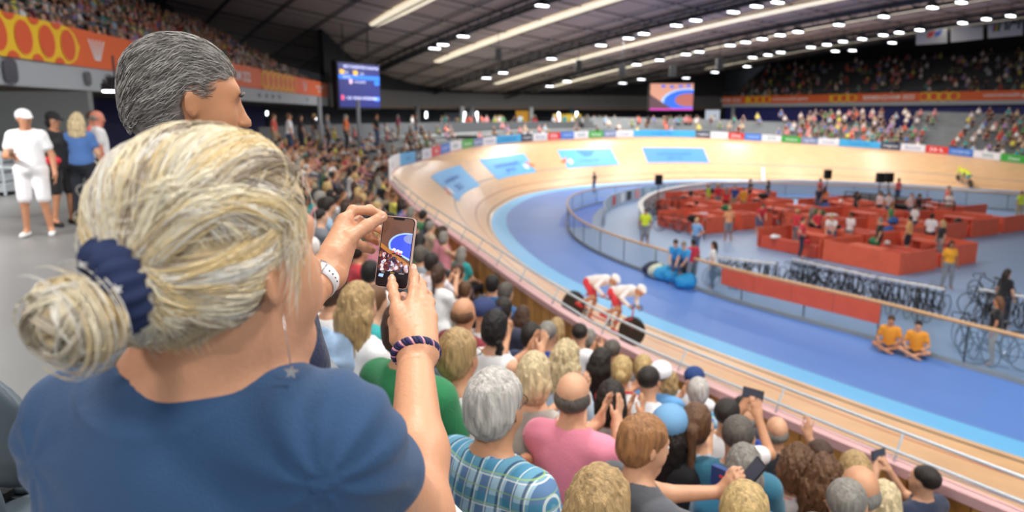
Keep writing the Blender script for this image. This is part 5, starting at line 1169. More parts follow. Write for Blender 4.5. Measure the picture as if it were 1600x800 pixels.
hero_hand('right_hand', RWr, RWr+(RE-RWr)*.12, palmR, [fi, fm, fr, fp], thR, [(fi[-1]+v3(0, -.0075, .003), fi[-1]-fi[-2], v3(0, -1, .35), 1.05), (fm[-1]+v3(.003, -.0075, .002), fm[-1]-fm[-2], v3(.3, -1, .3), 1)])
# left hand pinching the upper left corner
iL = [pz(537, 346, 1.285), pz(551, 329, 1.31), pz(577, 328, 1.335), pz(597, 336, 1.347)]; mL = [pz(545, 357, 1.30), pz(560, 345, 1.345), pz(580, 352, 1.37), pz(596, 360, 1.365)]
rL = [pz(545, 368, 1.295), pz(562, 362, 1.345), pz(578, 370, 1.37), pz(590, 378, 1.365)]; pL = [pz(541, 380, 1.28), pz(556, 380, 1.33), pz(570, 386, 1.35), pz(581, 391, 1.35)]
palmL = [(LW, iL[0], .025, .0145), (LW+v3(.005, .005, 0), mL[0], .025, .014), (LW+v3(.008, .01, 0), rL[0], .024, .0135), (LW+v3(.01, .01, -.005), pL[0], .022, .0125), (pz(520, 400, 1.23), pz(540, 372, 1.27), .023, .019)]
thL = [pz(524, 398, 1.225), pz(545, 372, 1.255), pz(572, 354, 1.288), pz(597, 339, 1.306)]
hero_hand('left_hand', LW, LW+(LE-LW)*.12, palmL, [iL, mL, rL, pL], thL, [(thL[-1]+v3(.001, -.0078, .003), thL[-1]-thL[-2], v3(0, -1, .5), 1.1)])
# tee
tee = tor.grow(.009); tee.cap(RS, RS+(RE-RS)*.30, .064, .062, k=.03); tee.cap(LS, LS+(LE-LS)*.40, .062, .060, k=.03)
d_ = (RE-RS)/np.linalg.norm(RE-RS)
tee.ell(N0+v3(.008, .012, .038), (.086, .082, .062), k=.006, sub=True)
def folds(P):
    q = P-RS.astype(f32); d = np.sqrt((q**2).sum(-1)); ang = np.arctan2(q[..., 2], q[..., 0]); f = np.exp(-(d/.16)**2)*np.sin(ang*9+d*38)*.0030
    q2 = P-LS.astype(f32); d2 = np.sqrt((q2**2).sum(-1)); a2 = np.arctan2(q2[..., 2], q2[..., 0]); f2 = np.exp(-(d2/.15)**2)*np.sin(a2*7+d2*30)*.0022
    nk = P-N0.astype(f32); rn = np.sqrt((nk[..., 0]/1.0)**2+(nk[..., 1])**2+((nk[..., 2]-.03)*1.2)**2); band = -.0022*np.exp(-((rn-.112)/.0035)**2)
    return f+f2+band+wob(P*np.array([1, 1, .5], f32), 26, 3)*.0022
V, F = nets(tee, .005, folds, pad=.03); me = npmesh('tee_shirt', V-Bn, F); link('tee_shirt', me, TEE, W)
V, F = nets(legs, .012); link('trousers', npmesh('trousers', V-Bn, F), mat('trouser_denim', '3A4A68', .8), W); V, F = nets(shoe, .01); link('shoes', npmesh('shoes', V-Bn, F), white, W)
for x in (-.031, .031):
    mb = MB(); mb.sph((0, 0, 0), .0115, 12, 8); c = HC+HR @ v3(x, .0815, .012); o = mb.build('eye', mat('eye_white', 'E8E2DC', .2), W, True); o.location = Vector((c-Bn).tolist()); mb = MB(); q = HR @ v3(0, .0075, 0); mb.sph(q, .0055, 8, 6); mb.build('iris', mat('eye_iris', '2A2018', .2), o, True)
# hair: an under shell and several thousand strands swept back to the scrunchie
TIE = v3(.022, -.120, .020)
CE = v3(0, -.018, .052); RE_ = v3(.088, .112, .100)
def project(sd, P, target, w):      # slide points onto the surface of a shape
    for _ in range(3):
        Pf = P.astype(f32); d = sd.ev(Pf); e = .002; g = np.stack([sd.ev(Pf+np.array(v, f32)*e)-d for v in ((1, 0, 0), (0, 1, 0), (0, 0, 1))], -1); g /= np.linalg.norm(g, axis=-1, keepdims=True)+1e-6; P = P-g*((d-target)*w)[..., None]
    return P
hs = SDF(); hs.ell(CE, RE_-.005, k=.02); hs.ell((0, -.058, .004), (.074, .060, .062), k=.03); hs.cap((0, -.08, -.0), TIE, .045, .022, k=.03); hp_ = SDF(); hp_.ops = list(hs.ops); hs.ell((0, .155, -.045), (.098, .108, .118), k=.015, sub=True)
for x in (-1, 1): hs.ell((x*.094, .020, -.022), (.030, .045, .046), k=.01, sub=True)
V, F = nets(hs.xf(m4(HR, HC)), .005, lambda P: wob(P, 120, 2)*.002); hair = link('hair', npmesh('hair', V-Bn, F), mat('hair_under', 'C4B08C', .6, noise=.3, nscale=40), W)
def on_shell(q, lift=0):
    d = (q-CE)/RE_; l = np.linalg.norm(d, axis=-1, keepdims=True); return CE+d/l*RE_*(1+lift)
cur_ = []; BT = []; TG = []; WT = []; META = []
HM_ = [hmat('pale', 'F2E8CC'), hmat('honey', 'E4CC98'), hmat('ash', 'C9BCA6'), hmat('root', 'A08E78'), hmat('silver', 'E8E4DA')]
A4 = HR; 
def to_w(P): return P @ A4.T+HC-Bn
# start rings: hairline all round, lock by lock
nl = 560
for L_ in range(nl):
    th = rr.uniform(-PI, PI) if L_ % 3 else PI+rr.uniform(-1.5, 1.5); kind = rr.random()
    if L_ % 4 == 1: sg_ = 1 if L_ % 8 == 1 else -1; st = v3(sg_*.086, rr.uniform(-.045, .012), rr.uniform(-.06, .055))
    elif kind < .70:      # from the hairline (front, sides, nape)
        el = {0: 0}.get(0, 0); c = math.cos(th); fz = .30+.25*max(0, c) if c > 0 else -.35-.75*(-c)
        if abs(c) < .5: fz = .02
        st = on_shell(CE+v3(math.sin(th)*RE_[0], math.cos(th)*RE_[1], fz*RE_[2]))
    else:
        ph = math.acos(rr.uniform(.1, 1)); st = on_shell(CE+RE_*v3(math.sin(ph)*math.sin(th), math.sin(ph)*math.cos(th), math.cos(ph)))
        if st[1] < -.09: continue
    lw = rr.uniform(.004, .010); mi = int(rr.choice([0, 0, 0, 1, 1, 2, 4, 4, 3])); lift = rr.uniform(-.01, .055); wv = rr.uniform(-.006, .006, 3); nS = 18; fr_ = rr.uniform(1, 2.6)
    for s_ in range(nS):
        o = rr.normal(size=3)*lw*.55; k = 14; t = np.linspace(0, 1, k)[:, None]; a = st+o; b = TIE+rr.normal(size=3)*.007+v3(0, .006, 0)
        arch = v3(0, 0, .04) if st[2] > .05 else v3(0, 0, -.004)
        P = a*(1-t)+b*t+arch*np.sin(t*PI)+v3(np.sign(st[0]+1e-6)*.02, 0, 0)*np.sin(t*PI)*.7
        tg = .0015+(max(0, lift)*.12+abs(rr.normal())*.0012)*np.sin(np.clip(t*1.1, 0, 1)*PI)[:, 0]; BT.append(P+wv*.35*np.sin(t*PI*fr_)*np.sin(t*PI)); TG.append(tg); WT.append(1-np.clip((t[:, 0]-.86)/.14, 0, 1)); META.append(( rr.uniform(.0005, .0009), mi if rr.random() < .85 else int(rr.integers(0, 5))))
BT = project(hp_, np.array(BT), np.array(TG), np.array(WT))
for P, (r_, mi) in zip(BT, META): cur_.append((to_w(P), r_, mi))
# fine hairs round the ear, temple and nape
for i in range(46):
    sgn = 1; z0 = rr.uniform(.03, .06); st = on_shell(v3(sgn*.09, rr.uniform(.0, .05), z0)); k = 9; t = np.linspace(0, 1, k)[:, None]
    e = st+v3(sgn*rr.uniform(-.008, .012), rr.uniform(-.035, .005), -rr.uniform(.03, .09)); P = st*(1-t)+e*t+v3(sgn*.006, 0, 0)*np.sin(t*PI)+rr.normal(size=3)*.003*np.sin(t*2*PI); cur_.append((to_w(P), rr.uniform(.0003, .0006), int(rr.choice([0, 1, 4]))))
for i in range(130):
    th = rr.uniform(-PI, PI); st = on_shell(CE+v3(math.sin(th), math.cos(th), rr.uniform(-.5, 1))*RE_, .02); 
    if st[1] > .06 and st[2] < .06: continue
    k = 9; t = np.linspace(0, 1, k)[:, None]; e = st+(TIE-st)*rr.uniform(.15, .45)+rr.normal(size=3)*.02; P = st*(1-t)+e*t; d = (P-CE)/RE_; l = np.linalg.norm(d, axis=1, keepdims=True); P = CE+d/l*RE_*(1+rr.uniform(.0, .08)*np.sin(t*PI)+.02); cur_.append((to_w(P), rr.uniform(.00025, .00045), int(rr.choice([0, 4, 1]))))
for i in range(150):      # nape hairs
    x = rr.uniform(-.06, .06); st = v3(x, -.088+abs(x)*.35, -.045+abs(x)*.2); k = 8; t = np.linspace(0, 1, k)[:, None]; e = st+v3(rr.normal()*.01, -.005, -rr.uniform(.006, .022)); P = st*(1-t)+e*t+v3(0, -.004, 0)*np.sin(t*PI); cur_.append((to_w(P), .0003, int(rr.choice([2, 3, 1]))))
strand_mesh('hair_strands', cur_, HM_, hair)
# the loose bun: hair looped through the scrunchie and fallen over
BC = TIE+v3(-.012, -.040, -.022)
bs = SDF().ell(BC, (.036, .020, .021), k=.01).cap(TIE, BC, .018, .024, k=.02); V, F = nets(bs.xf(m4(HR, HC)), .004, lambda P: wob(P, 150, 1)*.0025); bun = link('bun', npmesh('bun', V-Bn, F), mat('hair_under', 'A0886A'), W)
cur_ = []
for L_ in range(110):
    ax_ = rr.normal(size=3)*v3(.5, 1.0, .5); ax_ /= np.linalg.norm(ax_); u_ = np.cross(ax_, rr.normal(size=3)); u_ /= np.linalg.norm(u_); w_ = np.cross(ax_, u_); mi = int(rr.choice([0, 0, 1, 1, 4, 2])); a0 = rr.uniform(0, 6.28); al = rr.uniform(2.2, 4.6); R_ = v3(.046, .027, .027)*rr.uniform(.72, 1.2)
    for s_ in range(13):
        t = np.linspace(0, 1, 14)[:, None]; a = a0+al*t; P = BC+(u_*np.cos(a)+w_*np.sin(a)+ax_*.35)*R_*(1+rr.normal()*.02)+rr.normal(size=3)*.0022; t2 = np.clip(1-t*3.2, 0, 1); P = P*(1-t2)+TIE*t2; cur_.append((to_w(P), rr.uniform(.0005, .0011), mi if rr.random() < .8 else int(rr.integers(0, 5))))
for i in range(40):
    t = np.linspace(0, 1, 12)[:, None]; a = rr.uniform(-2.6, -.2); R_ = rr.uniform(.045, .062); P = BC+v3(-.005, -.005, .0)+np.concatenate([np.cos(a+t*2.4)*R_*1.15, rr.uniform(-.02, .02)+0*t, np.sin(a+t*2.4)*R_*.8], 1); cur_.append((to_w(P), rr.uniform(.0003, .0006), int(rr.choice([0, 4, 1]))))
strand_mesh('bun_strands', cur_, HM_, bun)
# scrunchie: a gathered navy band sprinkled with white stars
SCM = mat('scrunchie_navy', '1C2C55', .8); mb = MB(); n1, n2 = 72, 16; axn = v3(-.25, -1, -.12); axn /= np.linalg.norm(axn); u_ = np.cross(axn, v3(0, 0, 1)); u_ /= np.linalg.norm(u_); w_ = np.cross(axn, u_)
SCc = TIE+axn*.006; Vs = []
def scp(a, b, ex=0): r_ = .0160+ex+.0022*math.sin(a*17)+.0014*math.sin(a*31+1); R_ = .0275; return SCc+(u_*math.cos(a)+w_*math.sin(a))*(R_+r_*math.cos(b))+axn*r_*1.15*math.sin(b)
for i in range(n1):
    for j in range(n2): Vs.append(to_w(scp(2*PI*i/n1, 2*PI*j/n2)[None])[0])
Fs = [(i*n2+j, ((i+1) % n1)*n2+j, ((i+1) % n1)*n2+(j+1) % n2, i*n2+(j+1) % n2) for i in range(n1) for j in range(n2)]; scr = mesh('scrunchie', Vs, Fs, SCM, W, True)
for i in range(34):
    a, b = rr.uniform(0, 2*PI), rr.uniform(0, 2*PI); pts = []
    for q in range(10): r_ = .13 if q % 2 == 0 else .055; pts.append((a+r_*.95*math.cos(q*PI/5), b+r_*2.0*math.sin(q*PI/5)))
    mb = MB(); cc = to_w(scp(a, b, .0012)[None])[0]; mb.add([cc]+[to_w(scp(*p, .0009)[None])[0] for p in pts], [(0, k+1, (k+1) % 10+1) for k in range(10)]); mb.build('star', white, scr)
# white watch strap on the left wrist
ax_ = (LW-LE)/np.linalg.norm(LW-LE); u_ = np.cross(ax_, v3(0, 0, 1)); u_ /= np.linalg.norm(u_); w_ = np.cross(u_, ax_); SM = mat('strap_white', 'F1F1F3', .4); Vs = []; n = 40; C0 = LW-ax_*.016
for i in range(n):
    a = 2*PI*i/n
    for r_, h in ((.0300, -.0110), (.0325, -.0110), (.0325, .0110), (.0300, .0110)): Vs.append(C0+(u_*math.cos(a)+w_*math.sin(a))*r_+ax_*h-Bn)
mesh('watch_strap', Vs, [(i*4+j, ((i+1) % n)*4+j, ((i+1) % n)*4+(j+1) % 4, i*4+(j+1) % 4) for i in range(n) for j in range(4)], SM, W, True); strap = W.children[-1]
def strap_pt(a, h, ex=0): return C0+(u_*math.cos(a)+w_*math.sin(a))*(.0327+ex)+ax_*h
best = max(np.arange(0, 6.28, .05), key=lambda a: -(u_*math.cos(a)+w_*math.sin(a))[1])
for i in range(4): a = best-.25-i*.24; mb = MB(); mb.sph(strap_pt(a, 0)-Bn, (.0016, .0016, .0016), 8, 5); mb.build('strap_hole', mat('hole_dark', '55504C', .6), strap)
mb = MB(); q = [strap_pt(best+da, h, .0012)-Bn for da, h in ((.05, -.012), (.42, -.012), (.42, .012), (.05, .012))]; mb.tube(q, .0012, 6, closed=True); mb.build('buckle', mat('buckle_silver', 'C8C8CC', .25, metal=.8), strap)
# braided cord bracelet on the right wrist
ax_ = (RWr-RE)/np.linalg.norm(RWr-RE); u_ = np.cross(ax_, v3(0, 0, 1)); u_ /= np.linalg.norm(u_); w_ = np.cross(u_, ax_); C0 = RWr-ax_*.004+v3(.002, 0, 0); br = empty('bracelet', (0, 0, 0)); br.parent = W
for k, (m_, ph) in enumerate(((mat('cord_navy', '22234E', .7), 0), (mat('cord_pink', 'E8A4AE', .7), 2.1), (mat('cord_navy', '22234E'), 4.2), (mat('cord_plum', '4A3A70', .7), 1.0))):
    pts = []
    for i in range(170): a = 2*PI*i/170; b = a*13+ph; r_ = .0345+.0042*math.cos(b); pts.append(C0+(u_*math.cos(a)+w_*math.sin(a)*.92)*r_+ax_*.0050*math.sin(b)-Bn)
    mb = MB(); mb.tube(pts, .0036 if k != 1 else .0030, 6, closed=True); mb.build('cord', m_, br, True)
# earring and necklace
SIL = mat('silver_fine', 'D8DADC', .2, metal=.9); er = HC+HR @ v3(.081, -.004, -.036)
mb = MB(); a = er; b = er+v3(.006, -.004, -.052); mb.tube([a-Bn, b-Bn], .0006, 5); ear = mb.build('earring', SIL, W, True)
mb = MB(); c = b+v3(0, 0, -.006); pts = [c+v3(math.cos(q*PI/5+.2)*(.0075 if q % 2 == 0 else .003), 0, math.sin(q*PI/5+.2)*(.0075 if q % 2 == 0 else .003)) for q in range(10)]; k = len(pts)
mb.add([Vector((p-Bn+v3(0, -.0012, 0)).tolist()) for p in pts]+[Vector((p-Bn+v3(0, .0012, 0)).tolist()) for p in pts], [tuple(range(10))[::-1], tuple(range(10, 20))]+[(q, (q+1) % 10, (q+1) % 10+10, q+10) for q in range(10)]); mb.build('star_pendant', SIL, ear)
# phone
PC = [pz(600, 336, 1.335), pz(650, 341, 1.325), pz(637, 453, 1.315), pz(583, 447, 1.325)]
c = sum(PC)/4; xa = ((PC[1]-PC[0])+(PC[2]-PC[3]))/2; wd = np.linalg.norm(xa); xa /= wd; za = ((PC[0]-PC[3])+(PC[1]-PC[2]))/2; hg = np.linalg.norm(za); za -= xa*(za @ xa); za /= np.linalg.norm(za); ya = np.cross(za, xa)
ph = empty('phone', (0, 0, 0)); ph.matrix_world = Matrix.Translation(Vector(c.tolist())) @ Matrix(np.stack([xa, ya, za], 1).tolist()).to_4x4(); tag(ph, 'smartphone in a pale pink case held up by the blonde woman, showing the race', 'phone')
def rrect(w2, h2, r, n=7): return [(sx*(w2-r)+r*math.cos(a), sz*(h2-r)+r*math.sin(a)) for sx, sz, a0 in ((1, 1, 0), (-1, 1, PI/2), (-1, -1, PI), (1, -1, 1.5*PI)) for a in np.linspace(a0, a0+PI/2, n)]
def slab(nm, w2, h2, r, y0, y1, m_, par, cx=0, cz=0, bev=0):
    q = rrect(w2, h2, r); k = len(q); V = [(x+cx, y0, z+cz) for x, z in q]+[(x+cx, y1, z+cz) for x, z in q]; return mesh(nm, V, [tuple(range(k)), tuple(range(k, 2*k))[::-1]]+[(i, (i+1) % k+0, (i+1) % k+k, i+k) for i in range(k)], m_, par)
w2, h2 = wd/2, hg/2
slab('case', w2, h2, .0095, .0005, .0095, mat('case_blush', 'D9B9AC', .4), ph); slab('bezel', w2-.0016, h2-.0016, .0085, -.0002, .0006, mat('phone_black', '0B0B0E', .15), ph); slab('notch', .011, .0022, .002, -.0016, -.0012, mat('phone_black', '0B0B0E'), ph, cz=h2-.0045)
def E_(n, c_, e=.75): return mat('screen_'+n, c_, .3, emit=e)
sw, sh = w2-.0030, h2-.0032
def sq(nm, pts, m_, lay):     # polygon on the screen, coordinates -1..1
    mb = MB(); mb.add([(max(-1, min(1, x))*sw, -.0003-.00006*lay, max(-1, min(1, z))*sh) for x, z in pts], [tuple(range(len(pts)))]); return mb.build(nm, m_, scn)
scn = slab('display', sw, sh, .0075, -.0004, .0, E_('brown', '6A4A3C', .5), ph)
def ellp(cx, cz, rx, rz, a0=0, a1=2*PI, n=24): return [(cx+rx*math.cos(a), cz+rz*math.sin(a)) for a in np.linspace(a0, a1, n)]
sq('advert_patch', ellp(-.62, .78, .3, .06), E_('blue', '3A5FD8'), 1); sq('advert_patch', ellp(.3, .80, .34, .06), E_('blue', '3A5FD8'), 1)
sq('track_image', [(-1, .66), (1, .66), (1, -.30), (-1, .20)], E_('tan', 'D9B3A0'), 1); sq('track_image', [(1, .60)]+ellp(.75, .22, 1.25, .37, PI*.42, PI*1.13)+[(1, -.22)], E_('sky', '9CC0F0'), 2); sq('infield_image', [(1, .58)]+ellp(.78, .22, 1.15, .33, PI*.42, PI*1.12)+[(1, -.16)], E_('royal', '3D52D8'), 3)
sq('infield_image', ellp(1.0, .42, .55, .14, PI*.5, PI*1.5), E_('pit', '7A86B8'), 4); sq('wall_image', [(-1, .24), (1, -.32), (1, -.46), (-1, .10)], E_('wood', 'A86E34'), 4); sq('crowd_image', [(-1, .11), (1, -.45), (1, -.56), (-1, -.56)], E_('crowd', '4A2A34', .5), 5)
for i in range(150):
    x = rr.uniform(-.97, .97); z = rr.uniform(-.54, .10-(x+1)*.26); sz = .055+.05*max(0, -z); cc = ['20202A', '5A2030', 'E8D8E0', '34405A', 'C890A0', '7A4A3A', 'B87A60', 'D0D4E8'][int(rr.integers(0, 8))]; sq('crowd_image', ellp(x, z, sz*1.6, sz*.75, n=9), E_('c'+cc, cc, .6), 6+i % 5)
for x in (-.08, .18, .38): sq('rider_image', ellp(x, .06-x*.12, .12, .045, n=10), E_('white', 'F4ECEC'), 7); sq('rider_image', ellp(x-.04, .0-x*.12, .07, .04, n=10), E_('red', 'D04858'), 8); sq('rider_image', ellp(x, -.06-x*.12, .14, .02, n=8), E_('dark', '201820'), 7)
sq('toolbar', [(-1, -.57), (1, -.57), (1, -1), (-1, -1)], E_('bar', '1A1218', .3), 12)
sq('thumbnail', [(-.85, -.66), (-.55, -.66), (-.6, -.76), (-.9, -.74)], E_('thumb', 'A8C8F8'), 13); sq('shutter_button', ellp(.0, -.72, .17, .075), E_('white', 'F4ECEC'), 13)
for x, tx, cc in ((-.62, 'VIDEO', 'D8D0D0'), (0, 'PHOTO', 'F0C030'), (.6, 'PORTRAIT', 'D8D0D0')): text_on('lettering', tx, lambda X, Y: Vector((X, -.0013, Y)), .0017, x*sw, -.61*sh, E_('t'+cc, cc), scn, bold=.02)
# ------------------------------------------------------------------ the grey haired man beside her
MH = n3(px(297, 166, 1.48)); MR = -math.radians(20)
B = head_to_base(Vector(MH.tolist()), MR, 'turn', False, 1.0); MS = 1+(B.z-CONC)/1.6; B = head_to_base(Vector(MH.tolist()), MR, 'turn', False, MS); B.z = CONC
M_ = person(B, MR, 'turn', False, '232C4C', 'long', 'long', '2A3040', None, 'gray', 'CC9068', .015, 'grey haired man in a dark navy jacket in profile behind the blonde woman', vox=.009, sc=MS)
print('man scale', MS)
M_.name = 'person'
zb_ = B.z
ms, HMm, hcn = body_kit('turn', False, 'long', 'long', .009, .015); HMm = Matrix(HMm.tolist())
# grey hair strands, swept back from the brow
ce = v3(0, -.020, .046); re_ = v3(.082, .106, .092); cur_ = []
ms_ = SDF(); ms_.ell(ce, re_-.003, k=.02); ms_.ell((0, -.05, -.01), (.076, .07, .075), k=.03); mp_ = SDF(); mp_.ops = list(ms_.ops); BT = []; TG = []; META = []; ms_.ell((0, .150, -.060), (.105, .105, .130), k=.015, sub=True); ms_.cut((0, -.04, -.066), (0, .55, -1))
for x in (-1, 1): ms_.ell((x*.09, .004, -.012), (.032, .030, .040), k=.008, sub=True)
V, F = nets(ms_, .005, lambda P: wob(P, 110, 2)*.0012); hm = link('hair', npmesh('hair', V, F), mat('hair_iron', '8A847E', .6, noise=.4, nscale=60), M_); hm.matrix_local = HMm
for i in range(5200):
    th = rr.uniform(-PI, PI); cz = rr.uniform(-1, 1); sz = math.sqrt(1-cz*cz); st = ce+re_*v3(sz*math.sin(th), sz*math.cos(th), cz)
    if st[1] > .045 and st[2] < .055+.3*(st[1]-.045): continue
    if abs(st[0]) > .06 and abs(st[1]-.004) < .028 and st[2] < .030: continue
    if st[1] > -.02 and st[2] < .0 and not (.03 < st[1] < .05): continue
    if st[2] < (-.10 if st[1] < -.04 else -.03): continue
    if st[2] < -.02: st = v3(st[0]*1.0, min(st[1], -.05)-.03, st[2])
    side = abs(st[0])/.08; d = v3(-.15*np.sign(st[0])*(1-side), -1, -.55-.35*side if st[1] < .0 else -.20*side); d /= np.linalg.norm(d); ln = rr.uniform(.022, .048); k = 7; t = np.linspace(0, 1, k)[:, None]
    P = st+d*ln*t+rr.normal(size=3)*.0025*t; P = P+v3(0, 0, 1)*.0022*np.sin(t*PI*rr.uniform(1, 3)+st[1]*60)
    BT.append(P); TG.append(.0012+.0035*np.sin(t[:, 0]*PI*.8)+rr.uniform(0, .0025)); META.append(( rr.uniform(.00035, .0007), int(rr.choice([0, 0, 1, 1, 2, 3]))))
BT = project(mp_, np.array(BT), np.array(TG), np.ones(np.array(TG).shape)); cur_ = [(P, r_, mi) for P, (r_, mi) in zip(BT, META)]
o = strand_mesh('hair_strands', cur_, [hmat('grey_light', 'B9B4AE'), hmat('grey_mid', '85807A'), hmat('grey_dark', '4C4642'), hmat('grey_white', 'D8D4CE')], hm)
for a, b in (((-.046, .089, .030), (-.020, .098, .036)), ((.020, .098, .036), (.046, .089, .030))):
    mb = MB(); mb.tube([a, b], .004, 6); o = mb.build('eyebrow', hmat('grey_dark', '4C4642'), M_, True); o.matrix_local = HMm
q = HMm.translation; mb = MB(); pts = [(q.x+.068*math.cos(a), q.y-.02+.064*math.sin(a), q.z-.135-.012*math.sin(a)) for a in np.linspace(0, 2*PI, 33)[:-1]]; mb.tube(pts, .010, 8, closed=True); mb.build('jacket_collar', mat('jacket_navy', '1E2744', .8), M_, True)
mb = MB(); pts = [(q.x+.076*math.cos(a), q.y-.02+.072*math.sin(a), q.z-.142-.012*math.sin(a)) for a in np.linspace(0, 2*PI, 33)[:-1]]; mb.tube(pts, .003, 6, closed=True); mb.build('collar_piping', mat('piping_red', 'D0404A', .6), M_, True)
# ------------------------------------------------------------------ bicycles
BK_BL = mat('bike_black', '1B1C20', .35); TYRE = mat('tyre_black', '121214', .7); BK_RD = mat('bike_red', 'C8303A', .35); ALU = mat('bike_alloy', 'B0B4BA', .3, metal=.8)
def wheel(x, parent, disc=False, r=.335):
    mb = MB(); mb.tube([(x+r*math.cos(a), 0, r+r*math.sin(a)) for a in np.linspace(0, 2*PI, 25)[:-1]], .014, 6, closed=True); w_ = mb.build('wheel', TYRE, parent, True)
    mb = MB()
    if disc: mb.tube([(x, -.012, r), (x, .012, r)], r-.02, 24); mb.build('disc', BK_BL, w_)
    else:
        for k in range(8): a = k*PI/8; mb.tube([(x+(r-.01)*math.cos(a), 0, r+(r-.01)*math.sin(a)), (x-(r-.01)*math.cos(a), 0, r-(r-.01)*math.sin(a))], .0025, 3)
        mb.build('spokes', ALU, w_)
    return w_
def make_bike(loc=(0, 0, 0), rz=0, frame_m=None, tandem=False):
    t = empty('tandem_bicycle' if tandem else 'bicycle', loc, rz); L_ = 1.75 if tandem else .99; wheel(0, t, tandem); wheel(L_, t, tandem); fm = frame_m or BK_BL; mb = MB()
    hd = (L_-.16, 0, .86); hb = (L_-.10, 0, .60); seats_ = [(.26, 0, .80)]+([(1.0, 0, .82)] if tandem else []); bbs = [(.42, 0, .30)]+([(1.14, 0, .30)] if tandem else [])
    for st_, bb in zip(seats_, bbs): mb.tube([st_, bb], .016, 6)
    mb.tube([(0, 0, .335), bbs[0]], .013, 6); mb.tube([(0, 0, .335), (.28, 0, .74)], .011, 6); mb.tube([bbs[-1], hb], .020, 6); mb.tube([(.28, 0, .76), hd], .016, 6); mb.tube([hd, hb], .018, 6); mb.tube([hb, (L_, 0, .335)], .014, 6)
    if tandem: mb.tube([bbs[0], bbs[1]], .02, 6)
    mb.build('frame', fm, t, True)
    for st_, bb in zip(seats_, bbs):
        mb = MB(); mb.sph((st_[0]-.03, 0, st_[2]+.12), (.13, .06, .025), 10, 5); mb.tube([st_, (st_[0]-.02, 0, st_[2]+.11)], .013, 6); mb.build('saddle', BK_BL, t, True)
        mb = MB(); mb.tube([(bb[0], -.02, bb[2]), (bb[0], -.012, bb[2])], .09, 18); mb.tube([(bb[0]-.12, .06, bb[2]-.12), (bb[0], .06, bb[2]), (bb[0], -.06, bb[2]), (bb[0]+.12, -.06, bb[2]+.12)], .010, 5); mb.build('crank', ALU, t, True)
    for hx in ([L_-.14]+([.96] if tandem else [])):
        mb = MB(); mb.tube([(hx+.02, -.20, .80), (hx+.10, -.20, .88), (hx+.06, -.19, .93), (hx+.0, 0, .92), (hx+.06, .19, .93), (hx+.10, .20, .88), (hx+.02, .20, .80)], .013, 6); mb.build('handlebar', BK_BL, t, True)
    return t
bike0 = make_bike(); nbk = 0
def bike(P, rz, lab, lift=0):
    global nbk
    t = bike0 if nbk == 0 else copy_tree(bike0); nbk += 1; t.location = (P[0], P[1], P[2]+lift); t.rotation_euler = (0, 0, rz); tag(t, lab, 'bicycle', 'track bikes in the pit area')
AX = math.atan2(RD[1], RD[0])-.14
# ------------------------------------------------------------------ red team pens
def inpoly(x, y, P):
    c = False; j = len(P)-1
    for i in range(len(P)):
        if (P[i][1] > y) != (P[j][1] > y) and x < (P[j][0]-P[i][0])*(y-P[i][1])/(P[j][1]-P[i][1])+P[i][0]: c = not c
        j = i
    return c
PODS = [[(1040, 332), (1062, 318), (1130, 308), (1185, 318), (1250, 330), (1235, 352), (1165, 362), (1120, 376), (1050, 350)], [(1190, 322), (1330, 312), (1566, 344), (1545, 362), (1400, 425), (1478, 440), (1470, 462), (1240, 415), (1200, 400), (1255, 362), (1290, 340), (1200, 335)]]
PODS[1] = [(1252, 340), (1330, 322), (1566, 344), (1535, 372), (1400, 425), (1478, 440), (1472, 455), (1240, 402), (1225, 385), (1262, 360)]
ux = Vector((math.cos(AX), math.sin(AX), 0)); uy = Vector((-math.sin(AX), math.cos(AX), 0)); REDP = mat('pit_red_panel', 'E8694C', .7, noise=.08, nscale=3); REDB = mat('pit_red_bench', 'DC5A44', .7)
def make_pen():
    t = empty('team_pen', (0, 0, 0))
    for c, d_ in (((0, 1.12, .42), (3.3, .06, .84)), ((-1.65, 0, .42), (.06, 2.3, .84)), ((1.65, 0, .42), (.06, 2.3, .84)), ((0, -1.0, .26), (3.0, .30, .52))):
        mb = MB(); mb.box(c, d_); mb.build('partition' if c[2] > .3 else 'bench', REDP if c[2] > .3 else REDB, t)
    mb = MB(); mb.box((.2, .35, .72), (1.5, .7, .05)); mb.box((-.4, .35, .35), (.05, .6, .7)); mb.box((.8, .35, .35), (.05, .6, .7)); mb.build('table', REDP, t); return t
pen0 = make_pen(); pens = []
for pi_, P in enumerate(PODS):
    for i in range(-20, 30):
        for j in range(-20, 40):
            c = Vector((30, 40, 0))+ux*(i*3.5)+uy*(j*2.75); q = proj(c)
            if q[2] > 5 and inpoly(q[0], q[1], P): pens.append((pi_, i, j, c))
rws = sorted({(p[0], p[2]) for p in pens})
for n_, (pi_, i, j, c) in enumerate(pens):
    t = pen0 if n_ == 0 else copy_tree(pen0); t.location = c; t.rotation_euler = (0, 0, AX+(PI if (i+j) % 2 else 0)); row = sorted({p[2] for p in pens if p[0] == pi_}).index(j)+1; pos = sorted([p[1] for p in pens if p[0] == pi_ and p[2] == j]).index(i)+1
    tag(t, f'red partitioned team pen, {"left" if pi_ == 0 else "right"} block, {ordn(row)} row back, {ordn(pos)} across', 'pen', 'red team pens in the pit area')
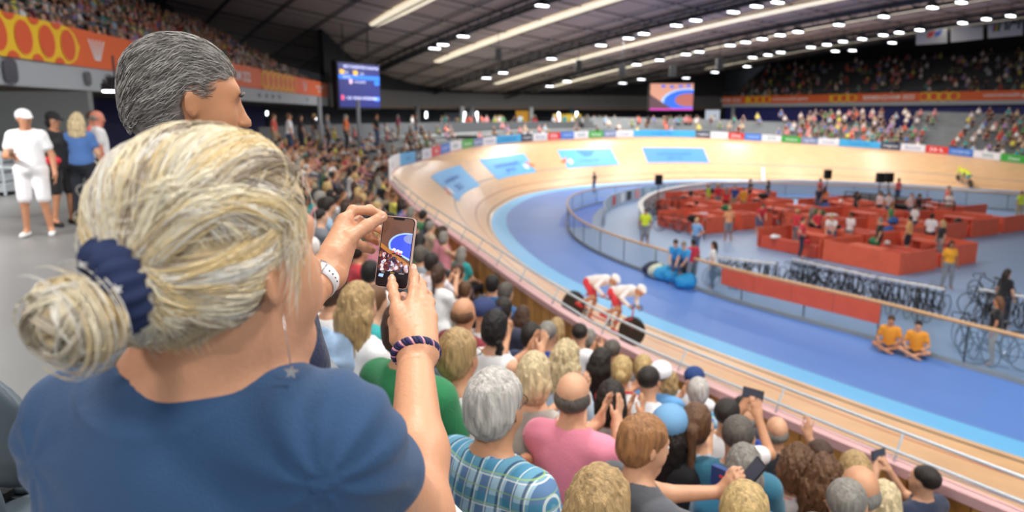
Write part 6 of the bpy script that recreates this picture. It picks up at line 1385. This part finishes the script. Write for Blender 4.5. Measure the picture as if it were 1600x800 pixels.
# ------------------------------------------------------------------ white hoardings inside the far barrier
hd_px = [(1012, 372), (1000, 352), (1004, 338), (1030, 322), (1090, 309), (1200, 303), (1330, 306), (1450, 314), (1600, 330), (1700, 342)]
HP = catmull([tuple(pxz(u, v, 0).xy) for u, v in hd_px], 8); V, F = wall_strip(HP, 0, .95, .10); o = mesh('hoarding', V, F, mat('hoarding_white', 'C9CFD2', .6)); tag(o, 'low pale grey hoarding curving round the pit area', 'hoarding')
V, F = wall_strip(HP, .95, 1.03, .30); mesh('hoarding_cap', [Vector(v) for v in V], F, mat('hoarding_cap', 'DADCDC', .5), o)
RP = catmull([tuple(pxz(u, v, 0).xy) for u, v in ((945, 352), (945, 335), (962, 322), (1010, 310), (1100, 302), (1240, 298), (1400, 305), (1600, 319))], 8); V, F = wall_strip(RP, 0, .85, .06); o = mesh('hoarding', V, F, mat('hoarding_blue_white', 'AFC0D0', .6)); tag(o, 'outer pale blue hoarding with small posters inside the far barrier', 'hoarding')
for k, u in enumerate((958, 970, 983, 996, 1010, 1042)):
    i = min(range(len(RP)), key=lambda i: abs(proj((*RP[i], .5))[0]-u)); mb = MB(); a = RP[i]; b = RP[min(i+1, len(RP)-1)]; dd = (b-a)/np.hypot(*(b-a)); nn = np.array([dd[1], -dd[0]]); nn = -nn if nn @ (-a) < 0 else nn
    mb.box((*(a+nn*.06), .45), (.7, .03, .6), math.atan2(dd[1], dd[0])); tag(mb.build('poster', mat('poster_p%d' % k, ['D05050', 'F0F0F0', '303438', 'E0A0A0', 'F0F4F0', 'C8D0D8'][k], .6)), f'small {["red", "white", "black", "pink", "plain white", "pale grey"][k]} poster on the blue hoarding, {ordn(k+1)} from the left', 'poster', 'posters on the blue hoarding')
# bright blue band painted on the floor along the far barrier
bp = catmull([tuple(pxz(u, v, 0).xy) for u, v in ((898, 355), (905, 335), (930, 318), (985, 305), (1080, 299), (1200, 297.5), (1330, 301), (1480, 308), (1650, 318))], 8); V = []; F = []
for i in range(len(bp)):
    a = bp[max(0, i-1)]; b = bp[min(len(bp)-1, i+1)]; tt = (b-a)/np.hypot(*(b-a)); nn = np.array([-tt[1], tt[0]]); V += [(*(bp[i]-nn*.9), .008), (*(bp[i]+nn*.9), .008)]
for i in range(len(bp)-1): F.append((2*i, 2*i+1, 2*i+3, 2*i+2))
o = mesh('floor_band', V, F, mat('band_blue', '2F6FDC', .5)); struct(o)
# black stage
q = [pxz(u, v, 0) for u, v in ((1318, 329), (1342, 317), (1492, 338), (1488, 349))]; V = [Vector(p) for p in q]+[Vector((p.x, p.y, .7)) for p in q]; t = empty('stage', q[0]); tag(t, 'low black stage at the back of the pit area', 'stage')
mesh('deck', [v-q[0] for v in V], [(0, 1, 2, 3), (7, 6, 5, 4), (0, 4, 5, 1), (1, 5, 6, 2), (2, 6, 7, 3), (3, 7, 4, 0)], black, t)
mb = MB(); a = q[0]; b = q[3]; 
for z in (.95, 1.2): mb.tube([Vector((0, 0, z)), (b-a)+Vector((0, 0, z))], .03, 5)
for k in range(9): mb.tube([(b-a)*(k/8)+Vector((0, 0, .7)), (b-a)*(k/8)+Vector((0, 0, 1.2))], .03, 5)
mb.build('railing', black, t)
# bike racks and bikes
def rack(u0, v0, u1, v1, lab, n, lab2):
    a, b = pxz(u0, v0, .95), pxz(u1, v1, .95); t = empty('bike_rack', (a.x, a.y, 0)); tag(t, lab, 'rack', 'white bike racks'); o_ = t.location.copy(); mb = MB(); mb.tube([a-o_, b-o_], .035, 8); mb.build('bar', white, t, True)
    for k in range(5): q = a+(b-a)*(k/4); mb = MB(); mb.tube([Vector((q.x, q.y, 0))-o_, q-o_], .025, 6); mb.build('leg', ALU, t)
    d_ = (b-a); ang = math.atan2(d_.y, d_.x)
    for k in range(n):
        q = a+d_*((k+.5)/n); n_ = Vector((d_.y, -d_.x, 0)).normalized(); P = Vector((q.x, q.y, 0))+n_*(-.5); bike(P, math.atan2(n_.y, n_.x)+R.uniform(-.5, .5), f'track bike on the {lab2}, {ordn(k+1)} from the left')
rack(1238, 405, 1368, 433, 'long white bike rack in front of the red pens, left half', 13, 'left half of the long white rack')
rack(1372, 434, 1476, 452, 'long white bike rack in front of the red pens, right half', 9, 'right half of the long white rack')
rack(1530, 452, 1640, 470, 'white bike rack at the right edge of the pit area', 6, 'rack at the right edge')
rack(1120, 402, 1212, 412, 'low bike rack left of the long white one', 11, 'low rack left of the long one')
for k in range(14):
    u = 1016+k*9.5; P = pxz(u, 343-k*2.1+(k % 2)*2, 0); bike(P, AX+R.uniform(-.4, .4), f'track bike parked along the back hoarding, {ordn(k+1)} from the left')
for k, (u, v) in enumerate(((1080, 368), (1100, 375), (1060, 362), (1045, 350), (1212, 350), (1228, 356), (1242, 352), (1518, 560), (1545, 572), (1575, 565), (1600, 580), (1568, 505), (1590, 512), (1560, 482))):
    bike(pxz(u, v, 0), AX+R.uniform(-.8, .8), ['track bike parked between the red pens', 'track bike standing behind the glass at the right edge'][k > 6]+f', {ordn(k+1 if k < 7 else k-6)} from the left')
# loose kit on the pens' tables and benches
KT = [('towel', 'F2F2F2', 'white'), ('towel', 'E8C8D0', 'pale pink'), ('kit_bag', '1E1E22', 'black'), ('helmet', 'F4F4F4', 'white'), ('helmet', 'C83040', 'red'), ('kit_bag', '3A6AB0', 'blue'), ('towel', 'A8D0E8', 'pale blue'), ('kit_bag', '2E7A50', 'green'), ('helmet', '202024', 'black')]
kitm = {}
for nm_, s_ in (('towel', SDF().ell((0, 0, .04), (.38, .22, .05), k=.02).ell((.1, .1, .07), (.2, .12, .05), k=.04)), ('kit_bag', SDF().ell((0, 0, .17), (.34, .18, .17), k=.02).cap((-.2, 0, .33), (.2, 0, .33), .03, k=.05)), ('helmet', SDF().ell((0, 0, .08), (.11, .16, .10), k=.02).cut((0, 0, .01), (0, 0, -1)))):
    V, F = nets(s_, .03 if nm_ != 'helmet' else .02); me = npmesh(nm_, V, F); me.materials.append(capm); kitm[nm_] = me
for n_, (pi_, i, j, c) in enumerate(pens):
    fl = PI if (i+j) % 2 else 0; Mx = Matrix.Translation(c) @ Matrix.Rotation(AX+fl, 4, 'Z')
    for q_, (lx, ly, lz) in enumerate(((.2, .35, .75), (-.8, -1.0, .525), (.9, -1.0, .525))):
        if R.random() < .55: continue
        nm_, cc, cn = KT[R.randrange(len(KT))]; o = bpy.data.objects.new(nm_, kitm[nm_]); C.objects.link(o); o.location = Mx @ Vector((lx, ly, lz)); o.rotation_euler = (0, 0, R.uniform(0, 6)); o.color = hcol(cc)
        row = sorted({p[2] for p in pens if p[0] == pi_}).index(j)+1; pos = sorted([p[1] for p in pens if p[0] == pi_ and p[2] == j]).index(i)+1
        tag(o, f'{cn} {nm_.replace("_", " ")} on the {["table", "left bench end", "right bench end"][q_]}, {"left" if pi_ == 0 else "right"} pens, row {row}, pen {pos}', nm_.replace('_', ' '), 'loose kit in the team pens')
# people in the pit area: u, v of the feet, colour, kit
PIT = [(1007, 384, 'D8E830', 'steward in a yellow vest by the curved hoarding'), (1086, 403, '7FB0E0', 'person in a pale blue shirt walking in the pit area'), (1112, 453, 'F0F4F4', 'person in white leaning on the near barrier'), (1137, 378, 'E8A070', 'person in peach standing by the left pens'), (1105, 331, 'A8E030', 'person in lime green behind the left pens'), (1185, 368, 'D83040', 'man in red bending over in the pit, left'), (1242, 385, 'D83040', 'man in red at the corner of the right pens'), (1250, 403, 'E03848', 'man in red nearest the long rack'), (1275, 384, 'D83848', 'man in red among the right pens'), (1265, 380, '5A5E54', 'person in olive beside the men in red'), (1120, 330, 'C83040', 'person in red behind the left block'), (1146, 333, '3050A0', 'person in blue behind the left block'), (1133, 338, 'D03038', 'second person in red behind the left block'), (1160, 338, 'E0A030', 'person in amber behind the left block'), (1170, 320, '1C1C20', 'person in black at the back of the left block'), (1198, 322, '202024', 'person in black beside the rear hoarding'), (1279, 318, 'E86A60', 'person in salmon standing at the back hoarding'), (1286, 335, 'F09060', 'person in orange behind the gap between the blocks'), (1277, 335, '28304A', 'person in navy behind the gap between the blocks'), (1401, 318, 'F07068', 'person in salmon on the black stage'), (1478, 335, 'F07060', 'person in salmon near the end of the stage'), (1480, 345, 'F4F4F4', 'person in white near the end of the stage'), (1297, 392, 'F0F0F0', 'person in a white helmet crouched at a pen'), (1325, 392, 'F2E8EC', 'person in white with a helmet at the middle pens'), (1370, 404, '1E2A24', 'person in dark green standing before the right pens'), (1335, 345, '3A3A3E', 'dark dressed person in the right block, rear left'), (1372, 345, 'F0E0E0', 'person in white in the right block near the stage'), (1385, 348, 'F0F0F0', 'second person in white near the stage'), (1432, 352, '1C1C20', 'person in black in the right block'), (1420, 350, 'F2E2E4', 'person in pale pink in the right block'), (1388, 372, '60A060', 'person in green in the right block'), (1425, 375, 'F4F4F4', 'person in white in the middle of the right block'), (1450, 395, 'E8ECF0', 'person in pale grey near the right pens edge'), (1466, 408, '2A2A30', 'person in dark clothes at the near right corner of the pens'), (1416, 400, 'E0B070', 'person in sand near the front pens'), (1591, 345, 'D8F040', 'steward in a bright yellow vest at the far right'), (1562, 512, '17181C', 'person in black standing at the right edge rack'), (1547, 570, '1A1B20', 'person in black shirt and shorts behind the glass, lower right'), (1478, 452, 'F0A828', 'person in amber at the end of the long rack')]
for u, v, c, lab in PIT:
    P = pxz(u, v, 0); kit = STDS[3] if 'bending' in lab or 'crouched' in lab else STDS[R.choice([0, 0, 1, 2])]; small(P, R.uniform(-PI, PI), kit, c, lab, None)
for k, (u, v) in enumerate(((1388, 547), (1430, 556))):
    P = pxz(u, v, 0); g_ = min(GS, key=lambda g: (g[0]-P.x)**2+(g[1]-P.y)**2)
    small(P, 2.5, ('floor', 0, 'short', 'shorts', 'short'), 'F0A030', f'steward in an amber shirt sitting behind the glass barrier, {["left", "right"][k]} one', None)
# blue and white kit bags and people behind the near left glass
for k, (u, v, c) in enumerate(((1055, 432, '2FA0E0'), (1072, 440, '2FA0E0'), (1038, 427, '40B0E8'), (1020, 420, '303A50'), (1028, 424, 'D8E0C8'))):
    P = pxz(u, v, .25); s_ = SDF().ell((0, 0, 0), (.40, .28, .27), k=.02).ell((.1, .0, .14), (.2, .18, .16), k=.08); V, F = nets(s_, .05, lambda P: wob(P, 12, k)*.03); o = link('kit_bag', npmesh('kit_bag', V, F), mat('bag_'+c, c, .7)); o.location = P; tag(o, ['bright blue kit bag nearest the person in white', 'bright blue kit bag, rightmost of the pile', 'sky blue kit bag in the middle of the pile', 'dark navy kit bag at the left of the pile', 'pale cream kit bag between blue and navy ones'][k], 'bag', 'kit bags behind the near left glass')
for k, (u, v, c, l_) in enumerate(((1056, 440, '3AA8E8', 'person in sky blue crouched by the kit bags, left'), (1073, 445, '3AA8E8', 'person in sky blue by the kit bags, right'), (1080, 446, 'C83048', 'person in red beside the kit bags'))): small(pxz(u, v+4, 0), R.uniform(0, 3), STDS[3] if k < 2 else STDS[0], c, l_, None)
# person in black at the head of the banking, loudspeaker masts
P = pxz(928, 303, 0.0); small(P, 1.2, STDS[2], '15161A', 'official in black standing on the blue apron at the far bend', None)
for u, v, lab in ((1289, 322, 'slim black loudspeaker mast behind the pens, left'), (1370, 330, 'slim black loudspeaker mast on the stage, left one'), (1384, 330, 'slim black loudspeaker mast on the stage, right one'), (1027, 335, 'black loudspeaker stand at the left end of the hoarding')):
    P = pxz(u, v, 0); t = empty('loudspeaker_mast', P); tag(t, lab, 'loudspeaker', 'loudspeaker masts'); mb = MB(); mb.tube([(0, 0, 0), (0, 0, 2.0)], .03, 6); mb.build('pole', black, t); mb = MB(); mb.box((0, 0, 2.1), (.4, .35, .6)); mb.build('cabinet', black, t); mb = MB()
    for a in (0, 2.1, 4.2): mb.tube([(0, 0, .5), (.45*math.cos(a), .45*math.sin(a), 0)], .02, 4)
    mb.build('tripod', black, t)
# blue start ramp at the far right
a, b, c, d = [pxz(u, v, z) for u, v, z in ((1395, 300, .05), (1500, 292, 1.3), (1545, 293, 1.3), (1470, 303, .05))]
# ------------------------------------------------------------------ riders
def rider_kit():
    if 'rider' in CACHE: return CACHE['rider']
    # x forward, z up, hips over the saddle at x = 0
    hip = v3(0, 0, 1.0); sh = v3(.46, 0, 1.22); hc = v3(.66, 0, 1.27); up = (sh-hip)/np.linalg.norm(sh-hip); tor = SDF(); tor.cap(hip, hip+up*.2, .135, .125, k=.05); tor.cap(hip+up*.2, sh-up*.05, .13, .12, k=.05)
    tor.cap(sh+v3(0, -.15, 0), sh+v3(0, .15, 0), .06, k=.06); skin = SDF().join(tor); skin.cap(sh, hc+v3(-.03, 0, -.04), .06, .05, k=.03)
    HRr = np.array(Matrix.Rotation(-PI/2, 3, 'Z') @ Matrix.Rotation(-.35, 3, 'X')); skin.join(head_sdf().xf(m4(HRr, hc))); sl = SDF(); lg = SDF(); sho = SDF()
    for y in (-1, 1):
        S_ = sh+v3(0, y*.17, -.01); W_ = v3(.62, y*.19, .86); E_, W_ = ik(S_, W_, .28, .26, (-.2, y*.6, -.5)); skin.cap(S_, E_, .045, .04, k=.03); skin.cap(E_, W_, .04, .028, k=.02); skin.cap(W_, W_+v3(.05, 0, .02), .035, .03, k=.01); sl.cap(S_, E_, .055, .05, k=.03); sl.cap(E_, E_+(W_-E_)*.9, .05, .037, k=.02)
        an = v3(.12+y*.14, y*.11, .34-y*.12); a = hip+v3(0, y*.09, -.03); kn, an = ik(a, an, .42, .42, (1, 0, .2)); skin.cap(a, kn, .085, .055, k=.03); skin.cap(kn, an, .052, .034, k=.02); lg.cap(a, a+(kn-a)*.75, .096, .072, k=.04); sho.cap(an+v3(-.04, 0, -.04), an+v3(.13, 0, -.06), .042, .035, k=.02)
    j = tor.grow(.012).join(sl); lg.ell(hip, (.15, .15, .13), k=.05); he = SDF().ell((0, -.02, .055), (.092, .125, .085), k=.02).ell((0, .10, .035), (.07, .03, .03), k=.03); he.cut((0, 0, .0), (0, .1, -1)); he = he.xf(m4(HRr, hc)); out = {}
    for n_, sd_, vx, m_ in (('body', skin, .016, skinm), ('jersey', j, .016, clothm), ('shorts', lg, .016, clothm), ('shoes', sho, .016, capm), ('helmet', he, .012, capm)): V, F = nets(sd_, vx); me = npmesh(n_, V, F); me.materials.append(m_); out[n_] = me
    CACHE['rider'] = out; return out
def tandem(h1, h2, w1, w2_, cols, lab, bl, s0_, s1_):       # placed so that the two helmets fall where they are seen
    def fr(s, vv, ph):
        a = surf(s, vv); X = (surf(s-.6, vv)-a).normalized(); Y = (surf(s, vv+.2)-surf(s, vv-.2)).normalized(); Z = X.cross(Y); Z = -Z if Z.z < 0 else Z; Z = (Z+Vector((0, 0, .5))).normalized(); X = (Matrix.Rotation(ph, 3, Z) @ X).normalized(); X = (X-Z*(X @ Z)).normalized(); return a, X, Z.cross(X), Z
    best = None
    for s in np.arange(s0_, s1_, .4):
        for vv in np.arange(1.2, tr(s)[3]-.6, .4):
            for ph in np.arange(-.7, .71, .14):
                a, X, Y, Z = fr(s, vv, ph); q1 = proj(a+X*.88+Z*1.30); q2 = proj(a+X*1.62+Z*1.30); e = (q1[0]-h1[0])**2+(q1[1]-h1[1])**2+(q2[0]-h2[0])**2+(q2[1]-h2[1])**2; q1 = proj(a+Z*.335); q2 = proj(a+X*1.75+Z*.335); e += .6*((q1[0]-w1[0])**2+(q1[1]-w1[1])**2+(q2[0]-w2_[0])**2+(q2[1]-w2_[1])**2)
                if best is None or e < best[0]: best = (e, a, X, Y, Z)
    e, a, X, Y, Z = best; M = Matrix((X, Y, Z)).transposed().to_4x4(); M.translation = a; tb = make_bike(frame_m=BK_RD if bl else BK_BL, tandem=True); tb.matrix_world = M @ Matrix.Translation((0, 0, 0)); tag(tb, lab[0], 'bicycle')
    for k, x in enumerate((.22, .96)):
        t = empty('person', (0, 0, 0)); t.matrix_world = M @ Matrix.Translation((x, 0, 0)); tag(t, lab[k+1], 'person', 'tandem riders')
        for n_, me in rider_kit().items(): o = bpy.data.objects.new(n_, me); C.objects.link(o); o.parent = t; o.color = hcol({'body': 'C89070', 'jersey': cols[0], 'shorts': cols[1], 'shoes': 'C83040' if bl else 'E8E8E8', 'helmet': cols[2]}[n_])
tandem((957, 441), (999, 464), (897, 480), (986, 522), ('F4F4F6', 'D83A48', 'F6F6F8'), ('tandem track bike with disc wheels on the near straight', 'rear tandem rider in white jersey, red shorts and white helmet', 'front tandem rider in white jersey, red shorts and white helmet'), True, 46, 70)
tandem((1491, 277), (1516, 279), (1477, 292), (1520, 293), ('E8E83A', '2FA89A', 'E8E83A'), ('distant tandem bike at the inner edge of the far straight', 'rear rider in yellow on the distant tandem', 'front rider in yellow on the distant tandem'), False, BOARD0+60, SMAX-12)
# ------------------------------------------------------------------ rail, cloth and chairs round the photographer
a = pxz(455, 505, CONC+1.06); b = pxz(612, 712, CONC+1.06); d = (b-a).normalized(); a2 = a-d*1.3; b2 = b+d*1.2
t = empty('concourse_rail', (a2.x, a2.y, CONC)); tag(t, 'grey steel guard rail in front of the blonde woman, white cloth over one end', 'railing'); o0 = t.location.copy()
RG = mat('rail_painted_grey', '8E9396', .4, metal=.3); nrm = Vector((-d.y, d.x, 0))
mb = MB(); mb.tube([a2-o0, b2-o0], .024, 12); mb.build('handrail', RG, t, True)
mb = MB(); mb.tube([a2-o0-Vector((0, 0, .16)), b2-o0-Vector((0, 0, .16))], .014, 8); mb.build('middle_rail', RG, t, True)
for k in range(5):
    q = a2+(b2-a2)*(k/4); mb = MB(); mb.tube([Vector((q.x, q.y, CONC))-o0, q-o0], .018, 8); mb.build('post', RG, t, True)
for k in range(4):
    q0 = a2+(b2-a2)*(k/4+.02); q1 = a2+(b2-a2)*(k/4+.23); mb = MB(); c = (q0+q1)/2; mb.box(Vector((c.x, c.y, CONC+.46))-o0, ((q1-q0).length, .012, .80), math.atan2(d.y, d.x)); mb.build('infill_panel', mat('infill_grey', '7B8184', .5), t)
# white cloth hung over the handrail
c0 = a+d*((b-a).length*.72); ln = .62; V = []; F = []; nu, nv = 20, 14
for i in range(nu+1):
    for j in range(nv+1):
        u = i/nu*ln; w_ = (j/nv-.5)*.60; h = abs(w_); ang = min(1.5, h/.032); off = .032*math.sin(ang)+max(0, h-.05)*.05; dz = .032*math.cos(ang)-max(0, h-.05); off += .006*math.sin(u*40+w_*9)*min(1, h*8)
        p = c0+d*u+nrm*off*(1 if w_ > 0 else -1); V.append(Vector((p.x, p.y, p.z+dz)))
for i in range(nu):
    for j in range(nv): F.append((i*(nv+1)+j, (i+1)*(nv+1)+j, (i+1)*(nv+1)+j+1, i*(nv+1)+j+1))
o = mesh('cloth', V, F, mat('cloth_white', 'ECEFF4', .8, bump=.2, bscale=60), None, True); md = o.modifiers.new('solid', 'SOLIDIFY'); md.thickness = .006; tag(o, 'white cloth draped over the grey guard rail', 'cloth')
# light jacket over a seat in front of the rail
P = pxz(498, 560, CONC+.45); s_ = SDF().ell((0, 0, 0), (.20, .10, .16), k=.02).ell((.06, .02, -.12), (.12, .10, .12), k=.06).cap((-.15, .02, .05), (-.22, .05, -.2), .05, .045, k=.04); V, F = nets(s_, .014, lambda P: wob(P, 40, 3)*.018, pad=.06)
o = link('jacket', npmesh('jacket', V, F), mat('denim_pale', '9CB8D8', .85, noise=.5, nscale=9)); o.location = P; tag(o, 'crumpled pale blue denim jacket beyond the grey guard rail', 'jacket')
# loose grey chairs at the left
for (u, v, z, rz, lab) in ((62, 545, CONC+.86, .35, 'grey plastic chair behind the blonde bun, farther of two'), (30, 612, CONC+.86, .25, 'grey plastic chair at the lower left edge, nearer of two')):
    P = pxz(u, v, z); c = copy_tree(seat0); c.name = 'chair'; c.location = (P.x, P.y, CONC); c.rotation_euler = (0, 0, -math.radians(35)+rz); tag(c, lab, 'chair', 'chairs beside the blonde woman')
# people on the concourse at the left
def std(u, v, vh, z, **k):
    pass
P = pxz(62, 369, CONC); q = person(P, PI+.35, 'cup', False, 'F4F4F6', 'short', 'shorts', 'F0EEF0', 'crop', 'salt', 'C88E6C', .025, 'man in a white cap, white polo and white shorts holding a cup on the concourse', cap='F6F6F8', vox=.013, sc=1.0)
mb = MB(); mb.tube([(0, 0, 0), (0, 0, .10)], [.028, .038], 12); cup = mb.build('cup', mat('cup_kraft', '8A6A54', .6), None, True); M0 = Matrix.Translation(P) @ Matrix.Rotation(PI+.35, 4, 'Z'); cup.location = M0 @ Vector((.10, .38, 1.12)); tag(cup, 'brown paper cup held by the man in the white cap', 'cup')
mb = MB(); mb.tube([(.17*math.cos(a), .125*math.sin(a)+.0, 1.0) for a in np.linspace(0, 2*PI, 25)[:-1]], .018, 6, closed=True); mb.build('belt', mat('belt_dark', '2A2422', .5), q, True)
P = pxz(103, 352, CONC); q = person(P, -PI/2-.3, 'hips', True, '15161A', 'short', 'shorts', '1A1A1E', 'bob', 'black', 'C88E6C', .02, 'woman in black with a black hat and a red bag on the concourse', vox=.015, cap='15151A')
mb = MB(); s_ = SDF().ell((0, 0, 0), (.13, .05, .07), k=.02); V, F = nets(s_, .012); o = link('bag', npmesh('bag', V, F), mat('bag_red', 'D83040', .5)); o.location = P+Vector((.10, -.28, 1.0)); tag(o, 'small red shoulder bag at the hip of the woman in black', 'bag')
P = pxz(140, 350, CONC); person(P, .3, 'stand', True, '4A72B0', 'short', 'long', '202430', 'wavy', 'pale', 'D8A482', .02, 'blonde woman in a blue top seen from behind on the concourse', vox=.015, sc=.99)
P = pxz(168, 338, CONC); person(P, -1.0, 'stand', False, 'E8E8E8', 'short', 'long', '30343C', 'bald', 'gray', 'D88870', .02, 'sunburnt bald man in white behind the blonde woman in blue on the concourse', vox=.018)
P = pxz(160, 325, CONC); person(P, -1.2, 'film', False, 'E8706A', 'short', 'long', '30343C', 'crop', 'gray', 'D8A482', 0, 'grey haired man in coral farther along the concourse, hand raised', vox=.018) if False else small(P, -1.2, STDS[2], 'E8706A', 'grey haired person in coral behind the bald man on the concourse', None)
